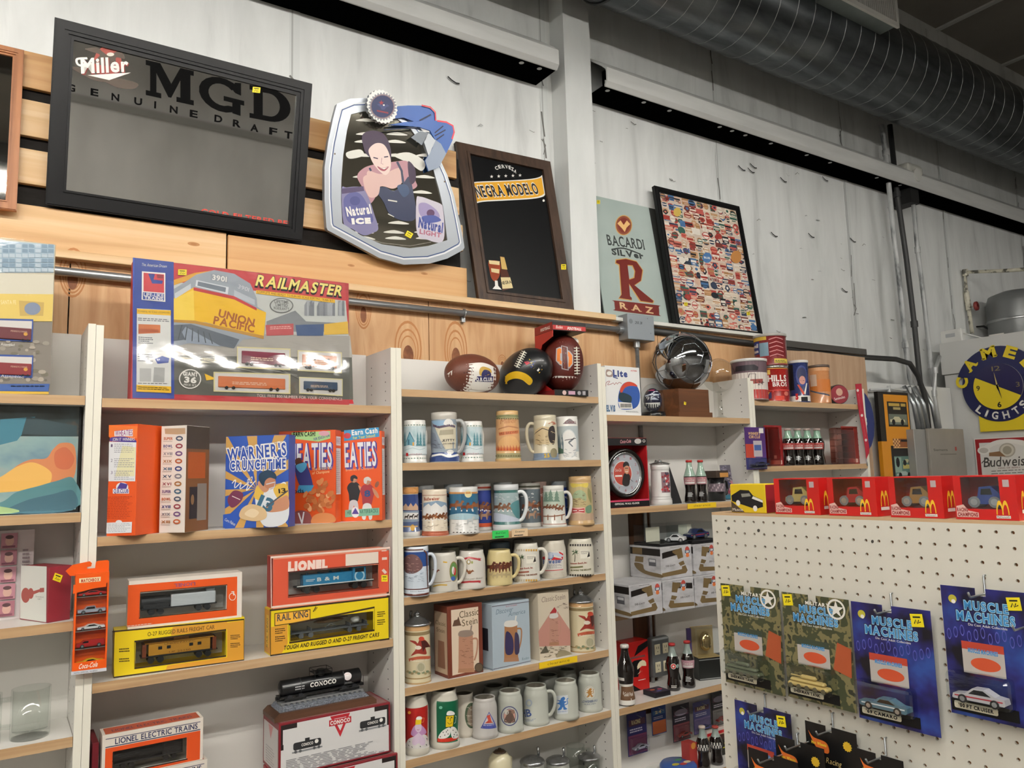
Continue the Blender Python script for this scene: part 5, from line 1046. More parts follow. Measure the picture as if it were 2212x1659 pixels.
 def player(s,x,y,k,jer,pants,hel,num=None):
  q=lambda a,b:(x+a*k,y+b*k);sk=mat('#c48a6a',.5)
  s.poly(smooth_pts([q(-30,60),q(-40,20),q(-20,-10),q(20,-12),q(42,20),q(34,70),q(20,110),q(-22,110)]),jer);s.poly(smooth_pts([q(-22,105),q(22,105),q(30,180),q(12,190),q(2,130),q(-10,190),q(-30,180)]),pants)
  s.poly(smooth_pts([q(30,5),q(58,30),q(70,60),q(60,66),q(40,40)]),sk);s.ell(*q(2,-28),16*k,18*k,sk);s.poly(smooth_pts([q(-18,-22),q(-18,-48),q(4,-58),q(22,-46),q(22,-32),q(2,-36),q(-4,-18)]),hel);s.line([q(2,-22),q(22,-24),q(20,-14)],3*k,mat('#8a8a90'))
  if num:s.t(num,*q(-16,58),*q(20,56),34*k,mat('#25467a'),bold=.04)
 def d(f):
  s=f(bx.front(),Z4);gold=mat('#c89a52',.4);bl=mat('#2750a8',.35);cx,cy=1430,1420
  for k in range(14):
   a=2*pi*k/14;s.poly([(cx,cy)]+[(cx+320*math.cos(a+e),cy+320*math.sin(a+e))for e in(-.09,.09)],gold)if 0 else None
  f2=bx.front();W,H=bx.W,bx.H
  for k in range(12):
   a=2*pi*k/12+.1;p=[(W*.5,H*.42)]+[(W*.5+.3*math.cos(a+e),H*.42+.3*math.sin(a+e))for e in(-.1,.1)]
   r=p
   for ax,lo,hi in((0,.0012,W-.0012),(1,.0012,H-.0012)):
    for v,sg in((lo,1),(hi,-1)):
     o=[]
     for i in range(len(r)):
      A,B=r[i],r[(i+1)%len(r)];da=(A[ax]-v)*sg;db=(B[ax]-v)*sg
      if da>=0:o.append(A)
      if da*db<0:tt=da/(da-db);o.append((A[0]+tt*(B[0]-A[0]),A[1]+tt*(B[1]-A[1])))
     r=o
   if len(r)>2:s.pr.poly(r,gold)
  s.t('LIMITED EDITION COLLECTOR\'S',1275,1228,1585,1180,17,mat('#cfd8ea'),it=.2)
  for m,e in((WHITE,.11),(mat('#2448a0',.35),.03)):s.t("WARNER'S",1266,1276,1592,1240,64,m,bold=e,lay=.03,track=.16);s.t('CRUNCHTIME',1278,1328,1588,1316,52,m,bold=e,lay=.03,track=.16)
  s.z(*Z5);s.poly([(1240,30),(1290,22),(1310,90),(1240,104)],bl);s.z(*Z4);s.t('#2',1370,1402,1400,1398,36,WHITE,it=.3);s.line(smooth_pts([(1290,1400),(1310,1380),(1305,1425),(1340,1395),(1335,1430),(1380,1400),(1370,1440),(1420,1385)],4,False),5,WHITE)
  s.poly(smooth_pts([(1265,1490),(1300,1440),(1350,1455),(1340,1500),(1290,1535)]),mat('#6d2a4a'));s.line([(1290,1470),(1335,1490)],4,WHITE)
  W2=mat('#dfe2e6');s.poly(smooth_pts([(1420,1430),(1470,1400),(1530,1420),(1590,1400),(1600,1600),(1480,1640),(1430,1560)]),W2);s.poly(smooth_pts([(1415,1480),(1420,1430),(1445,1400),(1470,1430),(1450,1490)]),mat('#e0b64a'));s.poly(smooth_pts([(1520,1430),(1570,1400),(1600,1420),(1600,1500),(1550,1490)]),mat('#e0b64a'));s.poly(smooth_pts([(1435,1390),(1470,1385),(1495,1430),(1470,1450),(1440,1420)]),mat('#c48a6a'));s.poly(smooth_pts([(1560,1480),(1600,1470),(1600,1540),(1500,1560),(1480,1530)]),mat('#c48a6a'))
  s.ell(1500,1395,34,38,mat('#b87a5c'));s.poly(smooth_pts([(1440,1380),(1445,1345),(1490,1325),(1530,1345),(1535,1375),(1500,1368),(1475,1385),(1465,1415)]),mat('#1f3a52',.3));s.line([(1480,1405),(1530,1392),(1525,1420),(1495,1430)],6,mat('#c9ccd2'));s.t('13',1425,1525,1505,1560,72,mat('#2f5f7a'),bold=.05);s.t('13',1550,1455,1590,1448,24,INK,bold=.02);s.line([(1480,1530),(1600,1440)],8,mat('#4a4a50'))
  s.poly(smooth_pts([(1335,1590),(1345,1540),(1400,1515),(1470,1540),(1480,1590),(1420,1610)]),mat('#d8b98c'));s.poly(smooth_pts([(1360,1570),(1400,1540),(1440,1560),(1410,1590)]),mat('#e8d2ae'))
  s.z(*Z5);s.t('Frosted',1255,60,1310,78,20,WHITE,bold=.02)if 0 else None;s.t('Corn Flakes',1248,62,1305,92,18,WHITE)
 shelf_box('cereal_box','blue cereal box with gold rays and a white-jersey football player','cereal box',bx,mat('#2750a8',.35),d,'cereal boxes')
 a=Vector((.775,-.632));fr=Vector((.702,.012));fl=fr-a*.192;bx=box2(fl,fr,zp(Z4,(1545,1112)),z,.058);H1=bx.H
 def d(f):
  s=f(bx.front(),Z4);gr=mat('#a9d08a',.4)
  s.poly([(1620,1118),(1835,1108),(1835,1150),(1770,1168),(1620,1150)],gr);s.t('EARN CASH!',1630,1140,1752,1136,24,INK,bold=.04);s.t('FOR EDUCATION',1745,1162,1832,1140,14,pu,bold=.03);s.ell(1800,1122,30,14,mat('#d8a0b0'))
  for m,e,o in((pu,.06,6),(wh,.02,0)):s.t('WHEATIES',1535+o,1315+o,1845+o,1305+o,128,m,bold=e,lay=.03,track=.08)
  s.t('The Breakfast',1735,1330,1845,1318,16,mat('#f6d9a0'),it=.15);s.t('of Champions',1735,1350,1830,1340,15,mat('#f6d9a0'),it=.15);rnd=random.Random(6)
  s.poly(smooth_pts([(1640,1300),(1700,1290),(1740,1420),(1700,1420),(1660,1400)]),mat('#3a3a78'));s.poly(smooth_pts([(1640,1270),(1665,1258),(1680,1290),(1650,1305)]),mat('#5a3424'));s.poly(smooth_pts([(1645,1300),(1700,1285),(1700,1315),(1670,1340)]),mat('#5fb0d8'));s.poly([(1660,1410),(1745,1410),(1725,1450),(1650,1450)],mat('#4a9ac4'))
  for k in range(46):x=1690+rnd.random()*165;y=1380+rnd.random()*170;x,y=(x,y)if(x-1690)*.6+(y-1380)>60 and x<1855 else(1790,1480);s.ell(x,y,rnd.uniform(12,26),rnd.uniform(9,17),mat(rnd.choice(['#d98a52','#c8743c','#e5a878','#b8632f'])),rnd.random()*3,9)
  s.t('WOODS',1600,1458,1692,1452,26,INK)if 0 else s.t('oods',1608,1456,1690,1452,24,INK);s.z(*Z5);s.poly(smooth_pts([(1610,60),(1650,10),(1720,20),(1730,95),(1620,100)]),mat('#8a4a4a'));s.line([(1660,20),(1680,80)],8,wh);s.line([(1690,15),(1680,75)],8,wh);s.poly(smooth_pts([(1740,40),(1790,20),(1850,30),(1860,70),(1740,85)]),mat('#d98a52'))
  r=f(bx.right(),Z4);W,H=bx.D,bx.H;r.pr.rect(.006,H*.3,W-.006,H*.8,wh);r.pr.lines(W*.12,H*.32,W*.88,H*.78,22,mat('#8c8c92'));r.pr.rect(W*.1,H*.83,W*.9,H*.93,wh);r.pr.text('WHEATIES',W/2,H*.85,H*.06,mat('#a05a8c'),w=W*.7)
 shelf_box('cereal_box','orange cereal box with green earn-cash ribbon, behind the blue box','cereal box',bx,og,d,'cereal boxes')
 a=Vector((.8,-.6));fr=Vector((.852,-.016));fl=fr-a*.168;bx=box2(fl,fr,zp(Z4,(1910,1105)),z,.044)
 bx.H=H1-.004
 def d(f):
  s=f(bx.front(),Z4);s.poly([(1912,1105),(2105,1088),(2108,1140),(1912,1165)],mat('#3a93c4',.4));s.t('Earn Cash',1955,1132,2098,1118,28,WHITE,bold=.04);s.t('For Your School!',1962,1154,2085,1140,14,mat('#d9d04a'),bold=.03);s.ell(1930,1135,20,16,mat('#c2404a'))
  for m,e,o in((pu,.06,6),(wh,.02,0)):s.t('EATIES',1915+o,1308+o,2092+o,1298+o,128,m,bold=e,lay=.03,track=.08)
  s.t('Breakfast of Champions',1922,1332,2075,1320,14,mat('#f2b88a'));player(s,1965,1405,.9,mat('#1d1d22'),mat('#c9c9cc'),mat('#23232a'));player(s,2040,1418,.95,mat('#9c3038'),mat('#dcdcda'),mat('#d4cfc8'),'8');s.ell(2095,1405,10,18,mat('#8a5240'),.4)
  s.quad((1918,1548),(2108,1535),(2108,1575),(1918,1588),mat('#7fb59a',.4));s.t('HERO QUARTERBACKS',1930,1572,2100,1560,20,mat('#3b6a5a'),bold=.02);s.ell(1975,1560,22,30,wh);s.poly([(1955,1570),(1975,1535),(1995,1570)],pu)
  r=f(bx.right(),Z4);W,H=bx.D,bx.H;r.pr.rect(.004,H*.28,W-.004,H*.8,wh);r.pr.lines(W*.12,H*.3,W*.88,H*.78,22,mat('#8c8c92'));r.pr.rect(W*.1,H*.84,W*.9,H*.93,wh);r.pr.text('WHEATIES',W/2,H*.86,H*.055,mat('#a05a8c'),w=W*.7)
 shelf_box('cereal_box','orange cereal box with two football players, rightmost on the cereal shelf','cereal box',bx,og,d,'cereal boxes')
cereal()
def trains():
 z=1.0775
 def winbox(bx,label,m,draw,win,kind,col,tl=(.08,.84,.1,.9),c2='#1b1b1c',film_=CLEAR,in_print=None):
  loc=bx.loc;t=thing('train_car_box',label,'boxed toy',loc,0,'boxed toy train cars');F_=bx.front();q=[F_.hit(*zp(Z5,p))for p in win]
  x0=(q[0][0]+q[3][0])/2;x1=(q[1][0]+q[2][0])/2;z0=(q[2][1]+q[3][1])/2;z1=(q[0][1]+q[1][1])/2;g=G();bx.body(g,m,open_front=(x0,z0,x1,z1));draw(lambda face,zz=Z5:Shot(g,face,loc,*zz));g.build('carton',t)
  g=G();g.box(x0-.002,bx.D-.012,z0-.002,x1+.002,bx.D-.0105,z1+.002,mat('#dcd9d3',.5),bx.M());g.build('liner',t)
  w,h=x1-x0,z1-z0;M=bx.M()@Matrix.Translation((x0+w*tl[0],.012,z0+h*.02));o=toy_train(t,M,w*tl[1],h*tl[3],min(.045,bx.D-.03),kind,col,c2)
  if in_print:g2=G();in_print(g2,M,w*tl[1],h*tl[3]);g2.build('lettering',o)
  g=G();g.box(x0,.0012,z0,x1,.0016,z1,film_,bx.M());g.build('window',t);return t
 ye=mat('#ecd01e',.38);am=mat('#d99b34',.4);dk=mat('#33230f',.5)
 bx=box2((.074,.030),(.418,.009),zp(Z5,(628,680)),z,.078)
 def d(f):
  s=f(bx.front());s.poly([(1262,630),(1355,618),(1355,838),(1262,850)],am);s.poly([(930,868),(1262,822),(1262,850),(920,895)],am);s.poly([(960,655),(1262,625),(1262,665),(950,702)],am);s.line([(632,935),(625,680),(1355,612),(1355,838)],8,dk,True);s.t('O-27 RUGGED RAILS FREIGHT CAR',820,706,1192,664,22,dk,ser=.06);s.line([(748,884),(748,735),(1255,670),(1255,815)],9,dk,True)
  for y in(775,830):s.lines((662,y),(720,y-4),(720,y+22),(662,y+26),2,dk)
  for y in(700,745):s.lines((1280,y),(1335,y-4),(1335,y+26),(1280,y+28),3,dk)
  l=f(bx.left());l.pr.rect(.002,.002,bx.D-.002,bx.H-.002,mat('#b79a2a',.5))
 def lp(g,M,L,H):
  pr=Pr(g,lambda u,v,d:M@Vector((u,.05*.045-d,v)),L,H);b=mat('#6a3a10');pr.text('UNION PACIFIC',50,72,7,b,w=40);pr.text('UP 25250',50,36,7,b,w=28)
 winbox(bx,'yellow boxed toy caboose under the upside-down orange box',ye,d,[(752,738),(1252,674),(1252,812),(752,880)],'caboose','#c48a2c',(.06,.86,.1,.94),in_print=lp)
 zt=z+bx.H;p=onz(Z5,697,672,zt);q=onz(Z5,1328,606,zt)
 b2=box2((bx.pt(.032,.004,0)).to_2d(),(bx.pt(.032+.305,.004,0)).to_2d(),zp(Z5,(702,402)),zt+.0004,.072);og=mat('#e0571e',.38);wp=mat('#e6dcd0',.45)
 def d(f):
  s=f(b2.front());s.poly([(712,422),(1318,374),(1316,590),(706,655)],og,[[(778,464),(776,604),(1258,556),(1260,422)]]);s.t('LIONEL',1085,405,968,412,20,mat('#a05a78'),bold=.02,flip=False)if 0 else None
  a=s.P(1085,405);b=s.P(968,412);s.pr.text('LIONEL',(a[0]+b[0])/2,s.P(1026,428)[1],.0095,mat('#8a4a70'),w=a[0]-b[0],al='c',flip=True,bold=.02);s.line([(772,606),(780,462),(1262,420),(1260,556)],5,dk,True);s.ell(1291,486,19,21,WHITE);s.ell(1291,486,16,18,og);s.pr.text('L',*s.P(1293,478),.011,WHITE,w=.008,flip=True,bold=.03);s.lines((706,648),(850,632),(850,640),(706,656),1,wp)
  l=f(b2.left());l.pr.rect(.002,.002,b2.D-.002,b2.H-.002,mat('#e6dcd0'))
 winbox(b2,'white-edged orange boxed toy train car lying upside down on the yellow box',wp,d,[(780,466),(1258,424),(1255,555),(775,603)],'tender','#dadcdf',(.02,.88,.1,.92),'#26282c',film('crumpled','#f4f6f6',.05,.08,wrinkle=.5))
 bx=box2((.497,.010),(.878,.000),zp(Z5,(1500,560)),z,.075)
 def d(f):
  s=f(bx.front());s.poly([(1505,812),(1505,655),(1598,640),(1598,745),(1560,808)],am);s.line([(1503,814),(1500,562),(2164,486),(2162,720)],9,dk,True);s.quad((1525,578),(1725,555),(1725,620),(1525,650),dk);s.quad((1529,582),(1721,560),(1721,617),(1529,645),mat('#f0b43a'));s.t('RAIL KING',1540,622,1712,598,36,mat('#3b3a4a'),ser=.08,bold=.02)
  s.line([(1608,742),(1605,640),(2080,545),(2080,672)],9,dk,True);s.t('TOUGH AND RUGGED O AND O-27 FREIGHT CARS',1575,782,2105,706,22,dk,bold=.03,it=.15)
  for y in(665,708):s.lines((1528,y),(1585,y-6),(1585,y+28),(1528,y+34),3,dk)
  for y in(570,615):s.lines((2096,y),(2140,y-4),(2140,y+30),(2096,y+34),3,dk)
  s.line([(1740,570),(1755,540),(1750,565),(1762,545)],5,dk);l=f(bx.left());l.pr.rect(.003,.004,bx.D-.003,bx.H-.004,am);l.pr.rect(.02,.02,.05,bx.H-.02,mat('#e8c25a'));l.pr.text('RAIL KING',.04,.02,.014,dk,w=bx.H-.05,al='l',rot=pi/2)
 winbox(bx,'yellow boxed toy flat car under the blue locomotive box',ye,d,[(1612,640),(2074,550),(2074,670),(1612,738)],'flat','#6a6258',(.02,.94,.1,.95),'#5a5d60')
 zt=z+bx.H;rd=mat('#d5573c',.4);lt=mat('#e08a6e',.45)
 b2=box2(bx.pt(.006,.004,0).to_2d(),bx.pt(.006+.372,.004,0).to_2d(),zp(Z5,(1495,265)),zt+.0004,.07)
 def d(f):
  s=f(b2.front());s.poly([(1520,280),(2160,228),(2160,460),(1515,538)],rd,[[(1602,352),(1602,489),(2103,434),(2103,302)]]);s.line([(1508,545),(1505,268),(2166,214),(2164,472)],10,mat('#ecd3c4'),True);s.t('LIONEL',1600,342,1820,326,44,mat('#f2d8cc'),bold=.1,track=.05);s.quad((1920,250),(2102,236),(2102,300),(1920,315),mat('#e8d9ca'));s.line([(1600,490),(1600,350),(2105,300),(2105,436)],5,mat('#5a2018'),True)
  s.quad((2120,230),(2148,228),(2148,232),(2120,234),WHITE);s.quad((2122,268),(2150,266),(2150,280),(2122,282),mat('#e3cfc4'));s.poly([(2120,340),(2132,330),(2150,350),(2138,360)],mat('#e3cfc4'));s.sticker(2136,384,34,36)
  l=f(b2.left());l.pr.rect(.002,.002,b2.D-.002,b2.H-.002,mat('#a8403a',.45))
 def lp(g,M,L,H):
  pr=Pr(g,lambda u,v,d:M@Vector((u,.11*.045-d,v)),L,H);pr.text('B & M',40,48,15,WHITE,w=28,bold=.03);pr.lines(12,50,24,62,2,WHITE);pr2=Pr(g,lambda u,v,d:M@Vector((u,.0-d,v)),L,H);pr2.circ(81,56,7,mat('#bfe0ee'));pr2.circ(81,56,5,mat('#2d86b4'))
 winbox(b2,'red boxed toy blue diesel locomotive, top right of the train shelf',lt,d,[(1603,354),(2102,304),(2102,432),(1603,488)],'loco','#2d86b4',(.1,.86,.1,.98),in_print=lp)
 z=.69
 F_=lambda x,y,Y:on_y(*zp(Z5,(x,y)),Y)
 tl=F_(1550,1190,.0);tr=F_(2168,1075,.0);H2=.16
 zt=(tl.z+tr.z)/2;xl,xr=tl.x,tr.x;H=.155
 wr=mat('#7d2028',.4);wp=mat('#dcdad8',.4)
 low=OBox((xl+.0,-.01,zt-2*H-.004),(1,0,0),xr-xl+.02,.17,H)
 top=OBox((xl,.0,zt-H),(1,0,0),xr-xl,.165,H)
 def conoco(bx,lab):
  def d(f):
   s=f(bx.front(),Z5);W,H=bx.W,bx.H;s.pr.rect(.006,.006,W-.006,H-.006,wp);bk=mat('#241a18',.5)
   for x0,x1,y0,y1 in((.006,.012,H*.6,H-.006),(.006,.055,H-.02,H-.006),(W-.012,W-.006,H*.55,H-.006),(W-.055,W-.006,H-.02,H-.006),(.006,.014,H*.5,H*.6)):s.pr.rect(x0,y0,x1,y1,bk)
   q=lambda a,b:(W*a,H*b);rd=mat('#b82a34',.4)
   s.pr.poly([q(.44,.95),q(.62,.95),q(.53,.52)],rd);s.pr.poly([q(.475,.89),q(.585,.89),q(.53,.64)],wp);s.pr.rect(*q(.43,.76),*q(.63,.88),rd);s.pr.text('CONOCO',W*.53,H*.785,H*.07,WHITE,w=W*.18,bold=.05)
   for cx,cy in((.24,.52),(.83,.66)):
    s.pr.rrect(W*(cx-.12),H*(cy-.07),W*(cx+.12),H*(cy+.07),.006,mat('#2b2c2e'));s.pr.rect(W*(cx-.02),H*(cy+.06),W*(cx+.02),H*(cy+.12),mat('#2b2c2e'));s.pr.text('CONOCO',W*cx,H*(cy-.02),H*.05,WHITE,w=W*.1,bold=.03);s.pr.circ(W*(cx+.08),H*(cy+.02),.006,WHITE);s.pr.rect(W*(cx-.13),H*(cy-.12),W*(cx+.13),H*(cy-.09),mat('#8a8c8e'));[s.pr.circ(W*(cx+e),H*(cy-.1),.0045,mat('#5a5c5e'),10)for e in(-.1,-.06,.06,.1)]
   s.pr.lines(W*.06,H*.05,W*.94,H*.32,9,mat('#8f8f92'))
   l=f(bx.left(),Z5);l.pr.rect(.01,.01,bx.D-.008,H-.02,mat('#c9c5c2'));l.pr.poly([(bx.D*.35,H*.85),(bx.D*.65,H*.85),(bx.D*.5,H*.6)],mat('#c98a8a'));l.pr.lines(bx.D*.2,H*.1,bx.D*.8,H*.45,7,mat('#a3a0a0'))
   tp=f(bx.top(),Z5);tp.pr.rect(.008,.008,bx.W-.008,bx.D-.008,mat('#8f6a66',.5))
  return shelf_box('collectible_box',lab,'box',bx,wr,d,'tank car boxes')
 conoco(low,'dark red and white tank car box at the bottom edge, under its twin');conoco(top,'dark red and white tank car box carrying the black tank car model')
 zt2=top.o.z+top.H;b=Vector((xl+top.W*.43,.075,zt2));t=thing('tank_car_model','black model railway tank car on track over a wooden plinth','model train',b)
 g=G();wd=woodmat('plinth','#3f2a1e','#543928','#644633','x',1.5,.4);w,dd=.165,.06
 g.prism([(-w,0),(w,0),(w,.012),(w-.014,.024),(-w+.014,.024),(-w,.012)],(0,0,0),(1,0,0),(0,0,1),(0,-1,0),dd,-dd,wd);g.build('plinth',t)
 g=G();rk=noisemat('ballast',[(.3,'#4d525a'),(.7,'#8b919b')],(1,1,1),260,2,.8,bump=.6);g.prism([(-w+.02,.024),(w-.02,.024),(w-.032,.036),(-w+.032,.036)],(0,0,0),(1,0,0),(0,0,1),(0,-1,0),dd-.012,-dd+.012,rk);g.build('ballast',t)
 g=G();rl=mat('#b9babb',.3,.8)
 for y in(-.022,.0,.022):g.box(-w+.03,y-.002,.039,w-.03,y+.002,.044,rl)
 for k in range(16):x=-w+.036+k*(2*w-.072)/15;g.box(x-.004,-.034,.036,x+.004,.034,.039,mat('#8d8f90',.4,.5))
 g.build('track',t)
 bk=mat('#0f1012',.3,0,.3);L=.128;g=G();zc=.082;rr=.024
 g.lathe([(0,-L-.006),(rr*.7,-L-.004),(rr,-L),(rr,L),(rr*.7,L+.004),(0,L+.006)],bk,28,M=Matrix.Translation((0,0,zc))@Matrix.Rotation(pi/2,4,'Y'))
 pr=Pr(g,lambda u,v,d:(u,-(rr+d)*math.cos(v/rr),zc+(rr+d)*math.sin(v/rr)),1,1,1,1);pr.text('CONOCO',.0,-.005,.0125,WHITE,w=.085,bold=.04);pr.ell(.082,.009,.013,.013,mat('#e6dcdc'),20);pr.poly([(.074,.015),(.09,.015),(.082,.002)],RED);pr.poly([(.078,.0128),(.086,.0128),(.082,.0062)],WHITE);pr.lines(-.09,-.006,-.055,.008,2,mat('#b9b9b9'));pr.lines(.07,-.018,.105,-.008,2,mat('#b9b9b9'))
 for x in(-.07,.07):g.lathe([(rr+.0008,-.0015),(rr+.0008,.0015)],mat('#333436',.4),24,M=Matrix.Translation((x,0,zc))@Matrix.Rotation(pi/2,4,'Y'))
 g.build('tank',t);g=G();g.frus((0,0,zc+rr-.004),(0,0,zc+rr+.013),.013,.013,bk,16);g.frus((0,0,zc+rr+.013),(0,0,zc+rr+.016),.015,.012,bk,16);g.build('dome',t)
 g=G();q=[(-.028,-.026),(.028,-.026),(.028,.026),(-.028,.026)];z1=zc+rr+.008;g.tube([(x,y,z1)for x,y in q],.0009,bk,5,True);g.tube([(x,y,z1+.011)for x,y in q],.0009,bk,5,True);[g.tube([(x,y,z1-.016),(x,y,z1+.011)],.0009,bk,5)for x,y in q];g.box(-.028,-.026,z1-.001,.028,.026,z1,bk);g.build('platform_rail',t)
 g=G();g.box(-L-.01,-.018,.056,L+.01,.018,.061,bk);[g.box(s*(L+.01)-.006,-.005,.05,s*(L+.01)+.006,.005,.058,bk)for s in(-1,1)];[g.tube([(s*(L+.008),-.02,.058),(s*(L+.008),-.02,.085)],.0009,bk,5)for s in(-1,1)];g.tube([(-L,-.021,.075),(L,-.021,.075)],.0009,bk,5);g.build('underframe',t)
 for s in(-1,1):
  g=G();cx=s*.088;g.bev(cx-.034,-.024,.046,cx+.034,-.018,.055,bk,.002);g.bev(cx-.034,.018,.046,cx+.034,.024,.055,bk,.002)
  for e in(-.018,.018):g.frus((cx+e,-.022,.0535),(cx+e,.022,.0535),.0095,.0095,mat('#26272a',.4),14)
  g.build('truck',t)
 a=F_(1,1,0)
 tl=F_(570,1255,.012);tr=F_(1130,1160,.012);tz=(tl.z+tr.z)/2;og=mat('#dc5220',.4)
 def lel(bx,lab):
  loc=bx.loc;t=thing('train_car_box',lab,'boxed toy',loc,0,'boxed toy train cars');W,H=bx.W,bx.H;win=(W*.1,H*.10,W*.83,H*.60);g=G();bx.body(g,mat('#e2d8cb',.45),open_front=win);s=Shot(g,bx.front(),loc,*Z5);bl=mat('#2a2f55',.45)
  s.pr.poly([(W*.03,.002),(W*.97,.002),(W*.97,H*.70),(W*.03,H*.70)],og,[[(win[0],win[1]),(win[0],win[3]),(win[2],win[3]),(win[2],win[1])]]);s.pr.text('LIONEL ELECTRIC TRAINS',W*.53,H*.76,H*.12,bl,w=W*.82,bold=.02);s.pr.rect(W*.03,H*.715,W*.97,H*.735,bl);s.pr.rect(W*.03,H*.90,W*.97,H*.915,bl);s.pr.rect(win[0]-.003,win[1]-.003,win[2]+.003,win[1],INK)
  tp=Shot(g,bx.top(),loc,*Z5);tp.pr.rect(W*.03,.006,W*.97,bx.D-.006,mat('#b5583c',.5));tp.pr.text('LIONEL ELECTRIC TRAINS',W*.5,bx.D*.3,bx.D*.3,bl,w=W*.8);l=Shot(g,bx.left(),loc,*Z5);l.pr.rect(.003,.003,bx.D-.003,H-.006,mat('#d9cfc2'));g.build('carton',t)
  M=bx.M()@Matrix.Translation((win[0]+.006,.014,win[1]+.002));toy_train(t,M,(win[2]-win[0])*.93,(win[3]-win[1])*.92,.042,'engine','#3a2f2c','#2c2523');g=G();g.box(win[0],.0012,win[1],win[2],.0016,win[3],film('crumpled'),bx.M());g.build('window',t)
 H=.115;W=tr.x-tl.x
 b1=OBox((tl.x,.012,tz-H),(1,0,0),W,.072,H);lel(b1,'white and orange boxed toy locomotive with crumpled window, at the bottom edge');b0=OBox((tl.x+.008,.010,tz-2*H-.001),(1,0,0),W+.004,.076,H);lel(b0,'white and orange train box mostly below the picture edge')
 zb=b0.o.z
 bx=OBox((tl.x-.022,.03,zb),(1,0,0),.016,.14,tz-zb-.02);g=G();bx.body(g,mat('#7a1f2a',.4));tag(g.build('train_car_box',None,bx.loc),'thin dark red box squeezed between the upright and the white train boxes','box')
 return zb,low.o.z
ZB1=trains()
# =================================================================== STEINS
PROF={'t':[(1,0),(1,.05),(.95,.075),(.92,.5),(.87,.87),(.84,.885),(.86,.9),(.86,1)],'g':[(1,0),(1,.1),(.95,.125),(.95,.74),(.92,.82),(.83,.90),(.81,.93),(.82,1)],
  'b':[(.96,0),(1,.04),(.97,.12),(.98,.5),(.96,.78),(.86,.92),(.84,1)],'c':[(1,0),(1,.04),(.97,.06),(.95,.93),(.93,.95),(.93,1)],'f':[(1,0),(1,.1),(.88,.2),(.9,.4),(.86,.75),(.83,.86),(.87,.9),(.87,1)]}
def cylpos(z,xl,xr,yb,zs,Yf=None):
 L,R=zp(z,(xl,yb),(xr,yb));m=zp(z,((xl+xr)/2,yb));q=on_z(*m,zs)if Yf is None else on_y(*m,Yf);a,b=ray(*L),ray(*R)
 h=abs(math.atan2(a.x,a.y)-math.atan2(b.x,b.y))/2;d=Vector((q.x-CAM.x,q.y-CAM.y,0));r=d.length*math.sin(h)/(1-math.sin(h));c=q+d.normalized()*r;c.z=zs;return c,r
def topz(z,x,y,c):
 n=Vector((c.x-CAM.x,c.y-CAM.y,0));d=ray(*zp(z,(x,y)));return(CAM+d*((c-CAM).dot(n)/d.dot(n))).z
def stein(z,xl,xr,yb,yt,zs,kind,col,label,deco=None,bands=(),handle=160,hcol=None,inner='#8b8578',rough=.22,Yf=None,group='beer steins',lid=0,name='beer_stein',H=None,n=36):
 c,r=cylpos(z,xl,xr,yb,zs,Yf);top=topz(z,(xl+xr)/2,yt,c);H=H or top-zs
 if lid:H*=lid
 out=[(r*a,H*b)for a,b in PROF[kind]];pf=prof_fn(out);loc=c.copy();t=thing(name,label,'mug' if kind=='g' else 'stein',loc,0,group);m=mat(col,rough,0,.3)if isinstance(col,str)else col;im=mat(inner,.4);rt=out[-1][0]
 g=G();g.lathe([(0,0)]+out+[(rt-.003,H+.001),(rt-.006,H-.002)],m,n);g.lathe([(rt-.006,H-.002),(rt-.008,.012),(0,.012)],im,n)
 cy=Cyl((c.x,c.y,zs),r,None);cy.prof=pf
 s=Shot(g,cy,loc,*z);hit0=cy.hit
 def hit(x,y):
  d=ray(x,y);o=CAM-cy.c;R=r;a=d.x**2+d.y**2;p=None
  for k in range(4):
   b=d.x*o.x+d.y*o.y;q=o.x**2+o.y**2-R*R;D=max(b*b-a*q,0);p=o+d*((-b-math.sqrt(D))/a);R=pf(p.z)
  return((math.atan2(p.x,-p.y)-cy.a+pi)%(2*pi)-pi)*r,p.z
 cy.hit=hit;s.pr.vc=[z_ for _,z_ in out[1:-1]]
 for b0,b1,bc in bands:s.pr.rect(-1.75*r,H*b0,1.75*r,H*b1,mat(bc,rough,0,.3)if isinstance(bc,str)else bc)
 if deco:deco(s,r,H)
 g.build('body',t)
 if handle is not None:
  a=cy.a+math.radians(handle);ux,uy=math.sin(a),-math.cos(a);g=G();r1=pf(H*.8)-.004;r2=pf(H*.22)-.004;e=r*.62;rs=max(.005,r*.13)
  pts=smooth_pts([(r1,H*.82),(r1+e*.6,H*.83),(r1+e,H*.7),(r1+e*.95,H*.45),(r2+e*.45,H*.24),(r2,H*.2)],4,False)
  g.tube([(ux*q,uy*q,zz)for q,zz in pts],rs,mat(hcol,rough,0,.3)if hcol else m,10);g.build('handle',t)
 if lid:
  g=G();pw=noisemat('pewter',[(.3,'#8d8f90'),(.7,'#b7b9ba')],(1,1,1),30,3,.25,.9);L=H/lid-H
  g.lathe([(rt+.004,H),(rt+.006,H+L*.08),(rt,H+L*.16),(rt*.62,H+L*.42),(rt*.3,H+L*.56),(rt*.2,H+L*.66),(rt*.28,H+L*.74),(rt*.14,H+L*.86),(0,H+L)],pw,28);g.build('lid',t);g=G();a=cy.a+math.radians(handle);g.tube([(math.sin(a)*(rt+.002),-math.cos(a)*(rt+.002),H),(math.sin(a)*(rt+.012),-math.cos(a)*(rt+.012),H+L*.5),(math.sin(a)*(rt+.006),-math.cos(a)*(rt+.006),H+L*.8)],.005,pw,8);g.build('thumb_lift',t)
 return t
def S(s,x,y,k):return lambda pts:[(x+a*k,y+b*k)for a,b in pts]
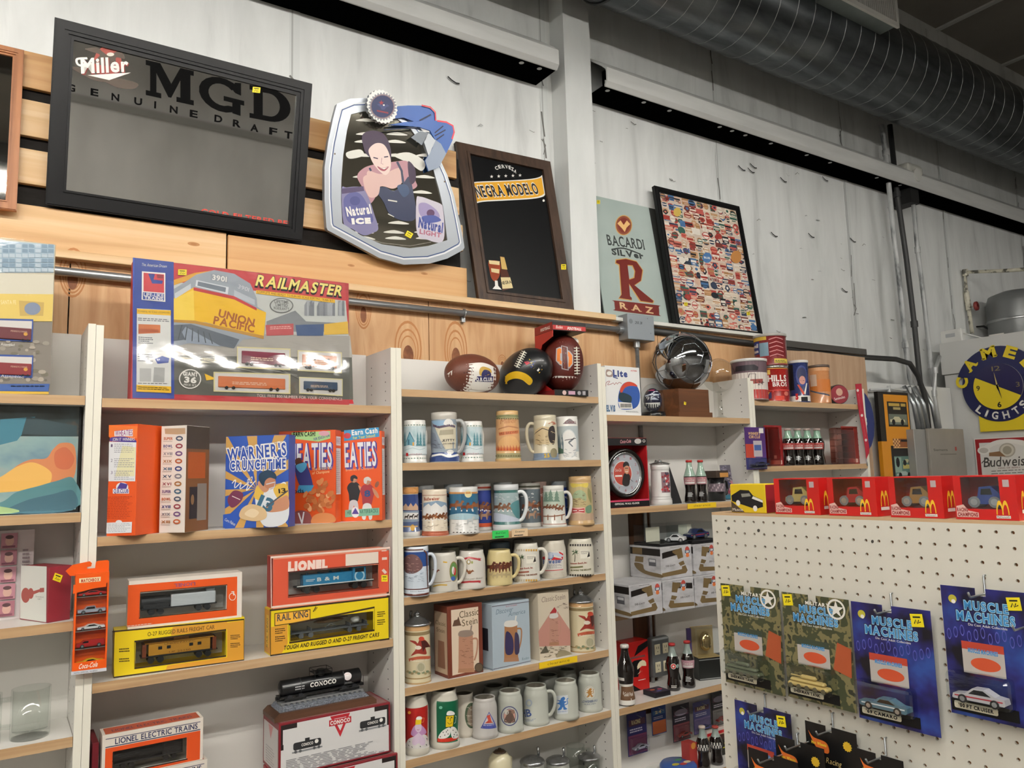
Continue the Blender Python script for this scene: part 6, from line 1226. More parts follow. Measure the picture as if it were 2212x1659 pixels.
def horse(s,x,y,k,m,m2=None):
 q=S(s,x,y,k);s.poly(q([(-10,0),(-8,-6),(6,-6),(11,-16),(17,-15),(19,-9),(14,-8),(11,2),(12,14),(9,14),(7,4),(-5,4),(-7,14),(-10,14)]),m)
 if m2:s.poly(q([(7,9),(12,9),(12,14),(8,14)]),m2);s.poly(q([(-10,9),(-6,9),(-6,14),(-10,14)]),m2)
def team(s,x0,x1,y,k,n,cs,m2=None):
 rnd=random.Random(int(x0+y))
 for i in range(n):horse(s,x0+(x1-x0)*(i+.5)/n,y+rnd.uniform(-5,5)*k,k*rnd.uniform(.9,1.15),mat(cs[i%len(cs)],.35),m2)
def pine(s,x,y,k,m):
 q=S(s,x,y,k)
 for j in range(3):s.poly(q([(-10+j*2,-j*9),(10-j*2,-j*9),(0,-16-j*9)]),m)
def hills(s,x0,x1,y0,y1,m,n=4,seed=1):
 rnd=random.Random(seed);p=[(x0,y1)]
 for i in range(2*n+1):p.append((x0+(x1-x0)*i/(2*n),y0+(0 if i%2 else(y1-y0)*.5)+rnd.uniform(-4,4)))
 s.poly(p+[(x1,y1)],m)
def snow(s,x0,x1,y0,y1,m,n=14,seed=2):
 rnd=random.Random(seed)
 for i in range(n):x=rnd.uniform(x0,x1-20);y=rnd.uniform(y0,y1);s.line([(x,y),(x+rnd.uniform(6,22),y+rnd.uniform(-6,6)),(x+rnd.uniform(16,30),y+rnd.uniform(-6,6))],rnd.uniform(2,4.5),m)
def steins():
 W='#e9e7e1';z2,z3,z4,z5,z6,z7=ZS[2][1:];gy=mat('#8d9a9a',.4);br='#5a3220';wh=mat('#e8e6e2',.35);dk=mat('#2b2422',.4)
 def winter(s,r,H,x=0):
  s.pr.rect(-1.7*r,H*.18,1.7*r,H*.86,noisemat('winter_sky',[(.35,'#a8c6cb'),(.65,'#d2dde0')],(30,30,30),1,4,.25))
  for v in(.11,.885):
   for k in range(13):s.pr.ell(-1.6*r+k*r*.26,H*v,r*.09,H*.012,mat('#6f8f80'),8)
  q=lambda pts:[(a*r,b*H)for a,b in pts];P=s.pr.poly
  P(q([(-.8,.5),(-.45,.72),(-.05,.52),(-.05,.4),(-.8,.4)]),mat('#6fa3b3'));P(q([(-.85,.5),(-.45,.74),(0,.5),(-.06,.5),(-.45,.69),(-.75,.5)]),mat('#3f6f84'));P(q([(-.2,.4),(-.2,.48),(-.08,.48),(-.08,.4)]),mat('#e8a83c'));P(q([(-.6,.42),(-.6,.55),(-.5,.55),(-.5,.42)]),mat('#2f5a70'))
  for x in(.25,.5,-1.0,.9):
   for j in range(4):P(q([(x-.16+j*.03,.4+j*.07),(x+.16-j*.03,.4+j*.07),(x,.52+j*.07)]),mat('#4f8590'))
  P(q([(-1.6,.2),(-1.6,.38),(-.5,.42),(.3,.36),(1.6,.42),(1.6,.2)]),mat('#d8e2e4'));s.pr.line(q([(-1,.3),(-.2,.35),(.4,.3),(1,.34)]),r*.05,mat('#a9c2c8'));P(q([(-.85,.17),(-.6,.17),(-.6,.24),(-.85,.24)]),RED);s.pr.text('HOLIDAY',r*.1,H*.185,H*.035,mat('#c88a90'),w=r*1.0)
 stein(Z6,145,378,1466,1055,z2,'c',W,'white winter cottage stein beside the left upright, second shelf',winter,handle=140,Yf=.012);stein(Z6,712,945,1464,1066,z2,'c',W,'white winter cottage stein to the right of the blue-banded western stein',winter,handle=140,Yf=.012)
 def west(s,r,H):
  s.poly([(450,1090),(620,1080),(665,1100),(665,1330),(560,1340)],mat('#d6cdb4'));s.poly([(425,1060),(560,1050),(640,1110),(480,1110)],mat('#8fb0cc'));s.line([(440,1100),(500,1120),(600,1100),(660,1115)],20,mat('#5a4a5c'));s.poly(smooth_pts([(545,1090),(560,1050),(590,1035),(625,1050),(640,1090),(590,1100)]),wh)
  s.poly([(415,1150),(460,1180),(520,1330),(420,1330)],mat('#7d8694'));snow(s,425,560,1250,1330,mat('#4a4a55'),14);s.poly([(510,1150),(640,1140),(640,1190),(500,1200)],mat('#a89f88'));s.t('KITTY',540,1262,652,1258,22,dk,bold=.03);s.t('AND SUNDANCE',540,1290,655,1286,12,dk)
  s.line(smooth_pts([(430,1405),(520,1390),(600,1412),(690,1392)],5,False),20,wh);s.ell(610,1365,34,22,wh)
 stein(Z6,405,705,1458,978,z2,'f','#c9c4ba','tall western scene stein with a blue base band on the second shelf',west,bands=((.02,.20,'#33477c'),(.2,.86,'#9aa5b0')),handle=80,hcol='#a9aaa8',Yf=.012)
 def fire(s,r,H):
  s.pr.rect(-1.6*r,H*.85,1.6*r,H*.92,mat('#8a8a62'));s.pr.rect(-1.6*r,H*.06,1.6*r,H*.16,mat('#a39a70'))
  s.t('Miller',1110,1088,1270,1075,46,mat('#b3764a'),it=.2);s.line([(1090,1140),(1190,1110),(1290,1130)],12,mat('#b27a50'));s.poly([(1095,1172),(1290,1150),(1290,1180),(1100,1205)],mat('#cf7a4a'));s.t('FIRE BREWED',1100,1198,1285,1178,22,mat('#7d2f1c'),ser=.06);s.poly(smooth_pts([(1100,1260),(1150,1215),(1240,1210),(1285,1260),(1285,1320),(1100,1320)]),mat('#dcab72'))
  for k in range(16):x=1068+k*15;s.poly([(x,1352),(x+4,1310-(k*17%34)),(x+11,1325),(x+16,1352)],mat('#b5431f' if k%2 else '#cf6a2c'))
  for k in range(11):s.ell(1082+k*22,1035,9,6,mat('#6a6a48'));s.ell(1072+k*24,1405,10,7,mat('#77704a'))
 stein(Z6,1060,1320,1458,962,z2,'t','#d6b07a','tall tan stein with flames around its base on the second shelf',fire,bands=((.2,.85,'#d9a878'),),Yf=.012)
 def wagon(s,r,H):
  s.poly([(1455,1150),(1530,1110),(1600,1120),(1600,1290),(1455,1290)],mat('#c9b48c'));s.line([(1450,1190),(1530,1130),(1590,1150)],7,dk);snow(s,1460,1590,1200,1300,mat('#6a553a'),16);s.poly(smooth_pts([(1600,1120),(1640,1110),(1655,1200),(1640,1290),(1600,1260),(1585,1180)]),dk);snow(s,1600,1665,1150,1290,mat('#c9b48c'),6,4);s.ell(1640,1375,34,48,mat('#8d8466'));s.t('25',1545,1420,1600,1418,36,mat('#d8b23c'),bold=.05);snow(s,1580,1660,1060,1090,mat('#c4583a'),8,3)
 stein(Z6,1435,1697,1440,1005,z2,'t','#cfc7ae','cream relief stein with a dark horseman and number 25 on the second shelf',wagon,bands=((.02,.17,'#7a8ba0'),),handle=-82,hcol='#cfc7ae',Yf=.012)
 def skier(s,r,H):
  s.poly(smooth_pts([(1730,1088),(1760,1060),(1800,1035),(1850,1070),(1868,1088)],4,False),mat('#8a7f80'));s.t('Coors',1752,1088,1862,1080,34,mat('#7d4048'),it=.15);s.ell(1790,1290,82,150,mat('#d5d8d8'));s.ell(1790,1290,74,140,wh);hills(s,1680,1740,1180,1380,mat('#6d7f88'),2);s.poly([(1790,1260),(1850,1215),(1840,1240),(1800,1275),(1835,1310),(1825,1315),(1785,1275)],mat('#6a7076'));s.line([(1750,1250),(1860,1230)],5,dk);snow(s,1720,1870,1340,1410,mat('#7d858a'),16);s.poly([(1680,1310),(1740,1340),(1740,1380),(1680,1390)],mat('#4a6658'))
 stein(Z6,1672,1900,1440,1018,z2,'c',W,'white stein with a grey skier at the right end of the second shelf',skier,bands=((.2,.78,'#b9c2c4'),),handle=150,Yf=.02)
 k1=['#6a3c22','#7d4a2a','#53301c']
 def blue1(s,r,H):hills(s,145,290,400,470,mat('#c9a58a'),3);s.poly([(145,495),(290,495),(290,560),(145,560)],wh);team(s,150,290,540,1.6,3,['#3b302c']);s.ell(236,645,22,32,mat('#c99a3c'));s.line([(145,632),(285,630)],8,mat('#d8b070'));s.ell(210,278,62,28,mat('#d99a5a'))
 stein(Z7,100,316,738,240,z3,'f','#dcdbd6','blue mountain stein with white domed base half hidden by the upright, third shelf',blue1,bands=((.1,.3,'#5a6a90'),(.3,.52,'#8d9cae'),(.52,.85,'#33477e'),(.86,1,'#c98f52')),handle=150)
 def bud(s,r,H):
  s.poly([(345,400),(480,375),(575,400),(578,440),(345,440)],mat('#8aa0b4'));s.t('Budweiser',352,374,505,368,30,mat('#a5482c'),bold=.03);s.poly([(340,450),(395,405),(420,430),(465,395),(520,440),(555,415),(580,450),(580,520),(340,520)],wh);team(s,335,590,540,2.2,8,['#7d4a26','#8c5530','#6a3c1e'],wh);snow(s,335,590,590,660,mat('#b9ab98'),26)
  for y in(322,683,700):s.line([(335,y-2),(590,y-6)],7,mat('#a5583c'))
 stein(Z7,328,592,728,264,z3,'c','#dfd2bd','cream stein with snowy mountain and brown horse team, third shelf front row',bud)
 def moon(s,r,H):
  s.ell(790,310,36,36,mat('#e2d9a8'));s.line([(600,298),(880,296)],8,mat('#c98a4a'));team(s,610,885,430,3.1,5,['#7d4526','#8f5a36','#5d3320'],wh);s.poly(smooth_pts([(605,520),(740,500),(890,520),(890,560),(605,560)]),mat('#a8c6d0'));snow(s,620,880,540,670,mat('#b9bab6'),20);team(s,740,870,575,2.6,1,['#c2c6c6'])
  for k in range(7):s.quad((640+k*34,688),(655+k*34,687),(655+k*34,694),(640+k*34,695),dk)
 stein(Z7,595,905,713,240,z3,'c','#d9d8d4','large night-blue horse team stein with a pale moon, third shelf front row',moon,bands=((.4,.86,'#2f6484'),),handle=-105,hcol='#231a17')
 def green(s,r,H):
  team(s,1050,1220,440,2.6,4,['#6d4a34','#8a6248'],wh);s.poly(smooth_pts([(1210,420),(1300,380),(1305,560),(1250,520)]),mat('#4f8488'));s.poly(smooth_pts([(1040,500),(1180,520),(1300,560),(1300,580),(1040,580)]),mat('#c4ccda'));snow(s,1050,1300,310,370,mat('#d9dedd'),12)
 stein(Z7,1035,1322,676,215,z3,'f','#d4d6d6','white stein with dark green bands and big white handle, third shelf front row',green,bands=((.13,.2,'#3f6a66'),(.2,.82,'#9fb0b2'),(.82,.88,'#3f6a66')),handle=82,hcol='#dfe2e2')
 def trees(s,r,H):
  for x,k in((1565,3),(1610,3.6),(1670,3.4)):pine(s,x,385,k,mat('#6b8474'))
  team(s,1540,1720,450,2,6,['#6d4028','#7d4f34'],wh);s.line([(1540,530),(1640,530),(1750,510)],9,mat('#8a5438'));[s.line([(x,515),(x,570)],10,mat('#8a5438'))for x in(1585,1650,1720)];s.line([(1535,605),(1770,600)],10,mat('#a5604c'))
 stein(Z7,1530,1772,640,226,z3,'t','#dbdad2','winter stein with green pines and brown fence, third shelf front row',trees,bands=((.5,.86,'#b9c4b4'),),handle=84,hcol='#dddad5')
 def tan(s,r,H):
  s.poly(smooth_pts([(1810,205),(1900,210),(1980,200),(1970,245),(1900,235),(1830,245)]),mat('#d9c25a'));s.poly(smooth_pts([(1830,350),(1850,290),(1910,270),(1960,310),(1960,380),(1900,350)]),mat('#9fb08a'));snow(s,1820,1960,310,420,mat('#6d5038'),22);s.quad((1820,445),(1950,442),(1952,500),(1822,505),mat('#dfb3a6'));s.poly([(1825,450),(1885,462),(1945,450),(1948,495),(1885,485),(1828,500)],mat('#b8383c'));s.line([(1835,475),(1940,472)],8,WHITE);s.poly(smooth_pts([(1960,440),(2010,420),(2010,490),(1965,495)]),mat('#6d8c70'));s.poly(smooth_pts([(1980,250),(2010,300),(2010,400),(1980,330)]),mat('#8f8a5a'))
 stein(Z7,1785,2050,624,134,z3,'t','#cba878','tall tan stein with red bow-tie emblem at the right end, third shelf',tan,bands=((.1,.24,'#c3a58a'),(.24,.86,'#c2b184')),n=36)
 for xl,xr,yt,c,b,lab in((262,462,226,'#b9bcbd','#24386e','dark blue stein behind the cream mountain stein, third shelf back row'),(548,752,214,'#bcc3c8','#7f9cb8','pale-rimmed stein behind the night-blue stein, third shelf back row'),(842,1030,208,'#cfcac4','#303f86','blue and red horse team stein between two front steins, third shelf back row'),(1045,1245,196,'#b9bcbd','#6d7a80','grey-rimmed stein behind the green-banded stein, third shelf back row'),(1290,1528,200,'#d2cfc8','#5f6a70','castle stein behind the big white handle, third shelf back row'),(1425,1590,188,'#b59a90','#8a5a50','pinkish stein rim behind the pine tree stein, third shelf back row'),(1620,1792,184,'#aab4bc','#27408c','dark blue stein with shiny rim behind the tan stein, third shelf back row')):
  near=xl in(842,1290)
  def dd(s,r,H):
   if near:team(s,xl+40,xr,430,3,4,['#6a3a26','#8a5a3c'],wh);team(s,xl+20,xr,520,2.6,3,['#7d5a48','#a5826a']);s.pr.rect(-1.6*r,H*.9,1.6*r,H*.94,mat('#b5442c' if xl<1000 else '#5a5a48'))
   if xl==842:s.pr.rect(-1.6*r,H*.08,1.6*r,H*.16,mat('#c4512c'))
   else:snow(s,xl,xr,300,500,wh,12,xl)
  stein(Z7,xl,xr,640,yt,z3,'c',c,lab,dd,bands=((.1,.86,b),),handle=150,Yf=.105 if not near else .10,n=28)
 def h90(s,r,H):
  s.poly(smooth_pts([(160,940),(220,910),(290,930),(335,1010),(320,1060),(250,1100),(170,1090),(150,1020)]),mat('#6a4a48'));snow(s,160,300,940,1070,mat('#b08a84'),18);snow(s,160,350,1090,1180,mat('#8694a4'),22);s.line([(345,870),(372,900),(385,1250)],12,mat('#5a3228'));s.line([(160,862),(340,860)],10,mat('#5a3228'));s.t('Anheuser Busch Inc',215,1284,350,1276,9,dk)
 stein(Z7,150,408,1334,828,z4,'c','#d5dde6','tall snowy blue stein with thick white handle, left end of the fourth shelf',h90,bands=((.02,.06,'#5a2c24'),(.14,.16,'#5a2c24'),(.16,.60,'#d0dae4'),(.60,.90,'#2c4a86')),handle=78,hcol='#d3dae2')
 def eag1(s,r,H):
  s.ell(645,1080,42,100,mat('#8a7a4a'));s.ell(645,1080,34,90,mat('#5f8a4c'));s.ell(640,1070,14,40,wh);s.ell(655,1080,12,40,RED);s.ell(640,1150,22,22,mat('#3a5fa8'));eagle(s,470,1080,36,mat('#7a3a24'),wh);s.line([(440,1190),(620,1175)],4,mat('#8a6a3a'));s.line(smooth_pts([(440,1230),(500,1215),(580,1215)],4,False),12,mat('#c9a03c'));s.line([(540,985),(580,990)],14,mat('#c9a03c'))
 stein(Z7,412,692,1292,886,z4,'b','#d3cec2','cream eagle stein with green oval picture, second on the fourth shelf',eag1,handle=86)
 def eag2(s,r,H):
  rb=mat('#b0373c',.3);s.line([(715,965),(800,942),(900,960)],18,rb);s.poly([(890,945),(920,950),(910,962),(918,975),(890,972)],rb);s.line([(715,1190),(800,1182),(900,1178)],18,rb);s.poly([(890,1168),(918,1172),(910,1184),(915,1195),(890,1190)],rb);s.ell(795,985,20,26,mat('#a08a52'));s.ell(795,985,11,16,wh);s.ell(762,990,10,14,mat('#9aa05a'));s.ell(828,990,10,14,mat('#9aa05a'));eagle(s,800,1090,46,mat('#7d4a26'),mat('#b58a5a'));s.t('Anheuser Busch',735,1160,930,1150,16,mat('#9a9080'),it=.2)
 stein(Z7,688,970,1262,866,z4,'b','#d8d3ca','white eagle stein with two red ribbons, third on the fourth shelf',eag2)
 def htan(s,r,H):
  team(s,985,1215,1030,3.3,7,['#5d2f1e','#6d3a24','#4d2618']);snow(s,985,1220,1080,1160,mat('#c9b98a'),20);team(s,990,1210,1120,2,5,['#b8a67c'])
 stein(Z7,975,1236,1226,862,z4,'b','#d6c590','yellowish stein with dark brown horse team, fourth on the fourth shelf',htan,handle=88,inner='#a89a70')
 def palm(x,y,gold):
  def f(s,r,H):
   q=S(s,x,y,1);g1=mat('#3f5a3a',.4)
   for a in(-2.7,-2.1,-1.2,-.5,.2,.7,2.4):s.poly(q([(0,0),(18*math.cos(a),18*math.sin(a)-8),(40*math.cos(a),40*math.sin(a)+6),(20*math.cos(a)+4,20*math.sin(a)+6)]),g1)
   s.line(q([(0,0),(2,50),(-2,95)]),7,mat('#4a4a30'));s.quad(*q([(50,-25),(150,-28),(150,60),(55,62)]),mat('#e8e3d4'));s.lines(*q([(60,-10),(140,-12),(140,20),(62,22)]),3,mat('#8a8478'));s.poly(q([(120,50),(140,-15),(148,40)]),dk)
   s.t('Anheuser-Busch, Inc.',x-45,y+118,x+120,y+108,16,mat('#9c4436'),bold=.05);s.t('GROWING THE DECADES',x-40,y+185,x+160,y+172,14,mat('#7d4a30' if gold else '#6d6a40'),bold=.06);s.line([(x-45,y+150),(x+80,y+142)],16,mat('#9c5a48' if gold else '#7d7a52'))
   for k in range(9):
    for yy in(-82,218):s.quad((x-50+k*24,y+yy),(x-34+k*24,y+yy-1),(x-34+k*24,y+yy+20),(x-50+k*24,y+yy+21),mat('#c99a3c' if gold and k>3 else('#34302c' if not gold else '#b5aa94')))
  return f
 stein(Z7,1240,1510,1192,796,z4,'b','#dcd8cc','white palm tree decade stein with gold bands, fifth on the fourth shelf',palm(1315,940,1),handle=86)
 def bud2(s,r,H):
  s.quad((1528,880),(1735,868),(1735,1058),(1535,1070),mat('#d8d3ca'));s.poly([(1530,935),(1600,925),(1740,960),(1530,962)],RED);s.poly([(1690,880),(1735,905),(1732,960),(1715,940)],RED);s.ell(1607,925,34,36,mat('#6d86b0'));s.ell(1607,925,24,26,mat('#c2cbdc'));s.poly(smooth_pts([(1535,910),(1580,895),(1680,895),(1735,925),(1700,935),(1600,905)]),mat('#bfc6d4'));s.t('Budweiser',1535,1002,1720,990,42,mat('#4a5f94'),bold=.05,it=.12);s.lines((1540,1015),(1720,1008),(1720,1050),(1545,1058),4,mat('#8a8a90'));s.line([(1535,1070),(1735,1058)],5,RED);snow(s,1540,1760,1085,1140,mat('#bcb3a2'),14)
 stein(Z7,1520,1776,1155,768,z4,'b','#d0c9ba','cream stein with red white and blue beer label, sixth on the fourth shelf',bud2)
 stein(Z7,1780,2050,1130,750,z4,'b','#dcd6c4','white palm tree decade stein with black bands, right end of the fourth shelf',palm(1852,890,0))
 for xl,xr,yt,c,lab in((520,720,838,'#a9ab96','greenish stein rim behind the cream eagle stein, fourth shelf'),(790,955,810,'#6d6a66','grey stein lid behind the red ribbon stein, fourth shelf'),(1005,1222,786,'#5f7488','dark blue stein behind the yellowish stein, fourth shelf'),(1235,1455,758,'#8f8b84','grey stein behind the gold palm tree stein, fourth shelf')):
  stein(Z7,xl,xr,1120,yt,z4,'c',c,lab,handle=170,Yf=.10,n=24)
 def adler(cx,cy):
  def f(s,r,H):
   q=S(s,cx,cy,1);s.poly(smooth_pts(q([(-95,5),(-40,10),(-20,30),(0,-5),(40,-5),(70,20),(95,65),(50,60),(60,130),(-20,125),(-80,145),(-40,90),(-30,50)])),mat('#8f2f22'));s.poly(q([(10,0),(60,10),(90,60),(50,70),(30,110)]),mat('#4a1d18'));s.ell(cx+15,cy-12,26,20,mat('#c2442c'));s.ell(cx-15,cy+70,30,18,mat('#e0d6c4'));s.line(smooth_pts(q([(-100,185),(-20,165),(100,160)]),5,False),26,mat('#b8583c'));s.t('Anheuser-Busch',cx-90,cy+195,cx+95,cy+175,14,mat('#efe6d4'))
   for k in range(12):s.ell(cx-110+k*20,cy+290+(k%3)*9,15,11,mat('#7d8a6a' if k%2 else '#a5946a'))
   s.ell(cx+10,cy+250,42,50,mat('#c9c0a4'));s.ell(cx+10,cy+250,32,38,mat('#a9a386'))
  return f
 bz=((.0,.03,'#b39468'),(.09,.11,'#a58a60'),(.84,.90,'#8f7d5a'),(.92,1,'#c9a070'))
 stein(Z8,145,392,887,205,z5,'c','#cfc2a0','lidded eagle stein at the left end of the fifth shelf',adler(285,480),bands=bz,handle=205,lid=.80,Yf=.015)
 stein(Z8,1662,1906,596,12,z5,'c','#cfc2a0','lidded eagle stein at the right end of the fifth shelf',adler(1840,250),bands=bz,handle=205,lid=.80,Yf=.02)
 def mugpic(s,x,y,w,h,body,lidc='#a5a8aa'):
  q=lambda a,b:(x+a*w,y+b*h);s.poly([q(0,1),q(.02,.12),q(.85,.08),q(.92,.98)],mat(body));s.poly(smooth_pts([q(.02,.14),q(.1,.02),q(.75,0),q(.88,.1),q(.5,.16)]),mat(lidc));s.line(smooth_pts([q(.85,.2),q(1.12,.22),q(1.1,.5),q(.95,.72)],4,False),w*.1,mat(body));s.line([q(.72,.04),q(.78,-.12)],w*.1,mat(lidc));s.poly([q(-.03,1.02),q(0,.92),q(.93,.9),q(.97,1.0)],mat('#a87a5c'))
 bm=mat('#6d3424',.4);bx=OBox.px(zp(Z8,(548,840)),zp(Z8,(872,775)),zp(Z8,(528,178)),z5,.095)
 def d(f):
  s=f(bx.front(),Z8);s.quad((572,205),(822,172),(832,748),(585,808),mat('#dcc8b0',.5));k=mat('#5a4a2c');s.t('Classic',650,280,828,245,62,k,ser=.07);s.t('Stein',675,355,815,325,60,k,ser=.07);s.poly([(585,355),(600,300),(630,290),(640,260),(660,330),(670,345)],mat('#5f4434'));mugpic(s,640,390,155,385,'#b5846a','#8f7d70');snow(s,650,780,470,700,mat('#8a5f48'),26);s.ell(828,732,40,44,mat('#3a2f26'));s.ell(828,732,33,36,mat('#5f4f3c'))
  l=f(bx.left(),Z8);D,H=bx.D,bx.H;l.pr.rect(.006,.012,D-.004,H-.022,mat('#bfa68c'));l.pr.text('Classic',D*.5,H*.72,.014,mat('#5a4a2c'),w=D*.75);l.pr.text('Stein',D*.5,H*.62,.014,mat('#5a4a2c'),w=D*.6);l.pr.poly([(D*.25,H*.12),(D*.3,H*.5),(D*.75,H*.5),(D*.8,H*.12)],mat('#8f6650'))
 shelf_box('stein_box','brown and cream stein gift box, left of three boxes on the fifth shelf','box',bx,bm,d,'stein gift boxes')
 lb=mat('#aebcc6',.4);bx=OBox.px(zp(Z8,(962,765)),zp(Z8,(1308,686)),zp(Z8,(948,155)),z5,.085)
 def d(f):
  s=f(bx.front(),Z8);k=mat('#6d8090');s.t('BUDWEISER',1078,178,1180,162,12,mat('#b0606c'));s.t('Discover',985,245,1140,215,44,k,it=.25,ser=.05);s.t('America',1100,262,1255,232,40,k,it=.25,ser=.05);mugpic(s,1062,300,140,375,'#a8764e','#e0dcd4');s.poly(smooth_pts([(1075,420),(1110,410),(1145,480),(1140,600),(1075,600)]),mat('#332d52'));s.poly(smooth_pts([(1160,420),(1195,440),(1200,590),(1160,600)]),mat('#3d3552'));s.line([(948,172),(1296,125)],5,mat('#5f5560'));s.line([(960,750),(1306,672)],5,mat('#5f5560'));s.t('Rodeo',1225,668,1290,652,24,k,it=.2)
  l=f(bx.left(),Z8);l.pr.rect(.004,bx.H*.28,bx.D*.7,bx.H*.62,mat('#23222c'));l.pr.rect(.002,.002,bx.D-.002,.006,mat('#7f8c96'))
 shelf_box('stein_box','pale blue stein gift box, middle of three boxes on the fifth shelf','box',bx,lb,d,'stein gift boxes')
 tb=mat('#d3c6b0',.45);bx=OBox.px(zp(Z8,(1392,674)),zp(Z8,(1676,612)),zp(Z8,(1366,56)),z5,.075)
 def d(f):
  s=f(bx.front(),Z8);s.t('Classic',1405,135,1520,115,48,mat('#8f7d70'),it=.15,ser=.05);s.t('Stein',1528,118,1622,100,48,mat('#8f7d70'),it=.15,ser=.05);s.poly([(1376,400),(1525,175),(1670,390),(1672,530),(1385,540)],mat('#c08a7c'));s.poly([(1480,235),(1523,178),(1560,225)],mat('#9c2c30'));mugpic(s,1478,235,92,290,'#b98a78','#d5cfc8');snow(s,1485,1560,290,500,mat('#8a5a50'),14);snow(s,1385,1660,540,660,mat('#6d6450'),40,5);snow(s,1540,1650,130,190,mat('#7d6a64'),8,3);s.poly([(1390,600),(1440,530),(1470,590)],mat('#5a5444'));s.poly(smooth_pts([(1540,640),(1580,570),(1660,590),(1670,620)]),mat('#8f8468'))
 shelf_box('stein_box','tan stein gift box with pink diamond, right of three boxes on the fifth shelf','box',bx,tb,d,'stein gift boxes')
 gm='#b9bbb0'
 def card(x0,x1,y0,y1,col,sl=12):
  def f(s,r,H):s.quad((x0,y0+sl),(x1,y0-sl),(x1,y1-sl),(x0,y1+sl*.3),mat(col,.3))
  return f
 def queen(s,r,H):
  card(152,355,1085,1420,'#a8201c',12)(s,r,H);K=mat('#4a3f4a');s.poly(smooth_pts([(165,1470),(175,1400),(230,1370),(330,1350),(358,1390),(360,1470)]),mat('#d8d4d0'));s.poly(smooth_pts([(205,1350),(215,1300),(245,1265),(300,1265),(340,1310),(335,1345),(250,1370)]),mat('#b98ab8'));s.poly(smooth_pts([(245,1260),(297,1255),(297,1310),(270,1330),(245,1305)]),mat('#d6c0d4'));s.poly(smooth_pts([(270,1335),(278,1335),(330,1390),(330,1440),(300,1450),(275,1430),(240,1450),(215,1430),(225,1380)]),mat('#d6c0d4'));s.quad((247,1215),(302,1208),(297,1255),(244,1260),mat('#e3c01f'));s.poly(smooth_pts([(252,1212),(260,1188),(285,1182),(302,1190),(300,1210)]),WHITE);s.line([(305,1195),(325,1200),(318,1235),(300,1238)],4,mat('#e0a05a'));s.line([(258,1305),(270,1309),(282,1303)],4,mat('#a0406a'));s.ell(190,1148,14,14,mat('#e0a038'));[s.line([(x,y),(x+8,y+10)],6,K)for x,y in((190,1410),(180,1445),(210,1460),(345,1385),(340,1440),(285,1455))]
 stein(Z8,148,376,1553,975,z6,'g','#cfcabc','tall white mug with cartoon beer queen on red, left end of the sixth shelf',queen,handle=150,group='stoneware beer mugs')
 def king(s,r,H):
  card(442,636,1030,1418,'#0f5a3c',11)(s,r,H);K=mat('#1f1f1c');s.quad((448,1385),(638,1350),(640,1385),(448,1418),mat('#c8301c'));s.poly(smooth_pts([(455,1382),(490,1320),(560,1285),(562,1350),(520,1385)]),WHITE);s.poly(smooth_pts([(570,1285),(610,1285),(640,1340),(630,1380),(590,1385),(572,1350)]),WHITE);s.quad((522,1178),(602,1170),(592,1278),(520,1286),K);s.quad((526,1182),(598,1174),(588,1274),(524,1282),mat('#e8c416'));s.poly(smooth_pts([(535,1172),(540,1140),(570,1132),(600,1145),(600,1168)]),WHITE);s.line([(608,1178),(620,1182),(612,1240),(600,1248)],5,mat('#c9d8cc'));[s.ell(x,y,6,6,K)for x,y in((545,1198),(578,1194))];s.line([(564,1195),(564,1228)],4,K);s.line(smooth_pts([(540,1238),(558,1254),(582,1240)],4,False),4,K);s.ell(478,1102,16,14,mat('#6fae94'));[s.ell(x,y,4,6,K)for x,y in((500,1330),(530,1325),(515,1355),(545,1345),(540,1310),(475,1370),(590,1310),(615,1330),(600,1350),(625,1355),(595,1372))]
 stein(Z8,380,655,1493,930,z6,'g','#cfcabc','tall white mug with cartoon beer king on green, second on the sixth shelf',king,handle=170,group='stoneware beer mugs')
 def wreath(s,r,H):s.ell(760,1175,60,118,mat('#4a5a44'));s.ell(765,1180,46,95,mat('#8a7a6a'));snow(s,710,770,1100,1260,mat('#c9bfae'),14)
 stein(Z8,590,800,1378,965,z6,'g','#cfc8ba','white mug with dark wreath picture behind the triangle mug, sixth shelf',wreath,Yf=.075,group='stoneware beer mugs')
 def tri(s,r,H):b=mat('#4a55a0');s.poly([(922,1140),(992,1285),(845,1292)],b);s.poly([(922,1152),(980,1278),(858,1285)],mat('#c9c4c4'));s.poly([(853,1288),(870,1252),(975,1248),(988,1282)],b);s.poly([(900,1180),(930,1165),(945,1230),(960,1240),(885,1246),(915,1220)],mat('#c24a38'));s.t('Brauerei',872,1268,968,1262,10,WHITE)
 stein(Z8,767,1010,1402,1000,z6,'g','#b9b5b0','grey stoneware mug with blue triangle emblem, sixth shelf',tri,group='stoneware beer mugs')
 def paul(s,r,H):b=mat('#55597c');s.ell(1112,1180,80,92,b);s.ell(1112,1180,70,81,mat('#bfc2b8'));s.ell(1112,1180,58,68,b);s.ell(1112,1180,54,63,mat('#c99a88'));s.poly(smooth_pts([(1085,1170),(1100,1130),(1130,1130),(1145,1170),(1160,1235),(1065,1235)]),mat('#5f4a40'));s.ell(1085,1145,20,22,mat('#c9c4b8'));s.ell(1143,1140,16,20,mat('#8a6a5a'));s.t('BREWERY',1060,1258,1160,1250,10,WHITE)if 0 else None
 stein(Z8,1002,1245,1346,940,z6,'g',gm,'grey stoneware mug with round blue monk seal, sixth shelf',paul,group='stoneware beer mugs')
 def hb(s,r,H):b=mat('#3f5590');s.t('HB',1235,1185,1318,1180,66,b,ser=.08,bold=.02);s.ell(1290,1060,30,34,mat('#a0aab8'),hole=.6);s.t('Hofbrau',1245,1215,1350,1208,10,b);s.t('MUNCHEN',1260,1230,1330,1225,9,b)
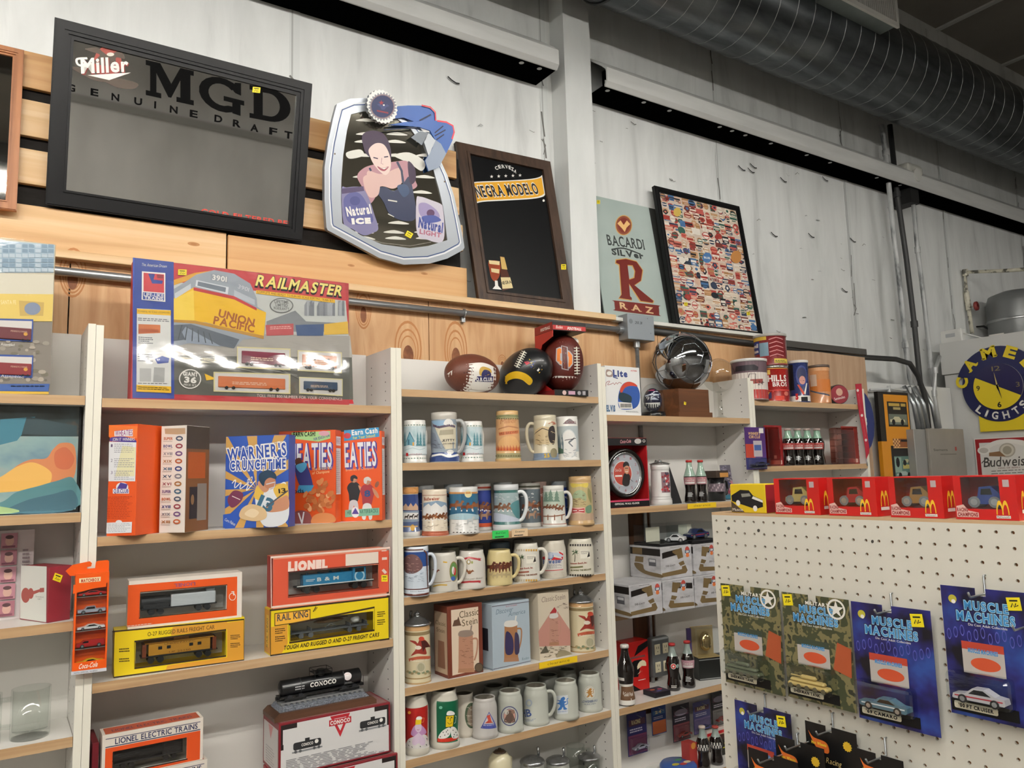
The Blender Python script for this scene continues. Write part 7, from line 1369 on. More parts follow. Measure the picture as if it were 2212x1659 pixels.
 stein(Z8,1240,1482,1279,892,z6,'g',gm,'grey stoneware mug with two blue letters and side handle, sixth shelf',hb,handle=84,group='stoneware beer mugs')
 def lion(cx,cy,k,m):
  return lambda s:(s.poly(smooth_pts(S(s,cx,cy,k)([(-5,-40),(15,-50),(25,-35),(15,-20),(35,-15),(20,0),(25,25),(40,40),(15,45),(8,25),(-5,45),(-30,48),(-12,20),(-20,5),(-38,0),(-15,-12),(-35,-25),(-12,-25)])),m),s.line(smooth_pts(S(s,cx,cy,k)([(20,10),(42,0),(38,-30),(48,-40)]),4,False),6*k,m))
 def bl(s,r,H):s.quad((1545,992),(1648,985),(1650,1155),(1550,1162),mat('#d8dcde'));lion(1593,1065,1.25,mat('#3a72b8'))(s);s.t('LION BRAU',1558,1145,1642,1138,10,mat('#3a72b8'))
 stein(Z8,1520,1757,1228,846,z6,'g',gm,'grey stoneware mug with blue lion badge, sixth shelf',bl,group='stoneware beer mugs')
 def lo(s,r,H):s.ell(1848,965,50,62,mat('#d8d3c4'));s.ell(1848,965,44,55,gy);s.ell(1848,965,41,52,mat('#dcd8cc'));lion(1848,965,.85,mat('#b5803c'))(s);s.t('LOWENBRAU',1780,1055,1920,1042,20,mat('#4a5a80'),bold=.02);s.t('MUNCHEN',1800,1078,1905,1068,12,mat('#6d7488'))
 stein(Z8,1745,1972,1152,778,z6,'g',gm,'grey stoneware mug with golden lion shield, right end of the sixth shelf',lo,group='stoneware beer mugs')
 for xl,xr,yt,lab in((862,1085,895,'grey mug in the back row above the triangle mug, sixth shelf'),(1098,1322,840,'grey mug in the back row above the blue letter mug, sixth shelf'),(1372,1592,795,'grey mug in the back row above the blue lion mug, sixth shelf'),(1560,1758,745,'grey mug in the back row nearest the right upright, sixth shelf')):
  stein(Z8,xl,xr,1290,yt,z6,'g','#8f918a',lab,inner='#5f5f58',Yf=.11,group='stoneware beer mugs',n=24)
 def lidded(xl,xr,yt,lab,Yf,glass=False,up=0):
  c,r=cylpos(Z8,xl,xr,1610,z7,Yf);zt=topz(Z8,(xl+xr)/2,yt,c);H=zt-z7;t=thing('lidded_stein',lab,'stein',c,0,'pewter-lidded steins');g=G();hb=H*.80
  m=film('mug_glass')if glass else mat('#8f9088',.3);g.lathe([(0,0),(r,0),(r*.96,.01),(r*.9,hb),(r*.84,hb),(r*.86,.02),(0,.015)],m,28);g.build('body',t)
  g=G();g.lathe([(r*.93,hb),(r*.97,hb+.006),(r*.9,hb+H*.08),(r*.6,hb+H*.14),(r*.2,hb+H*.17),(0,hb+H*.172)],MC[('N','pewter')],28);g.build('lid',t);g=G();a=facing(c)+math.radians(150);x,y=math.sin(a)*r*.95,-math.cos(a)*r*.95;g.tube([(x,y,hb),(x*1.1,y*1.1,hb+H*.15),(x*1.02,y*1.02,H+.012)],.005,MC[('N','pewter')],8);g.build('thumb_lift',t);g=G();g.tube([(x*.9,y*.9,hb*.85),(x*1.6,y*1.6,hb*.8),(x*1.6,y*1.6,hb*.35),(x*.95,y*.95,hb*.2)],.007,m,8);g.build('handle',t)
 lidded(1200,1440,1535,'pewter-lidded stein next to the cream figural stein, bottom edge',.03);lidded(1440,1672,1540,'pewter-lidded stein in the middle of three at the bottom edge',.03);lidded(1735,1955,1515,'glass stein with shiny lid, rightmost at the bottom edge',.04,True)
 c,r=cylpos(Z8,1632,1812,1600,z7,.10);zt=topz(Z8,1722,1448,c);t=thing('glass_mug','plain clear glass mug standing behind the lidded glass stein, bottom edge','mug',c);g=G();h=zt-z7;gl=film('mug_glass');g.lathe([(0,0),(r,0),(r,h),(r-.004,h),(r-.005,.02),(0,.016)],gl,24);g.build('body',t);g=G();g.tube([(r-.002,0,h*.8),(r+.03,0,h*.75),(r+.03,0,h*.4),(r-.002,0,h*.3)],.006,gl,8);g.build('handle',t)
 c,r=cylpos(Z8,912,1135,1640,z7,.03);zt=topz(Z8,1010,1470,c);h=zt-z7;t=thing('figural_stein','cream ceramic figural stein with a small brown cap at the bottom edge','stein',c);cm=mat('#d8cfae',.25,0,.3);g=G();g.lathe([(0,0),(r*.9,0),(r*.8,h*.3),(r*.9,h*.5),(r,h*.66),(r*.92,h*.82),(r*.6,h*.92),(0,h*.93)],cm,28);g.build('body',t);g=G();bw=mat('#4a3524',.35);g.lathe([(r*.5,h*.90),(r*.55,h*.925),(r*.4,h*.955),(r*.12,h*.965),(r*.14,h*.985),(0,h)],bw,20);g.build('cap',t);g=G();g.tube([(r*.8,r*.3,h*.8),(r*1.3,r*.4,h*.75),(r*1.25,r*.4,h*.45),(r*.75,r*.3,h*.35)],.007,cm,8);g.build('handle',t)
steins()
# =================================================================== BALLS, TROPHY, TINS, COLA
class Ell:
 """ellipsoid (radii rx along ax, ry across): print is laid on from the camera side"""
 def __init__(s,c,ax,ra,rb):
  s.c=Vector(c);s.ax=Vector(ax).normalized();s.ra,s.rb=ra,rb;s.R=rb*.55;n=(CAM-s.c).normalized();s.n=n;s.e1=Vector((0,0,1)).cross(n).normalized();s.e2=n.cross(s.e1)
 def sol(s,o,d):
  f=lambda v:(v.dot(s.ax)/s.ra,(v-s.ax*v.dot(s.ax))/s.rb)
  (o1,o2),(d1,d2)=f(o),f(d);a=d1*d1+d2.dot(d2);b=o1*d1+o2.dot(d2);q=max(b*b-a*(o1*o1+o2.dot(o2)-1),0);return a,b,q
 def hit(s,x,y):d=ray(x,y);a,b,q=s.sol(CAM-s.c,d);p=CAM-s.c+d*((-b-math.sqrt(q))/a);return p.dot(s.e1),p.dot(s.e2)
 def fn(s,loc):
  k=s.c-Vector(loc)
  def f(u,v,d):o=s.e1*u+s.e2*v;a,b,q=s.sol(o,s.n);w=(-b+math.sqrt(q))/a;return tuple(k+o+s.n*(w+d*1.5))
  return f
 def mesh(s,g,loc,m,n=32):
  M=Matrix.Translation(s.c-Vector(loc))@s.ax.to_track_quat('Z','Y').to_matrix().to_4x4();pr=[(s.rb*math.sin(t)**.95 if 0<t<pi else 0,-s.ra*math.cos(t))for t in[pi*k/24 for k in range(25)]];g.lathe(pr,m,n,M=M)
def bottle(name,label,c,H,liq,group,capc='#b8302c',glass='#9fb8a8',deco=None,z=None,R=None):
 """contour soda bottle"""
 r=R or H*.155;t=thing(name,label,'bottle',c,0,group);P=[(0,0),(.92,.0),(1,.03),(.98,.13),(.84,.24),(.80,.32),(.92,.45),(1,.56),(.98,.62),(.72,.73),(.50,.82),(.42,.9),(.42,.95)];P=[(a*r,b*H)for a,b in P]
 dk=mat('#120b09',.06,0,.5,.8);gm=mat(glass,.08,0,.6);g=G();g.lathe(P,[dk if b/H<liq else gm for a,b in P[1:]],24);pf=prof_fn(P[1:])
 if deco:
  s=Shot(g,Cyl((c.x,c.y,c.z),r),c,*(z or Y1));s.pr.vc=[b for a,b in P];a0=facing(c);s.pr.fn=lambda u,v,d:((pf(v)+d)*math.sin(u/r+a0),-(pf(v)+d)*math.cos(u/r+a0),v);deco(s.pr,r,H)
 g.build('glass',t);g=G();g.lathe([(0,H*.945),(r*.52,H*.945),(r*.52,H*.985),(r*.46,H),(0,H)],mat(capc,.35),18);g.build('cap',t);return t
def label_coke(col,band='#d8d4d0'):
 def f(p,r,H):p.rect(-1.3*r,H*.43,1.3*r,H*.6,mat(col));p.rect(-.9*r,H*.45,.9*r,H*.49,mat(band));p.text('Coca-Cola',0,H*.51,H*.045,WHITE,w=r*1.6,it=.2);p.lines(-.5*r,H*.15,.5*r,H*.26,4,mat('#cfcfcf'));p.text('Classic',0,H*.67,H*.03,WHITE,w=r*.6,it=.2)
 return f
def toprow():
 z1,z3a,z3b,z3m,z3c,z4a,z4b=ZS[2][0],*ZS[3][:4],*ZS[4][:2];wh=mat('#ece8e0',.4);yb=.075
 def ball(label,x0,y0,x1,y1,ax,ra,rb,m,deco,cz=None,Y=yb):
  c=on_y(*zp(Z6,((x0+x1)/2,(y0+y1)/2)),Y);c.z=cz or c.z;e=Ell(c,ax,ra,rb);loc=Vector((c.x,c.y,z1));t=thing('football',label,'football',loc,0,'footballs on the top shelf');g=G();e.mesh(g,loc,m);s=Shot(g,e,loc,*Z6);s.pr.step=rb*.14;s.pr.vc=[e.rb*k*.14 for k in range(-12,13)];lace=deco(s);g.build('ball',t);return t,e,loc
 def laces(t,e,loc,p0,p1,n,nm='laces'):
  g=G();f=e.fn(loc);a=e.hit(*zp(Z6,p0));b=e.hit(*zp(Z6,p1));L=mat('#e8e4d6',.5);d=Vector((b[0]-a[0],b[1]-a[1]));w=Vector((-d.y,d.x)).normalized()*.011;pts=[f(a[0]+d.x*k/10,a[1]+d.y*k/10,.002)for k in range(11)];g.tube(pts,.0028,L,6)
  for k in range(n):q=(a[0]+d.x*(k+.5)/n,a[1]+d.y*(k+.5)/n);g.tube([f(q[0]-w.x,q[1]-w.y,.0015),f(*q,.003),f(q[0]+w.x,q[1]+w.y,.0015)],.0024,L,6)
  g.build(nm,t)
 br=noisemat('football_brown',[(.3,'#5a2f20'),(.7,'#6d3a28')],(1,1,1),400,2,.45,bump=.15)
 def qb(s):
  s.poly(smooth_pts([(566,605),(620,560),(720,505),(860,478),(960,482),(1060,530),(1100,600),(1080,680),(1000,750),(860,768),(700,750),(600,690),(565,640)]),wh);s.line(smooth_pts([(565,620),(640,690),(760,735),(900,752),(1000,755)],5,False),4,mat('#6d655c'));k=INK;s.line(smooth_pts([(665,625),(690,555),(660,590),(700,600),(725,570),(735,545),(750,585),(765,550),(780,580),(800,530),(830,545),(820,585)],4,False),4,k);s.line(smooth_pts([(1040,530),(1070,560),(1050,570),(1090,600)],4,False),4,k)
  nv=mat('#2a2a5c');s.poly(smooth_pts([(905,540),(940,515),(1010,540),(1020,580),(960,610),(905,600)]),mat('#c9a24a'));s.poly(smooth_pts([(925,610),(945,550),(1000,560),(1015,610)]),nv);s.poly([(855,665),(880,612),(1040,612),(1035,670)],nv);s.t('Q.B.CLUB',868,660,1030,660,34,WHITE,bold=.05)
 ball('white and brown autographed football at the left of the top shelf',560,435,1105,770,(1,.25,0),.125,.078,br,qb,z1+.078,.095)
 bk=mat('#17181a',.35,0,.2)
 def sun(s):
  y=mat('#e3b520',.4);s.poly(smooth_pts([(1160,620),(1200,580),(1280,562),(1370,590),(1430,650),(1400,700),(1330,650),(1260,635),(1190,655),(1160,690)]),y);s.poly([(1395,440),(1460,402),(1505,470),(1440,540)],mat('#f0cd1c'));s.poly([(1440,440),(1500,430),(1520,470),(1440,470)],mat('#c03a6a'));s.poly([(1345,470),(1400,460),(1405,480),(1370,500)],mat('#c03a4a'));s.t('SUNOCO',1420,530,1490,430,26,mat('#2c3f8a'),bold=.06);s.line([(1480,560),(1530,490)],18,WHITE);s.line([(1495,580),(1545,515)],8,y);s.line([(1160,610),(1175,690)],8,y)
 t,e,loc=ball('black football with yellow stripe and diamond petrol emblem, top shelf',1150,345,1570,785,(.35,-.85,.45),.12,.092,bk,sun,z1+.098,.11);laces(t,e,loc,(1350,362),(1270,525),8)
 mr=noisemat('football_maroon',[(.3,'#4a1812'),(.7,'#5f2219')],(1,1,1),400,2,.42,bump=.15)
 def osu(s):
  for a,b in(((1645,228),(1880,285)),((1640,615),(1880,690))):s.poly(smooth_pts([(a[0],a[1]),(1760,a[1]-4),(b[0]-10,a[1]+8),b,(1760,b[1]-14),(a[0]+4,b[1]-10)]),wh)
  gy=mat('#b0aeb0');og=mat('#e5812a');s.poly([(1665,335),(1700,320),(1800,360),(1835,400),(1835,490),(1800,535),(1700,500),(1662,460)],gy);s.poly([(1675,345),(1700,332),(1795,370),(1825,405),(1825,485),(1795,522),(1705,490),(1672,455)],og,[[(1705,385),(1705,450),(1725,468),(1775,485),(1790,475),(1790,420),(1775,400),(1725,378)]]);s.poly([(1715,305),(1780,320),(1790,555),(1720,540)],gy);s.poly([(1722,312),(1772,325),(1782,545),(1728,532)],mr);s.t('STATE',1740,320,1750,545,34,og,bold=.06)
 c0=on_y(*zp(Z6,(1660,795)),.0);hb=OBox((c0.x,.005,z1),(1,-.12,0),.155,.15,.018)
 t,e,loc=ball('maroon college football standing upright in a red display box',1570,225,1905,715,(.05,0,1),.118,.082,mr,osu,z1+.142,.075);laces(t,e,loc,(1868,320),(1875,600),10)
 loc=hb.loc;t=thing('football_display_box','red and black open display box around the maroon football','box',loc);H=.295;rd=mat('#b02424',.4);K=mat('#100e0e',.4)
 hb=OBox(hb.o,hb.a,.155,.15,.024);g=G();hb.body(g,K);s=Shot(g,hb.front(),loc,*Z6);W=.155;s.pr.circ(W*.28,.012,.009,mat('#d9b9b4'));s.pr.rect(W*.4,.005,W*.6,.019,mat('#c9a0b4'));s.pr.circ(W*.72,.012,.008,mat('#a8a4a8'));s.pr.rect(W*.82,.004,W*.91,.02,mat('#a8a4a8'));l=Shot(g,hb.left(),loc,*Z6);l.pr.rect(.001,.001,.149,.023,mat('#7d1c1c'));g.build('base',t)
 top=OBox(hb.o+Vector((0,0,H-.035)),hb.a,.155,.15,.035);g=G();top.body(g,K,loc=loc);s=Shot(g,top.front(),loc,*Z6);s.pr.rect(.001,.003,.154,.021,rd);s.pr.text('FOOTBALL',.1,.006,.010,WHITE,w=.065,it=.25,bold=.05);s.pr.text('Baden',.03,.008,.012,WHITE,w=.03,it=.2);s.pr.rect(.001,.021,.154,.0345,mat('#17110f'));l=Shot(g,top.left(),loc,*Z6);l.pr.rect(.001,.001,.149,.034,mat('#8c2420'));l.pr.text('FOOTBALL',.09,.010,.011,WHITE,w=.08,it=.25,bold=.05);g.build('top',t)
 g=G();M=hb.M(loc);g.prism([(.02,.024),(.15,.024),(.15,H-.035),(.0,H-.035),(.0,H-.06),(.09,H-.08),(.125,.16),(.1,.06)],(0,0,0),(0,1,0),(0,0,1),(-1,0,0),0,-.002,rd,M);g.box(0,.148,.024,.155,.15,H-.035,mat('#8c1f1d',.4),M);g.build('back_panel',t)
 bx=OBox.flat(*[zp(Y1,(q,790))[0]for q in(75,378)],zp(Y1,(200,372))[1],.012,z3a,.05,zp(Y1,(0,600))[1])
 def lite(f):
  s=f(bx.front(),Y1);bl=mat('#33437f');s.t('Lite',138,455,265,462,52,bl,bold=.06,ser=.08);s.line([(138,462),(180,476)],8,bl);s.poly(smooth_pts([(80,400),(120,405),(135,430),(130,460),(80,455)]),mat('#a08a80'));s.ell(105,430,22,18,wh);s.t('ACTION',292,412,345,416,10,RED,bold=.04);s.line(smooth_pts([(75,545),(80,510),(110,500),(90,530),(120,525),(140,515),(150,530),(165,512),(175,525),(190,510),(215,520)],4,False),4,mat('#a05a5a'))
  s.poly(smooth_pts([(182,660),(195,580),(230,520),(290,505),(345,540),(372,610),(365,690),(330,735),(260,748),(195,735)]),mat('#27509c'));s.poly(smooth_pts([(225,530),(265,505),(320,515),(350,545),(290,540),(240,560),(210,610),(200,570)]),mat('#c8442c'));s.poly(smooth_pts([(190,650),(200,600),(260,610),(300,640),(290,690),(230,685)]),mat('#16303c'));s.poly([(182,680),(300,690),(310,740),(200,740)],wh);[s.quad((205+k*12,695),(212+k*12,696),(212+k*12,730),(205+k*12,730),INK)for k in range(8)];s.t('ELVIS',80,760,158,762,48,mat('#44688c'),bold=.07);s.lines((250,760),(360,764),(360,776),(250,772),2,mat('#8a8a8a'))
 shelf_box('helmet_box','white card box with a blue helmet picture on the trophy shelf','box',bx,mat('#e6e6e4',.4),lite)
 c,r=cylpos(Y1,383,600,800,z3a,.02);t=thing('mini_helmet','dark miniature racing helmet under a clear dome beside the white box','helmet',c);zt=topz(Y1,480,520,c);H=zt-z3a;g=G();g.lathe([(0,0),(r*.98,0),(r,.006),(r*.96,H*.14),(0,H*.14)],mat('#101012',.3),24);pr=Pr(g,around(prof_fn([(r,0),(r*.96,H*.14)]),facing(c)),1,1,1,1);pr.rect(-.2*r,H*.03,r*.6,H*.1,mat('#a8905a'));g.build('base',t)
 g=G();cc=Vector((0,0,H*.5));e=Ell(c+cc,(0,0,1),H*.36,r*.76);e.mesh(g,c,mat('#20203a',.2,0,.5),24);s=Shot(g,e,c,*Y1);s.pr.step=r*.14;s.pr.vc=[r*k*.14 for k in range(-10,11)];s.poly([(402,690),(550,685),(548,738),(415,742)],wh);[s.quad((415+k*20,700),(425+k*20,700),(425+k*20,738),(415+k*20,738),INK)for k in range(6)];s.line([(420,630),(480,610),(540,620)],10,mat('#c9ccd6'));s.line([(440,580),(500,575)],14,mat('#a83c5c'));s.t('9',432,665,458,662,30,wh);s.poly([(460,660),(500,640),(540,662)],mat('#b9bccb'));g.build('helmet',t)
 g=G();g.lathe([(r*.95,H*.14),(r*.95,H*.6)]+[(r*.95*math.cos(k*pi/16),H*.6+H*.4*math.sin(k*pi/16))for k in range(1,9)],BLIST,24);g.build('dome',t)
 bs=OBox.px(zp(Y1,(755,800)),zp(Y1,(1052,808)),zp(Y1,(745,580)),z3a+.0001,.1);p=on_y(*zp(Y1,(690,808)),-.0);x0=on_y(*zp(Y1,(670,800)),.0).x;x1=on_y(*zp(Y1,(1035,800)),.0).x;zt=on_y(*zp(Y1,(850,572)),.02).z;wd=woodmat('trophy_walnut','#4a2c18','#5f3a20','#6d4528','x',1.2,.35)
 xm=(x0+x1)/2+.01;loc=Vector((xm,.085,z3a));t=thing('ball_trophy','chrome soccer ball trophy on an octagonal wooden base','trophy',loc);g=G();hw=(x1-x0)/2;q=[(-hw,.06),(-hw*.72,-.075),(hw*.72,-.075),(hw,.06),(hw*.8,.1),(-hw*.8,.1)]
 g.prism([(a*1.12,b*1.08)for a,b in q],(0,0,0),(1,0,0),(0,1,0),(0,0,1),.022,0,wd);g.prism(q,(0,0,0),(1,0,0),(0,1,0),(0,0,1),zt-z3a,.022,wd);pr=Pr(g,front(-hw,-.075,0),1,1,1,1);sticker(pr,hw*.55,.06,.013,.013,'',-.2);g.build('base',t)
 cb=on_y(*zp(Y1,(738,372)),.085);R=(on_y(*zp(Y1,(935,372)),.085).x-on_y(*zp(Y1,(540,372)),.085).x)/2*.93;cz=zt+R*.97-z3a;ch=mat('#b9bcc0',.06,1);g=G();ox=cb.x-xm;g.ball((ox,0,cz),R,R,R,ch,40,24);g.build('ball',t)
 g=G();ico=[];ph=(1+5**.5)/2
 for a in(-1,1):
  for b in(-ph,ph):ico+=[Vector((0,a,b)),Vector((a,b,0)),Vector((b,0,a))]
 M=Matrix.Rotation(.5,3,'X')@Matrix.Rotation(.3,3,'Z');vs=[(M@v).normalized()for v in ico];ed=2/math.sqrt(1+ph*ph)*1.02;seg=set()
 nb=[[j for j in range(12)if j!=i and(vs[i]-vs[j]).length<ed+.05]for i in range(12)]
 def arc(a,b):g.tube([tuple(((a*(1-k/4)+b*(k/4)).normalized())*(R*1.001)+Vector((ox,0,cz)))for k in range(5)],R*.012,mat('#8f9398',.15,1),5,caps=False)
 for i in range(12):
  for j in nb[i]:
   if j>i:arc((vs[i]*2+vs[j]).normalized(),(vs[i]+vs[j]*2).normalized())
   for k in nb[i]:
    if k>j and k in nb[j]:arc((vs[i]*2+vs[j]).normalized(),(vs[i]*2+vs[k]).normalized())
 g.build('seams',t);g=G();g.frus((ox,0,cz+R-.002),(ox,0,cz+R+.008),.004,.002,mat('#c98a5a',.3),8);g.build('pin',t)
 c=on_y(*zp(Y1,(1060,450)),.13);R2=.083;t=thing('glass_ball_vase','clear glass soccer ball on a stem behind the chrome ball','vase',Vector((c.x,.13,z3a)));g=G();cz=c.z-z3a;gl=film('clear_glass','#f4f4f2',.05,.03);g.ball((0,0,cz),R2,R2*.9,R2,gl,32,18);g.build('ball',t);g=G();g.lathe([(0,0),(.04,0),(.04,.006),(.012,.02),(.010,max(cz-R2,.025)),(.02,max(cz-R2+.004,.03))],gl,20);g.build('stem',t)
 bx=OBox.flat(zp(Y1,(115,0))[0],zp(Y1,(462,0))[0],zp(Y1,(0,995))[1],.004,z3b,.09,zp(Y1,(0,1590))[1]);xr=on_y(*zp(Y1,(435,1000)),.0).x;bx=OBox((bx.o.x-.03,.004,z3b),(1,0,0),xr-bx.o.x+.03,.09,bx.H);loc=bx.loc;t=thing('boxed_clock','round wall clock in a red and black display box on the second shelf','boxed clock',loc);W,H=bx.W,bx.H;K=mat('#141214',.4);rd=mat('#b01e22',.4)
 g=G();bx.body(g,rd,open_front=(.004,H*.11,W-.004,H*.89));s=Shot(g,bx.front(),loc,*Y1);s.pr.rect(0,H*.89,W,H-.001,K);s.pr.rect(0,.001,W,H*.085,K);s.pr.rect(0,H*.085,W,H*.11,mat('#c43a5c'));s.t('Coca-Cola',200,1042,295,1035,28,mat('#c98a90'),it=.2,bold=.03);s.ell(355,1024,30,23,mat('#b9b5b0'));s.t('DALE EARNHARDT JR. WALL CLOCK',155,1582,370,1570,14,wh,bold=.04)if 0 else s.t('OFFICIAL WALL CLOCK',155,1582,370,1570,14,wh,bold=.04);s.ell(408,1022,12,12,wh,hole=.7);g.build('carton',t)
 pl=Plane(bx.pt(0,.03,0),(1,0,0),(0,0,1));C=pl.hit(*zp(Y1,(225,1305)));R=H*.365;o=pl.o-loc;g=G();M=Matrix.Translation(o+pl.u*C[0]+pl.v*C[1])@Matrix.Rotation(pi/2,4,'X');g.lathe([(R*1.0,-.02),(R,.02),(R*.9,.026),(R*.83,.018)],mat('#15110f',.2,0,.5),48,M=M);g.lathe([(R*.84,.017),(R*.8,.021),(R*.78,.012)],mat('#c9c9c9',.1,.9),48,M=M);g.lathe([(R*.8,.012),(0,.0121)],mat('#a9adb4',.4),48,M=M)
 pr=Pr(g,lambda u,v,d:tuple(o+pl.u*(C[0]+u)+pl.v*(C[1]+v)+pl.n*(.0125+d)),1,1,1,1);r=R*.8;pr.circ(-r*.15,0,r*.62,mat('#d8d5d2'),36);pr.circ(-r*.15,0,r*.58,mat('#b5483a'),36)
 for k in range(12):a=k*pi/6;pr.text(str(k or 12),r*.84*math.sin(a),r*.84*math.cos(a)-r*.06,r*.13,mat('#9c5a60'),w=r*.12)
 pr.text('Coca-Cola',-r*.45,r*.1,r*.14,wh,w=r*.42,it=.2);pr.rect(-r*.66,-r*.16,-r*.2,-r*.08,wh);sk=mat('#c98f70');P=lambda q:[(a*r,b*r)for a,b in q]
 pr.poly(smooth_pts(P([(-.2,-.55),(-.12,-.1),(.05,.02),(.25,-.05),(.32,-.2),(.2,-.6)])),mat('#26201f'));pr.poly(smooth_pts(P([(-.05,.1),(-.05,.35),(.1,.42),(.26,.35),(.26,.1),(.15,-.04),(.02,0)])),sk);pr.poly(smooth_pts(P([(-.1,.3),(-.08,.5),(.08,.58),(.24,.52),(.3,.34),(.12,.38)])),mat('#2a2625'));pr.line(P([(.02,.1),(.12,.06),(.2,.11)]),r*.03,wh);pr.line(P([(0,.25),(.22,.25)]),r*.03,INK);pr.line(P([(.3,-.3),(.5,-.42)]),r*.02,INK);g.build('clock',t)
 def pic(s,r,H):s.pr.rect(r*.1,H*.3,r*1.2,H*.8,mat('#8a6a70'));rnd=random.Random(3);[s.pr.ell(r*rnd.uniform(.15,1.1),H*rnd.uniform(.33,.77),r*.12,H*.03,mat(rnd.choice(['#b8343c','#d8d4d4','#4a3f52','#8c2c34'])),10)for _ in range(40)];[s.pr.rect(-1.6*r,H*q,1.6*r,H*q+H*.008,mat('#b5b2ae'))for q in(.14,.2,.86)]
 stein(Y1,468,660,1588,1185,z3b,'f','#e3e2df','white lidded stein with a red football picture beside the boxed clock',pic,handle=-160,lid=.9,group='lidded steins',Yf=.02)
 for k,xl in enumerate((632,655)):p=on_y(*zp(Y1,(xl,1560)),.06);g=G();g.prism([(0,0),(.075,0),(.075,.005),(.03,.165),(0,.165)],(0,0,0),(1,0,0),(0,0,1),(0,-1,0),0,-.004,mat('#121214',.35));tag(g.build('easel_frame',None,(p.x+k*.01,.06+k*.03,z3b),(-.12,0,0)),('black easel-back frame standing behind the cola bottles','second black frame just behind the first one')[k],'frame')
 for k,(xl,xr,lab)in enumerate(((765,875,'left of two cola bottles beside the yellow clearance label'),(868,970,'right of two cola bottles beside the yellow clearance label'))):c,r=cylpos(Y1,xl,xr,1562,z3b,.03);H=topz(Y1,(xl+xr)/2,1188,c)-z3b;bottle('cola_bottle',lab,c,H,.72,'two cola bottles on the clearance shelf',deco=label_coke('#b07a80'),R=r)
 c,r=cylpos(Y1,970,1125,1550,z3b,.05);t=thing('boxed_mug','black mug in clear packaging beside the two cola bottles','mug',c);h=topz(Y1,1045,1310,c)-z3b;g=G();g.lathe([(0,0),(r,0),(r,h*.9),(r*.92,h*.9),(r*.9,.01),(0,.01)],mat('#151517',.2),24);pr=Pr(g,around(prof_fn([(r,0),(r,h)]),facing(c)),1,1,1,1,curved=r*.2);pr.rect(-1.4*r,h*.35,1.4*r,h*.65,mat('#6d6068'));[pr.ell(-1.2*r+k*.2*r,h*.5+((k*7)%3-1)*.01,r*.1,h*.05,mat('#a8969c'),8)for k in range(12)];g.build('mug',t)
 g=G();g.tube([(r*.95,-.01,h*.75),(r*1.5,-.01,h*.7),(r*1.6,-.01,h*.45),(r*1.4,-.01,h*.25),(r*.95,-.01,h*.2)],.006,mat('#151517',.2),8);g.build('handle',t);g=G();g.box(-r*1.02,-r*1.02,h*.86,r*1.02,r*1.02,h*1.12,mat('#3a2c22',.5));g.box(-r*.4,-r*1.03,h*.88,r*1.01,-r*1.02,h*1.04,mat('#c9904a'));g.build('sleeve',t)
 p=on_y(*zp(Y1,(1115,1540)),.12);g=G();g.bev(0,0,0,.125,.004,.165,mat('#6a6674',.4),.0005);pr=Pr(g,front(0,0,0),.125,.165);rnd=random.Random(8);[pr.ell(rnd.uniform(5,95),rnd.uniform(50,96),6,2.5,mat(rnd.choice(['#8a8698','#a59aa5','#55525f'])))for _ in range(50)];[pr.ell(rnd.uniform(20,95),rnd.uniform(15,50),7,5,mat(rnd.choice(['#a84a5c','#c98a94','#4a4f7a'])))for _ in range(30)];pr.rect(4,2,96,14,mat('#2c6a80'));tag(g.build('photo_print',None,(p.x,.12,z3b),(-.1,0,0)),'printed photo of a crowded race track leaning at the shelf corner','photo')
 z0=z3m;A=on_z(*zp(Y4,(330,1320)),z0);gb=noisemat('grey_streak_box',[(.3,'#9a999b'),(.5,'#b9b8ba'),(.7,'#c6c5c7')],(4,4,9),3,5,.4);go=mat('#6f5c3c',.35);K=mat('#191310',.4)
 def dbox(x,y,zz,W,D,H,lab):
  bx=OBox((x,y,zz),(1,0,0),W,D,H)
  def d(f):
   s=f(bx.front(),Y4).pr;q=lambda p:[(a*W,b*H)for a,b in p];mir=x>2.0 and zz<z0+.01 or x>2.2;fx=(lambda p:[(1-a,b)for a,b in p])if mir else(lambda p:p);R=lambda p,m:s.poly(q(fx(p)),m)
   R([(.05,.64),(.55,.72),(.55,.90),(.05,.82)],K);R([(.38,.85),(.68,.93),(.72,.62),(.55,.58),(.52,.70),(.38,.80)],go);R([(.55,.46),(.72,.52),(.76,.40),(.62,.36)],go);R([(.66,.34),(.78,.37),(.84,.2),(.78,.12),(.02,.08),(.02,.2),(.66,.26)],go);s.text('DIE-CAST',W*(.3 if not mir else .7),H*.38,H*.05,mat('#6d6a68'),w=W*.3,bold=.05);cx=W*(.86 if not mir else .66);s.ell(cx,H*.78,W*.085,H*.17,mat('#d8d6d2'));s.ell(cx,H*.82,W*.075,H*.13,mat('#b5483c'));s.rect(cx-W*.08,H*.74,cx+W*.08,H*.83,mat('#4a6a84'));s.ell(cx,H*.67,W*.055,H*.06,mat('#d8743a'));s.text('GM',cx,H*.755,H*.06,WHITE,w=W*.09,bold=.05);s.lines(W*.3,H*.95,W*.7,H*.98,1,mat('#6d6a68'))
   l=f(bx.left(),Y4).pr;l.rect(D*.02,H*.72,D-.001,H*.94,K);l.rect(D*.1,H*.73,D*.42,H*.93,go);l.poly([(D*.16,H*.48),(D*.44,H*.48),(D*.46,H*.66),(D*.2,H*.66)],go);l.poly(smooth_pts([(D*.15,H*.44),(D*.42,H*.42),(D*.5,H*.24),(D*.999,H*.17),(D*.999,H*.07),(D*.5,H*.12),(D*.22,H*.26)],4),go);l.poly([(D*.62,H*.4),(D*.85,H*.4),(D*.85,H*.62),(D*.62,H*.62)],mat('#55555a'));l.rect(D*.64,H*.52,D*.83,H*.6,mat('#c9c9cb'))
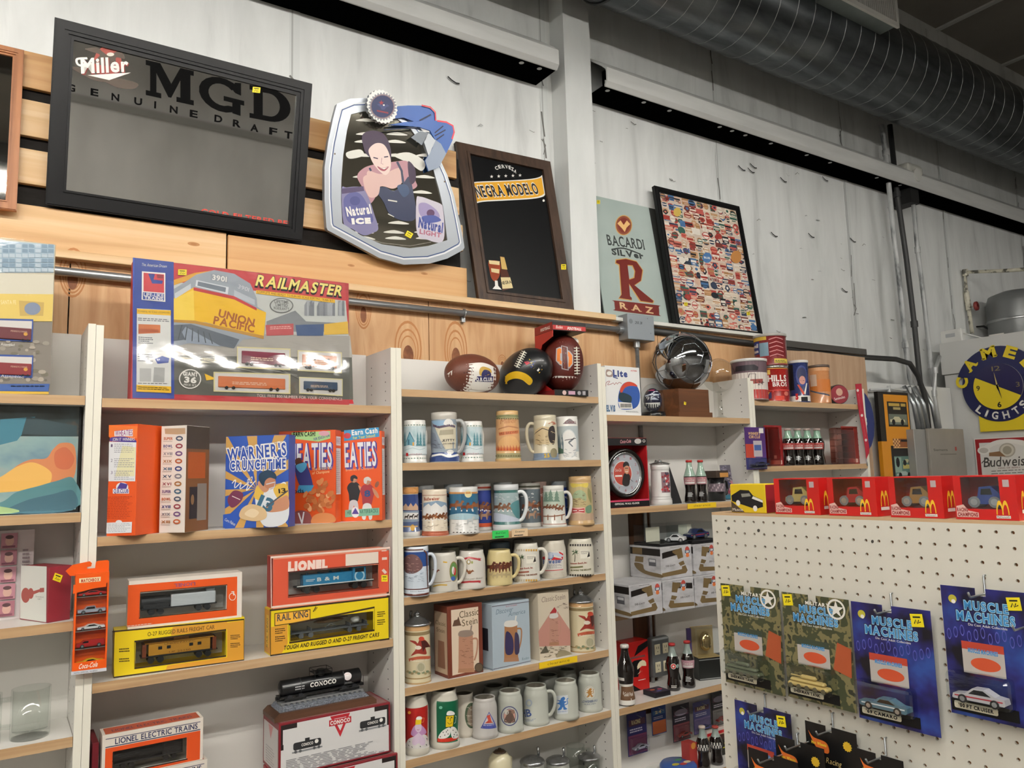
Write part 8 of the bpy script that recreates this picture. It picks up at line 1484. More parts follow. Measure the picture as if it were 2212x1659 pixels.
  shelf_box('model_car_box',lab,'box',bx,gb,d,'grey die-cast model boxes')
 hb_=.128;dbox(A.x,A.y,z0,.177,.2,hb_,'grey die-cast box at the lower left of the stack');dbox(A.x+.181,A.y,z0,.181,.2,hb_,'grey die-cast box in the middle of the lower row');dbox(A.x+.366,A.y,z0,.18,.2,hb_,'grey die-cast box at the lower right, partly behind the pegboard');z1_=z0+hb_+.0005;dbox(A.x+.2,A.y+.022,z1_,.182,.19,.133,'grey die-cast box at the upper left, showing its long side');dbox(A.x+.386,A.y+.016,z1_,.17,.2,.13,'grey die-cast box at the upper right, partly behind the pegboard')
 z2_=z1_+.134
 for k,(x,lab,c)in enumerate(((A.x+.205,'clear display case with a white toy car on the grey boxes','#dcdcdc'),(A.x+.40,'clear display case with a dark blue and red toy car on the grey boxes','#23305c'))):
  t=thing('display_case',lab,'display case',(x+.08,A.y+.1,z2_),0,'clear display cases');g=G();g.bev(-.08,-.07,0,.09,.09,.012,mat('#121214',.3),.003);g.build('base',t);g=G();g.box(-.078,-.068,.012,.088,.088,.085,BLIST);g.build('cover',t);g=G();g.box(-.07,.02,.014,.01,.022,.075,mat('#d6d2bc',.5));g.build('card',t);M=Matrix.Translation((0,-.02,.012))@Matrix.Rotation(-1.0,4,'Z')if k==0 else Matrix.Translation((-.05,-.03,.012));toy_car(t,M,.085 if k==0 else .12,.034 if k==0 else .045,.045,c,'coupe',stripe=None if k==0 else '#b8282c')
 z=z3c;p=on_z(*zp(Y5,(375,790)),z);bx=OBox.px(zp(Y5,(290,820)),zp(Y5,(540,762)),zp(Y5,(262,260)),z,.09);rd=mat('#c01c18',.35)
 def nine(f):
  s=f(bx.front(),Y5);W,H=bx.W,bx.H;pr=s.pr;pr.poly([(W*.1,H*.30),(W*.05,H*.52),(W*.35,H*.62),(W*.7,H*.62),(W*.5,H*.28)],BLACK);pr.poly([(W*.35,H*.70),(W*.99,H*.86),(W*.99,H*.98),(W*.55,H*.9)],BLACK);pr.text('9',W*.62,H*.30,H*.26,mat('#e6d8b4'),w=W*.42,bold=.09,it=.2);pr.text('KASEY',W*.4,H*.76,H*.04,wh,w=W*.35)if 0 else pr.rect(W*.2,H*.66,W*.85,H*.70,mat('#6d3a38'));pr.poly([(W*.001,.001),(W*.6,.001),(W*.3,H*.12),(.001,H*.22)],BLACK);pr.lines(W*.5,H*.2,W*.9,H*.23,1,wh)
 shelf_box('racing_box','red and black box with a large cream number 9','box',bx,rd,nine)
 p=on_z(*zp(Y5,(285,950)),z);c,r=cylpos(Y5,185,380,945,z,.005);c.x=max(c.x,1.849+r+.003);H=topz(Y5,260,270,c)-z;bottle('sauce_bottle','big dark bottle with a brown and white label in front of the red number box',c,min(H,.26),.99,None,'#d9d4cc','#7a1c1a',lambda q,r,H:(q.rect(-1.5*r,H*.02,1.5*r,H*.36,wh),q.rect(-.8*r,H*.1,1.4*r,H*.32,mat('#6a4a30')),q.text('Gold Peak',.3*r,H*.17,H*.06,wh,w=r*1.3,it=.2),q.rect(-1.2*r,H*.42,-.2*r,H*.47,wh)),R=r)
 x,zc=on_y(*zp(Y5,(630,400)),.20).x,on_y(*zp(Y5,(630,400)),.20).z;t=thing('outlet_box','grey electrical box with four cream sockets on the back wall post','outlet',(x,.195,zc));g=G();gg=mat('#6d7070',.4,.4);g.bev(-.055,-.018,-.085,.055,.02,.085,gg,.012,2);g.build('box',t)
 for a in(-.024,.024):
  for b in(-.04,.035):g=G();g.bev(a-.016,-.021,b-.022,a+.016,-.0175,b+.022,mat('#d8cfb0',.4),.006);pr=Pr(g,front(a-.016,-.021,b-.022),.032,.044);[pr.rect(q,55,q+8,78,INK)for q in(30,62)];pr.circ(50,30,7,INK);g.build('socket',t)
 g=G();g.tube([(.03,-.02,-.04),(.06,-.05,-.05),(.065,-.06,-.1),(.05,-.05,z+.01-zc),(.0,-.09,z+.008-zc)],.004,mat('#141414',.5),6);g.bev(.015,-.05,-.055,.06,-.018,-.025,mat('#141414',.5),.005);g.build('plug',t)
 for k,(xl,xr,yb,yt,lab)in enumerate(((735,888,800,255,'left of the two cola bottles in front of the outlet box'),(905,1058,768,228,'right of the two cola bottles in front of the outlet box'))):c,r=cylpos(Y5,xl,xr,yb,z);H=topz(Y5,(xl+xr)/2,yt,c)-z;bottle('cola_bottle',lab,c,H,.80,'cola bottles near the outlet box','#a82c2c','#8f9c96',(lambda q,r,H:(q.circ(r*.1,H*.53,r*.42,wh),q.circ(r*.1,H*.53,r*.34,RED),q.circ(r*.1,H*.53,r*.16,wh),q.circ(r*.8,H*.53,r*.3,mat('#8fa8a0')),q.lines(-.4*r,H*.08,.5*r,H*.14,2,wh)))if k==0 else label_coke('#b58a94'),R=r)
 bx=OBox.px(zp(Y5,(600,878)),zp(Y5,(775,838)),zp(Y5,(600,820)),z,.075)
 def flat(f):s=f(bx.top(),Y5).pr;s.rect(.003,.003,bx.W-.003,bx.D-.003,mat('#2a2236'));s.ell(bx.W*.3,bx.D*.6,.012,.008,mat('#b5643c'));s.ell(bx.W*.7,bx.D*.5,.012,.008,mat('#b53c5c'));s.ell(bx.W*.45,bx.D*.25,.014,.006,mat('#5a5a9c'))
 shelf_box('flat_case','small flat dark case lying in front of the cola bottles','box',bx,mat('#16121a',.4),flat)
 bx=OBox.px(zp(Y5,(1100,682)),zp(Y5,(1480,640)),zp(Y5,(1095,430)),z,.07);
 def blk(f):s=f(bx.front(),Y5).pr;s.rect(.002,bx.H*.04,bx.W-.002,bx.H*.08,mat('#8a8d8c'));s.rect(.002,bx.H*.9,bx.W-.002,bx.H*.93,mat('#8a8d8c'))
 shelf_box('black_case','black case with grey edges beside the pegboard','case',bx,mat('#101312',.4),blk);zt=z+bx.H
 b2=OBox(bx.pt(-.0,.0,bx.H),bx.a,.11,.068,.125);loc=b2.loc;t=thing('ornament_pack','gold ornament in a clear box on top of the black case','ornament',loc);g=G();M=b2.M();g.box(0,.06,0,.11,.066,.125,mat('#b9a070',.5),M);g.box(-.02,.055,0,.0,.066,.12,mat('#4a3a6a',.5),M);g.box(0,0,0,.11,.06,.003,mat('#a8905c',.5),M);g.build('card',t);g=G();g.ball(M@Vector((.055,.03,.065)),.033,.025,.042,mat('#c9b078',.15,.9),20,12);g.build('ornament',t);g=G();g.box(0,0,0,.11,.058,.124,BLIST,M);g.build('window',t)
 for i,(q,c1,c2,lab)in enumerate((([(280,1040),(495,1035),(520,1490),(300,1520)],'#2c2a62','#7a3a5c','blue and purple hanging toy pack nearest the upright, lower shelf'),([(555,970),(718,950),(728,1252),(572,1302)],'#203f7c','#a8582c','blue and orange trading card pack hanging on the lower shelf back'),([(785,960),(975,930),(1005,1330),(810,1370)],'#2a2430','#8a4a50','dark hanging toy car pack with an oval logo, lower shelf'),([(1025,920),(1218,890),(1225,1240),(1040,1290)],'#4a4a7c','#7a6a94','lilac hanging toy pack on the lower shelf back'),([(1232,815),(1392,785),(1405,1165),(1245,1190)],'#1c1a1e','#8a8480','black and silver hanging toy pack next to the pegboard, lower shelf'))):
  Y=.185;P=[on_y(*zp(Y5,e),Y)for e in q];x0=(P[0].x+P[3].x)/2;x1=(P[1].x+P[2].x)/2;zt=(P[0].z+P[1].z)/2;zb=(P[2].z+P[3].z)/2;w,h=x1-x0,zt-zb;t=thing('hanging_pack',lab,'toy pack',(x0,Y,zb),0,'packs hanging at the back of the lower shelf');g=G();g.bev(0,0,0,w,.003,h,mat(c1,.35),.001);pr=Pr(g,front(0,0,0),w,h);pr.rect(3,3,97,48,mat(c2));pr.rect(8,70,92,85,mat('#5a3a4a' if i!=1 else '#3f6a9c'));pr.lines(12,55,80,66,2,mat('#c9c4d0'));pr.ell(50,78,38,9,mat('#8a8494'))if i in(2,4)else pr.text('24' if i==1 else 'RACING',45,74,9,mat('#d8cc9a'),w=45,bold=.05);g.build('card',t)
  if i!=1:toy_car(t,Matrix.Translation((w*.15,-.022,h*.14)),w*.75,h*.13,.018,('#a8a4b0','','#8a3a34','#5a5a8c','#a8302c')[i]);g=G();g.bev(w*.06,-.026,h*.06,w*.94,0,h*.45,BLIST,.006);g.build('blister',t)
  g=G();g.tube([(w/2,-.03,h-.012),(w/2,.018,h-.008)],.0015,GALV,6);g.build('hook',t)
 z=ZS[3][4]
 for k,(xl,xr,yt,lab)in enumerate(((1075,1225,1185,'left cola bottle with black label at the bottom edge beside the pegboard'),(1225,1375,1185,'right cola bottle with black label at the bottom edge beside the pegboard'))):
  c,r=cylpos(Y5,xl,xr,1700,z,.03);H=topz(Y5,(xl+xr)/2,yt,c)-z;bottle('cola_bottle',lab,c,H,.8,'cola bottles at the bottom edge','#c9b9ac' if k==0 else '#a8443c','#8f9c96',lambda q,r,H:(q.rect(-1.4*r,H*.42,1.4*r,H*.58,mat('#3a3a3c')),[q.rect(-r+e*r*.22,H*.45+(e%2)*.012,-r*.8+e*r*.22,H*.45+(e%2)*.012+.012,wh)for e in range(9)]),R=r)
 p=on_y(*zp(Y5,(990,1500)),.06);z0=z;h=on_y(*zp(Y5,(990,1390)),.06).z-z;g=G();g.bev(0,0,0,.045,.05,h,mat('#a83a34',.4),.002);pr=Pr(g,front(0,0,0),.045,h);pr.circ(50,90,30,mat('#c98a3c'));tag(g.build('toy_box',None,(p.x,.06,z)),'narrow red box left of the black-label cola bottles','box')
 p=on_y(*zp(Y5,(1330,1500)),.1);h=on_y(*zp(Y5,(1380,1340)),.1).z-z;g=G();g.bev(0,0,0,.1,.06,h,mat('#15150f',.4),.002);pr=Pr(g,front(0,0,0),.1,h);[pr.ell(*q,12,4,mat('#c9c02c'))for q in((40,78),(60,70),(50,60),(70,82),(30,50),(62,48))];tag(g.build('toy_box',None,(p.x,.1,z)),'black box with yellow splashes behind the black-label bottles','box');h2=on_y(*zp(Y5,(1380,1200)),.15).z-z;g=G();g.bev(0,0,0,.12,.05,h2,mat('#c9b9b0',.4),.002);pr=Pr(g,front(0,0,0),.12,h2);pr.rect(0,72,100,86,RED);pr.rect(0,40,100,70,mat('#c0a07a'));tag(g.build('toy_box',None,(p.x-.01,.162,z)),'white box with a red band behind the black-label bottles','box')
 c=on_y(*zp(Y5,(870,1650)),.08);g=G();zt=on_y(*zp(Y5,(870,1600)),.08).z-z;g.lathe([(0,0),(.075,0),(.078,.01),(.078,zt-.01),(.07,zt),(0,zt+.004)],mat('#3a5a9c',.3),28);pr=Pr(g,topf(-.075,-.075,zt+.003),.15,.15);[pr.ell(*q,12,8,mat(cc))for q,cc in(((30,40),'#c9b83c'),((60,60),'#4a8a5a'),((50,30),'#b8443c'),((70,35),'#d8d0a8'))];tag(g.build('round_tin',None,(c.x,.085,z)),'round tin with a colourful lid at the bottom edge','tin')
 g=G();g.box(2*PW+.29,.2225,.5,2*PW+.445,.234,1.72,woodmat('old_post','#4a2c17','#5f3a1f','#6d4526','z',1,.6));struct(g.build('trim_4'))
 z=z4a
 def tin(xl,xr,yb,yt,lab,body,deco,lidc=None,Y=.02,zz=z,name='tin',H=None):
  c,r=cylpos(Y2,xl,xr,yb,zz,Y);H=H or topz(Y2,(xl+xr)/2,yt,c)-zz;t=thing(name,lab,'tin',c,0,'tins on the top shelf');g=G();m=mat(body,.28,0,.3);g.lathe([(0,0),(r,0),(r*1.01,.004),(r*.985,.008),(r*.985,H-.012),(0,H-.012)],m,32);pr=Pr(g,around(prof_fn([(r*.985,0),(r*.985,H)]),facing(c)),1,1,1,1,curved=r*.2);deco(pr,r,H);g.build('body',t)
  g=G();g.lathe([(r*1.0,H-.014),(r*1.03,H-.013),(r*1.03,H-.001),(r*.98,H),(0,H)],mat(lidc,.35)if lidc else mat('#b5b2a8',.2,.8),32);g.build('lid',t);return c,r,H
 def race(q,r,H):q.rect(-1.5*r,0,1.5*r,H*.25,mat('#b03430'));q.rect(-1.5*r,H*.25,1.5*r,H*.66,mat('#d9d0c8'));q.rect(-1.5*r,H*.66,1.5*r,H*.93,mat('#5f4a52'));q.poly([(-.9*r,H*.7),(.5*r,H*.7),(.55*r,H*.78),(.3*r,H*.84),(-.8*r,H*.83)],mat('#1f1820'));q.line([(-.2*r,H*.3),(0,H*.62),(.35*r,H*.62),(.3*r,H*.4),(.9*r,H*.42)],r*.04,INK);q.poly([(-.6*r,H*.36),(.8*r,H*.4),(.8*r,H*.5),(-.6*r,H*.48)],mat('#8a3a34'));q.text('24',.6*r,H*.35,H*.1,INK,w=r*.35,it=.2)
 tin(100,442,716,340,'large white-lidded tin printed with a race car, leftmost on the top shelf','#8a6a68',race,'#dddcd8',.012)
 def hills_(q,r,H):q.text('HILLS',.35*r,H*.56,H*.16,wh,w=r*1.25,ser=.08,bold=.04);q.text('BROS',.5*r,H*.42,H*.11,wh,w=r*1.0,ser=.08,bold=.03);q.rect(-1.5*r,H*.9,1.5*r,H*.94,mat('#c98a34'));q.rect(-1.5*r,H*.30,1.5*r,H*.33,mat('#c93a34'));q.poly([(-1.0*r,H*.06),(-.1*r,H*.1),(-.1*r,H*.26),(-1.0*r,H*.3)],mat('#3a3460'));q.poly([(-.7*r,H*.2),(-.2*r,H*.28),(-.3*r,H*.18)],mat('#e0b83c'));q.rect(.1*r,H*.04,.7*r,H*.16,mat('#d04030'));q.ell(.9*r,H*.22,r*.2,H*.06,mat('#c96a5a'));q.rect(-.8*r,H*.75,-.1*r,H*.88,mat('#e8c05a'))
 c,r,H1=tin(330,642,720,405,'red coffee can with white lettering carrying another can','#94201c',hills_,None,.04)
 def maxw(q,r,H):q.rect(-1.6*r,H*.38,-.7*r,H*.78,mat('#26397c'));q.text('well',-1.1*r,H*.6,H*.11,wh,w=r*.6,bold=.05);q.text('House',-1.1*r,H*.44,H*.09,wh,w=r*.6,bold=.05);q.rect(-1.5*r,H*.8,-.2*r,H*.92,mat('#c9a93c'));q.rect(-.7*r,H*.3,-.1*r,H*.72,mat('#7a98a8'));[q.line([(-.05*r,H*(.28+k*.13)),(.4*r,H*(.34+k*.13)),(.9*r,H*(.28+k*.13))],r*.05,mat('#c98a8a'))for k in range(5)];q.rect(.2*r,H*.06,1.3*r,H*.2,mat('#d8c04a'));q.lines(.25*r,H*.08,1.2*r,H*.17,2,INK);q.rect(-1.5*r,.004,1.5*r,H*.05,mat('#8c2a24'))
 zt=z+H1;H2=topz(Y2,470,108,c)-zt;tin(316,628,410,108,'mixed colour coffee can standing on the red coffee can','#7a2a2c',maxw,'#a9a6a0',.04,zt+.0005,H=H2);o=bpy.data.objects['tin.002'];o.location.x,o.location.y=c.x,c.y
 def driver(q,r,H):q.ell(.35*r,H*.62,r*.62,H*.25,mat('#2c3a7c'));q.ell(.35*r,H*.66,r*.5,H*.16,mat('#1c2450'));q.ell(.35*r,H*.52,r*.32,H*.1,mat('#c98f84'));q.poly([(-.2*r,H*.42),(0,H*.42),(.5*r,H*.2),(.3*r,H*.18)],mat('#c8442c'));q.poly([(.9*r,H*.45),(.75*r,H*.45),(.4*r,H*.2),(.55*r,H*.18)],wh);q.rect(-1.5*r,.004,1.5*r,H*.16,wh);q.rect(.1*r,.004,.8*r,H*.13,INK);q.text('5',-.3*r,H*.08,H*.12,RED,w=r*.3,bold=.08);q.rect(-1.4*r,H*.3,-.5*r,H*.9,mat('#15161c'))
 tin(640,835,728,348,'dark blue tin with a helmeted driver and white lid, middle of the top shelf','#27325f',driver,'#dddcd8',.02)
 tin(822,1035,742,392,'orange wrapped tin in clear plastic, right of the driver tin','#c98a5a',lambda q,r,H:(q.rect(-1.5*r,H*.3,1.5*r,H*.62,mat('#c9742c')),q.line([(-r,H*.35),(0,H*.26),(r,H*.2)],r*.14,mat('#4a5060')),q.rect(-1.5*r,H*.84,1.5*r,H*.94,mat('#d8a070')),q.rect(-.9*r,H*.45,-.2*r,H*.75,mat('#d9b9a0'))),'#5a4a40',.02)
 p=on_y(*zp(Y2,(1100,742)),.02);t=thing('round_tin','maroon round tin lying on its side at the right of the top shelf','tin',(p.x+.03,.06,z));g=G();R=.052;M=Matrix.Translation((0,0,R))@Matrix.Rotation(pi/2,4,'X')@Matrix.Rotation(-.5,4,'Y');g.lathe([(0,-.04),(R,-.04),(R,.045),(R*.94,.05),(0,.05)],mat('#2c2a28',.35),28,M=M);pr=Pr(g,lambda u,v,d:tuple(M@Vector((u,v,.05+d))),1,1,1,1);pr.circ(0,0,R*.93,mat('#8a2430'));pr.ell(0,.012,.018,.02,mat('#c9a08a'));pr.text('Seminoles',0,-.026,.014,wh,w=.06,rot=.2);g.build('tin',t)
 p=on_y(*zp(Y2,(1200,600)),.1);g=G();g.bev(0,0,0,.05,.006,.075,mat('#7f8078',.3,.5),.001);pr=Pr(g,front(0,0,0),.05,.075);pr.rect(10,10,90,90,mat('#a3a294'));pr.lines(30,40,70,60,3,INK);tag(g.build('plaque',None,(p.x,.12,z),(-.3,0,.2)),'small grey plaque leaning behind the maroon tin','plaque')
 z=z4b
 for k in range(8):
  xl=590+(k//2)*92+(k%2)*8;c,r=cylpos(Y2,xl,xl+92,1330,z,.015 if k%2==0 else .085);H=topz(Y2,xl+46,985,c)-z;bottle('cola_bottle','cola bottle in the tight group between two red packs, '+('front row' if k%2==0 else 'back row'),c,H,.74,'tight group of cola bottles','#b9a49c','#93b8a0',label_coke('#a8403c')if k%2==0 else None,R=.031)
 for xl,xr,yt,yb,w2,lab,c in((420,585,955,1340,.07,'red blister pack left of the group of cola bottles','#8c1f20'),(1150,1300,965,1318,.06,'red and brown divided blister pack right of the group of cola bottles','#8a2218')):
  p=on_y(*zp(Y2,(xl,yb)),.04);q=on_y(*zp(Y2,(xr,yb)),.04);h=on_y(*zp(Y2,(xl,yt)),.04).z-z;w=q.x-p.x;t=thing('blister_pack',lab,'toy pack',(p.x,.04,z));g=G();g.bev(0,0,0,w,.004,h,mat(c,.35),.001);pr=Pr(g,front(0,0,0),w,h);pr.rect(20,4,90,14,mat('#d8b0a4'));pr.rect(45,18,60,26,mat('#d8c8c0'))if xl==420 else pr.rect(0,4,60,16,mat('#c95a50'));g.build('card',t);g=G();x0=-w2 if xl>1000 else-.04;g.bev(x0-.06*(xl>1000),-.045,0,x0+w*.75,-.002,h*.95,film('smoky_blister','#c9a088' if xl>1000 else '#d8b0a8',.06,.08,wrinkle=.1),.01,2);g.build('blister',t)
  if xl>1000:
   for k in range(5):g=G();g.box(x0-.055,-.04,h*(.15+.16*k),x0+w*.7,-.004,h*(.15+.16*k)+.002,mat('#7a4a3a',.4));g.build('divider',t)
 def pack4():
  pl=Plane((3*PW,-.01,0),(1,0,0),(0,0,1));q=[pl.hit(*zp(Y2,e))for e in((218,972),(412,975),(415,1370),(225,1375))];x0=(q[0][0]+q[3][0])/2;x1=(q[1][0]+q[2][0])/2;z0=q[3][1];h=q[0][1]-z0;w=x1-x0;t=thing('hanging_pack','purple and orange racing car pack hanging on the fourth upright','toy pack',(3*PW+x0,-.01,z0));g=G();g.bev(0,0,0,w,.003,h,mat('#4a2a6a',.35),.001);pr=Pr(g,front(0,0,0),w,h);pr.rect(0,28,45,60,mat('#b8402c'));pr.rect(0,2,100,28,mat('#33346c'));pr.text("WINNER'S",45,82,6,mat('#d8b07a'),w=60,bold=.04,it=.2);pr.text('CIRCLE',45,74,6,mat('#d8b07a'),w=55,bold=.04,it=.2);pr.rect(70,86,92,98,wh);pr.rect(38,30,80,68,mat('#b9b0b4'));pr.rect(42,45,76,58,mat('#3f5a94'));g.build('card',t);toy_car(t,Matrix.Translation((w*.12,-.024,h*.08)),w*.8,h*.1,.018,'#3a3a58');g=G();g.bev(w*.05,-.028,h*.03,w*.98,0,h*.27,BLIST,.006);g.build('blister',t)
 pack4()
 t=thing('pennant_disc','dark blue round sign with a white numeral beside the end upright','sign',(4*PW+.01,.03,1.80));g=G();p=[on_y(*zp((1780,820,11.06),e),.05)for e in((905,250),(1010,370),(1110,560),(1175,800),(1205,1050),(1195,1350),(1140,1560),(1090,1650),(1000,1650),(900,900))];L=Vector((4*PW+.01,.03,1.80));g.prism([(a.x-L.x,a.z-L.z)for a in p],(0,.02,0),(1,0,0),(0,0,1),(0,-1,0),0,-.006,mat('#1b2a66',.4));pr=Pr(g,lambda u,v,d:(u,.02-d,v),1,1,1,1);c=on_y(*zp((1780,820,11.06),(1000,1100)),.05)-L;pr.text('3',c.x,c.z,.045,wh,w=.026,bold=.05);g.build('disc',t)
 t=thing('lanyard','red lanyard with white print hanging down the end upright','lanyard',(4*PW-.02,-.004,1.95));L=Vector((4*PW-.02,-.004,1.95));q=[[on_y(*zp((1780,820,11.06),e),-.006)-L for e in pr_]for pr_ in(((750,105),(895,95)),((785,420),(920,420)),((850,860),(965,860)),((930,1300),(1035,1300)),((985,1640),(1085,1640)),((1010,1900),(1075,1760)))];g=G();rm=mat('#b01c34',.5)
 for(a,b),(c,d)in zip(q,q[1:]):g.add([tuple(a),tuple(b),tuple(d),tuple(c)]+[tuple(e+Vector((0,.0015,0)))for e in(a,b,d,c)],[(0,3,2,1),(4,5,6,7),(0,1,5,4),(1,2,6,5),(2,3,7,6),(3,0,4,7)],rm)
 pl=Plane(L+Vector((0,-.002,0)),(1,0,0),(0,0,1));s=Shot(g,pl,L,1780,820,11.06);[s.ell(x,y,28,34,wh)for x,y in((805,258),(905,855),(1000,1445))];[s.t('BEST COLLECTOR',*a,*b,34,mat('#e8c8cc'),it=.1)for a,b in(((815,345),(880,750)),((915,940),(985,1360)))];g.build('strap',t);g=G();a=q[-1][0];g.tube([a,a+Vector((.004,0,-.02)),a+Vector((.006,0,-.035))],.003,GALV,6);g.build('clip',t)
 for x0,y0,x1,y1,txt,c,Z,lab,z_,zs in((1385,760,1735,690,'clearance','#f0c81c',Z8,'yellow clearance label on the edge of the fifth stein shelf',0,ZS[2][4]),(790,1625,1040,1612,'clearance','#f0c81c',Y1,'yellow clearance label under the two cola bottles',0,ZS[3][1]),(1030,765,1192,755,'Bud Can','#35c45c',Z7,'bright green handwritten label on the third stein shelf edge',0,ZS[2][2]),(1222,752,1382,740,'Steins','#e6c8a0',Z7,'tan handwritten label beside the green label on the shelf edge',0,ZS[2][2])):
  a=on_y(*zp(Z,(x0,y0)),-.001);b=on_y(*zp(Z,(x1,y1)),-.001);h=.022 if txt=='clearance' else .028;w=b.x-a.x;g=G();g.box(0,-.0008,0,w,0,h,mat(c,.5));pr=Pr(g,front(0,-.0008,0),w,h);pr.text(txt,50,35 if h<.025 else 55,40 if h<.025 else 24,mat('#8a6a1c')if h<.025 else INK,w=58,it=0 if h<.025 else .2);(pr.lines(15,12,85,40,1,INK)if h>.025 else None);tag(g.build('shelf_label',None,(a.x,-.0015,zs-TH/2-h/2+(.002 if h<.025 else .004))),lab,'label')
toprow()
def peg():
 U=Vector((.025,-.9997,0));O=Vector((1.1439,-1.1913,1.4852));pl=Plane(O,U,(0,0,1));P=.0254;t=thing('pegboard_stand','white pegboard display panel with toy packs hanging on hooks','pegboard',(1.16,-1.6,0));L=Vector((1.16,-1.6,0));g=G();o=O-L;wh=mat('#dcd9cd',.5);V=[];Fs=[];n=10
 for r in range(44):
  for c in range(36):
   b=len(V);V+=[pl.at((c+e)*P,(-r+f)*P)-L for e,f in((.5,.5),(-.5,.5),(-.5,-.5),(.5,-.5))];V+=[pl.at(c*P+.0031*math.cos(2*pi*(k+.5)/8),-r*P+.0031*math.sin(2*pi*(k+.5)/8))-L for k in range(8)];V+=[pl.at(c*P+.0031*math.cos(2*pi*(k+.5)/8),-r*P+.0031*math.sin(2*pi*(k+.5)/8),-.005)-L for k in range(8)]
   for q in range(4):k=2*q;Fs+=[(b+q,b+4+k+1,b+4+k),(b+q,b+(q+1)%4,b+4+(k+2)%8,b+4+k+1)]
   Fs+=[(b+4+k,b+4+(k+1)%8,b+12+(k+1)%8,b+12+k)for k in range(8)]
 g.add(V,Fs,wh);s=Shot(g,pl,L,*Y6);[s.ell(x,y,10,12,mat('#4a4842'))for x,y in((112,367),(325,382),(1135,460))];g.build('panel',t)
 g=G();bk=mat('#8a5f3c',.7);M=Matrix.Translation(o)@Matrix(((U.x,.9997,0,0),(U.y,.025,0,0),(0,0,1,0),(0,0,0,1)));g.box(-.5*P,.0055,-43*P,35*P,.02,.5*P,bk,M);g.build('backing',t);g=G();g.box(-.5*P,0,.5*P,35.5*P,.11,.5*P+.006,mat('#c9a983',.6),M);g.build('top_ledge',t);zt=O.z+.5*P+.0065
 def pk(i,cs,base,col,title,name,c,zz,lab,kind,tx,star=0,hook=None):
  s0=Shot(G(),pl,L,*zz);q=[s0.P(*e)for e in cs];u0=(q[0][0]+q[3][0])/2;u1=(q[1][0]+q[2][0])/2;v1=(q[0][1]+q[1][1])/2;v0=(q[2][1]+q[3][1])/2;w,h=u1-u0,v1-v0;B=pl.at(u0,v0,base);t=thing('toy_pack',lab,'toy pack',B,0,'carded toys on the pegboard');pp=Plane(B,U,(0,0,1));N=pp.n;g=G();k=.47
  g.prism([(0,0),(w,0),(w,h),(w*(k+.06),h),(w*(k+.06),h*.94),(w*(k-.06),h*.94),(w*(k-.06),h),(0,h)],(0,0,0),U,(0,0,1),N,.001,0,col);pr=Pr(g,pp.fn(B),w,h);pr.d=.0013;bl=mat('#3f8fca',.35);lb=mat('#a9d4ea',.35)
  if title:
   for m,e in((mat('#0c1430'),.13),(lb,.07),(bl,.02)):pr.text('MUSCLE',52,83,6.5,m,w=50,bold=e,lay=.03,track=.15);pr.text('MACHINES',50,74,7,m,w=66,bold=e,lay=.03,track=.15)
   pr.text('Die Cast Adult Collectible',52,70.5,1.8,WHITE,w=44)
   if star:pr.circ(82,90,13,WHITE,24,.8);pr.star(82,90,11,WHITE);pr.text('MILITARY',55,91,3,WHITE,w=36,bold=.05);pr.poly([(72,35),(97,30),(99,56),(80,60)],mat('#a8502c'))
   else:[pr.ell(6+k*8,62+(k%3)*2,2.6,4.5,mat('#5a5cb0'),12,hole=.75)for k in range(12)];pr.circ(14,90,5,mat('#c2b83c'));pr.circ(15,88,2.5,WHITE)
   pr.rect(20,34,68,58,mat('#b9b2ac'));pr.rect(20,52,68,58,mat('#b5402c' if not star else '#3a4436'));pr.text('MUSCLE MACHINES',44,50,3,bl,w=34,bold=.06);pr.ell(46,42,17,5,mat('#c8502c'));pr.rect(2,3,78,12,BLACK);pr.rrect(5,5,55,10.5,2,mat('#e6e0c8'));pr.text(tx,30,6.3,2.6,INK,w=40,bold=.05);pr.d=.0022;sticker(pr,84 if not star else 10,91 if not star else 93,15,15,'',.1)
  else:
   pr.poly(smooth_pts([(6,90),(16,84),(40,82),(46,74),(40,70),(20,74)]),mat('#e0702c'));pr.text('Hot Wheels',26,77,3,mat('#f2d23c'),w=30,bold=.05);pr.text('PRO Racing',40,60,6,mat('#c9b072'),w=55,it=.2);pr.star(82,84,9,mat('#d8b02c'),12,.8);pr.rect(8,5,90,50,mat('#3a5a80'))
  g.build('card',t);M2=Matrix.Translation(N*.026+U*(w*.12)+Vector((0,0,h*.13)))@Matrix(((U.x,-N.x,0,0),(U.y,-N.y,0,0),(0,0,1,0),(0,0,0,1)))
  if kind=='tank':
   g=G();m=mat(c,.4);W=w*.6;g.bev(0,0,.004,W,.018,.012,m,.003,1,M2);g.bev(W*.05,.002,.012,W*.9,.016,.019,m,.003,1,M2);g.bev(W*.3,.004,.019,W*.68,.014,.027,m,.003,1,M2);g.frus((W*.05,.009,.023),(W*.32,.009,.023),.0014,.0014,m,8,M=M2);ob=g.build('toy_tank',t)
   for k in range(5):g=G();g.frus((W*(.1+.2*k),-.001,.005),(W*(.1+.2*k),.002,.005),.005,.005,mat('#5a5640',.5),12,M=M2);g.build('wheel',ob)
  else:toy_car(t,M2,w*.6,.026,.018,c,kind,wc='#1a1a1a',stripe='#b5303c' if 'CRUISER' in tx else '#d8dcdc')
  g=G();M3=Matrix.Translation(N*.03)@Matrix(((U.x,-N.x,0,0),(U.y,-N.y,0,0),(0,0,1,0),(0,0,0,1)));g.bev(w*.05,0,h*.115,w*.78,.029,h*.36,BLIST,.008,2,M3);g.build('blister',t)
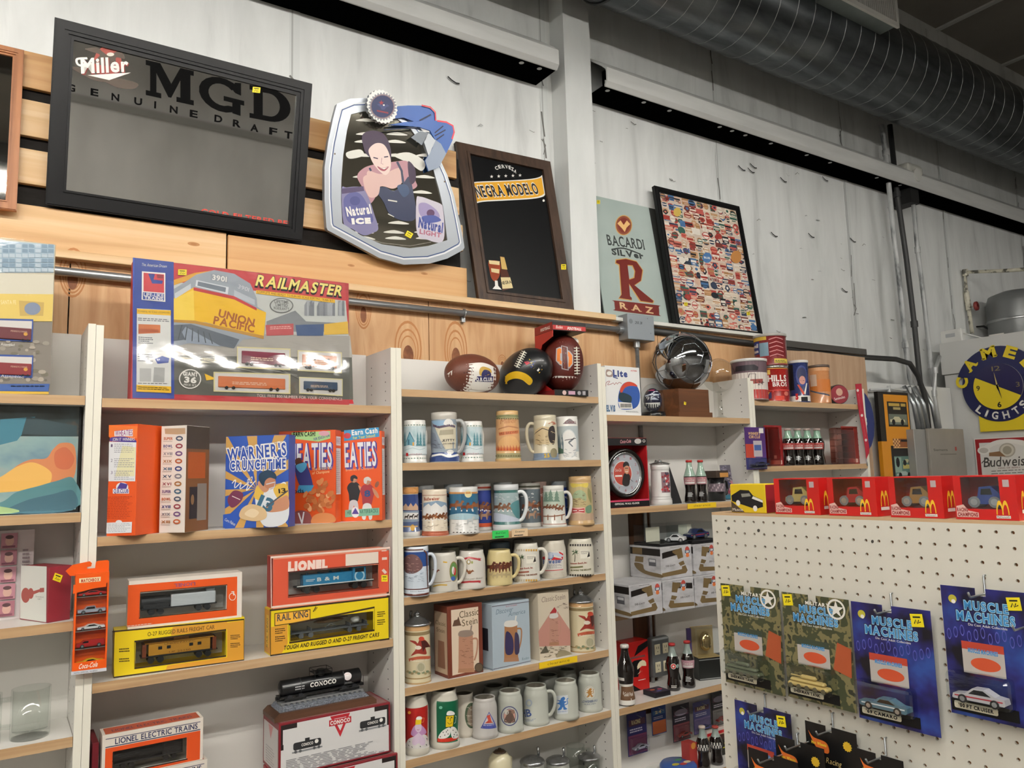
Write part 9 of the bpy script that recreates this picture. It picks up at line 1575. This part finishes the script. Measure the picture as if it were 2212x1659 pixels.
  a=pl.at(u0+w*k,v1-h*.05);hb=thing('peg_hook','wire peg hook holding the '+' '.join(lab.split()[:10]),'hook',a);g=G();g.tube([Vector((0,0,.03))-N*.003,Vector((0,0,.03))+N*.006,N*.006,N*(base+.035),N*(base+.04)+Vector((0,0,.008))],.0018,GALV,8);g.build('wire',hb)
 cam_=noisemat('camouflage',[(.38,'#3f452e'),(.5,'#77704c'),(.62,'#2c2f22')],(1,1,1),45,2,.4,interp='CONSTANT');nv=noisemat('flame_card',[(.35,'#0c0c18'),(.5,'#22226a'),(.65,'#2c4a94')],(1,1,1),14,3,.35);bk2=mat('#0d0d0e',.4)
 pk(0,((110,145),(575,190),(670,1078),(172,930)),.022,cam_,1,'','#4a5238',Y7,'camouflage carded green toy tank, left of two','tank','SHERMAN TANK',1);pk(1,((598,210),(1140,270),(1258,1222),(690,1040)),.022,cam_,1,'','#c2aa6a',Y7,'camouflage carded sand-coloured toy tank, right of two','tank','SHERMAN TANK',1)
 pk(2,((35,290),(680,355),(800,1395),(135,1230)),.022,nv,1,'','#4f7484',Y8,'dark blue carded teal toy muscle car','muscle',"'69 CAMARO");pk(3,((760,155),(1500,215),(1600,1330),(890,1200)),.022,nv,1,'','#c9c5c8',Y8,'dark blue carded striped toy car at the right edge','coupe',"'00 PT CRUISER");pk(4,((215,1085),(650,1185),(790,2050),(300,1900)),.022,nv,1,'','#7a2a2a',Y7,'dark blue carded toy car partly hidden at the bottom edge','rod',"'33 ROADSTER")
 for k,(a,b,lab)in enumerate((((785,1258),(1195,1345),'rearmost of three black carded toy cars on one hook'),((630,1345),(1020,1430),'middle of three black carded toy cars on one hook'),((500,1410),(900,1510),'frontmost of three black carded toy cars on one hook'))):pk(5+k,(a,b,(b[0]+110,b[1]+800),(a[0]+90,a[1]+760)),(.02,.055,.09)[k],bk2,0,'','#3a5a94',Y7,lab,'coupe','')
 pk(8,((105,1470),(480,1560),(570,2300),(190,2200)),.03,bk2,0,'','#8a3a2c',Y8,'black carded toy car right of the trio at the bottom edge','coupe','')
 rd=mat('#c01a18',.35)
 for k,(x0,x1,c,lab,kind)in enumerate(((125,375,'','yellow toy car box with a picture of a black striped car',''),(440,760,'#c9b06a','red windowed box with a gold toy race car on the pegboard ledge','rod'),(820,1165,'#b8202c','red windowed box with a red toy race car on the pegboard ledge','rod'),(1258,1640,'#a87a3c','red windowed box with a bronze toy race car on the pegboard ledge','rod'),(1722,2170,'#27408c','red windowed box with a blue toy race car, rightmost on the pegboard ledge','rod'))):
  f=Shot(G(),pl,L,*Y6);a=f.P(x0,290)[0];b=f.P(x1,300)[0];p=pl.at(a,0);p.z=zt;bx=OBox(p+pl.n*-.004,U,b-a,.055,.073 if k else .062);loc=bx.loc;W,H=bx.W,bx.H;t=thing('toy_car_box',lab,'boxed toy',loc,0,'boxed toy cars on the pegboard ledge');g=G()
  if not k:
   bx.body(g,mat('#e0c01c',.4));pr=Pr(g,bx.front().fn(loc),W,H);pr.poly([(3,60),(30,80),(55,78),(66,60),(92,45),(92,22),(70,14),(4,40)],INK);pr.poly([(66,58),(92,44),(92,36),(62,50)],WHITE);pr.poly([(32,66),(56,68),(60,58),(34,54)],mat('#8a8a80'));[pr.ell(x,y,6,10,WHITE)for x,y in((22,34),(70,16))];pr.poly([(2,2),(2,40),(40,2)],mat('#4a3a2c'));pr.text('Muscle',20,6,10,WHITE,w=30);Shot(g,bx.right(),loc,*Y6).pr.rect(.001,.001,.054,H-.002,mat('#8c1c24'));g.build('carton',t);continue
  bx.body(g,rd,open_front=(W*.12,H*.24,W*.74,H*.97));pr=Pr(g,bx.front().fn(loc),W,H);pr.poly([(2,5),(38,5),(38,16),(22,20),(14,34),(2,30)],mat('#e0b9b0'));pr.text('RACING',12,18,8,mat('#8c1c1c'),w=18,bold=.05);pr.text('CHAMPIONS',20,7,8,mat('#8c1c1c'),w=33,bold=.05);y=mat('#f0c22c');[pr.ell(x,12,5.5,32,y,16,0,pi,.7)for x in(72,81)];pr.rect(66,4,88,10,WHITE);pr.text("McDonald's",77,5,4,INK,w=20);pr.rect(80,74,90,90,mat('#b9a9a9'));r=Pr(g,bx.right().fn(loc),.055,H);[r.ell(x,25,13,40,y,16,0,pi,.7)for x in(38,60)];r.rect(24,15,76,23,WHITE);g.build('carton',t)
  toy_car(t,bx.M()@Matrix.Translation((W*.16,.012,H*.26)),W*.55,H*.5,.028,c,kind,wc='#8a8a8c');g=G();g.box(W*.12,.0006,H*.24,W*.74,.001,H*.97,CLEAR,bx.M());g.build('window',t)
peg()
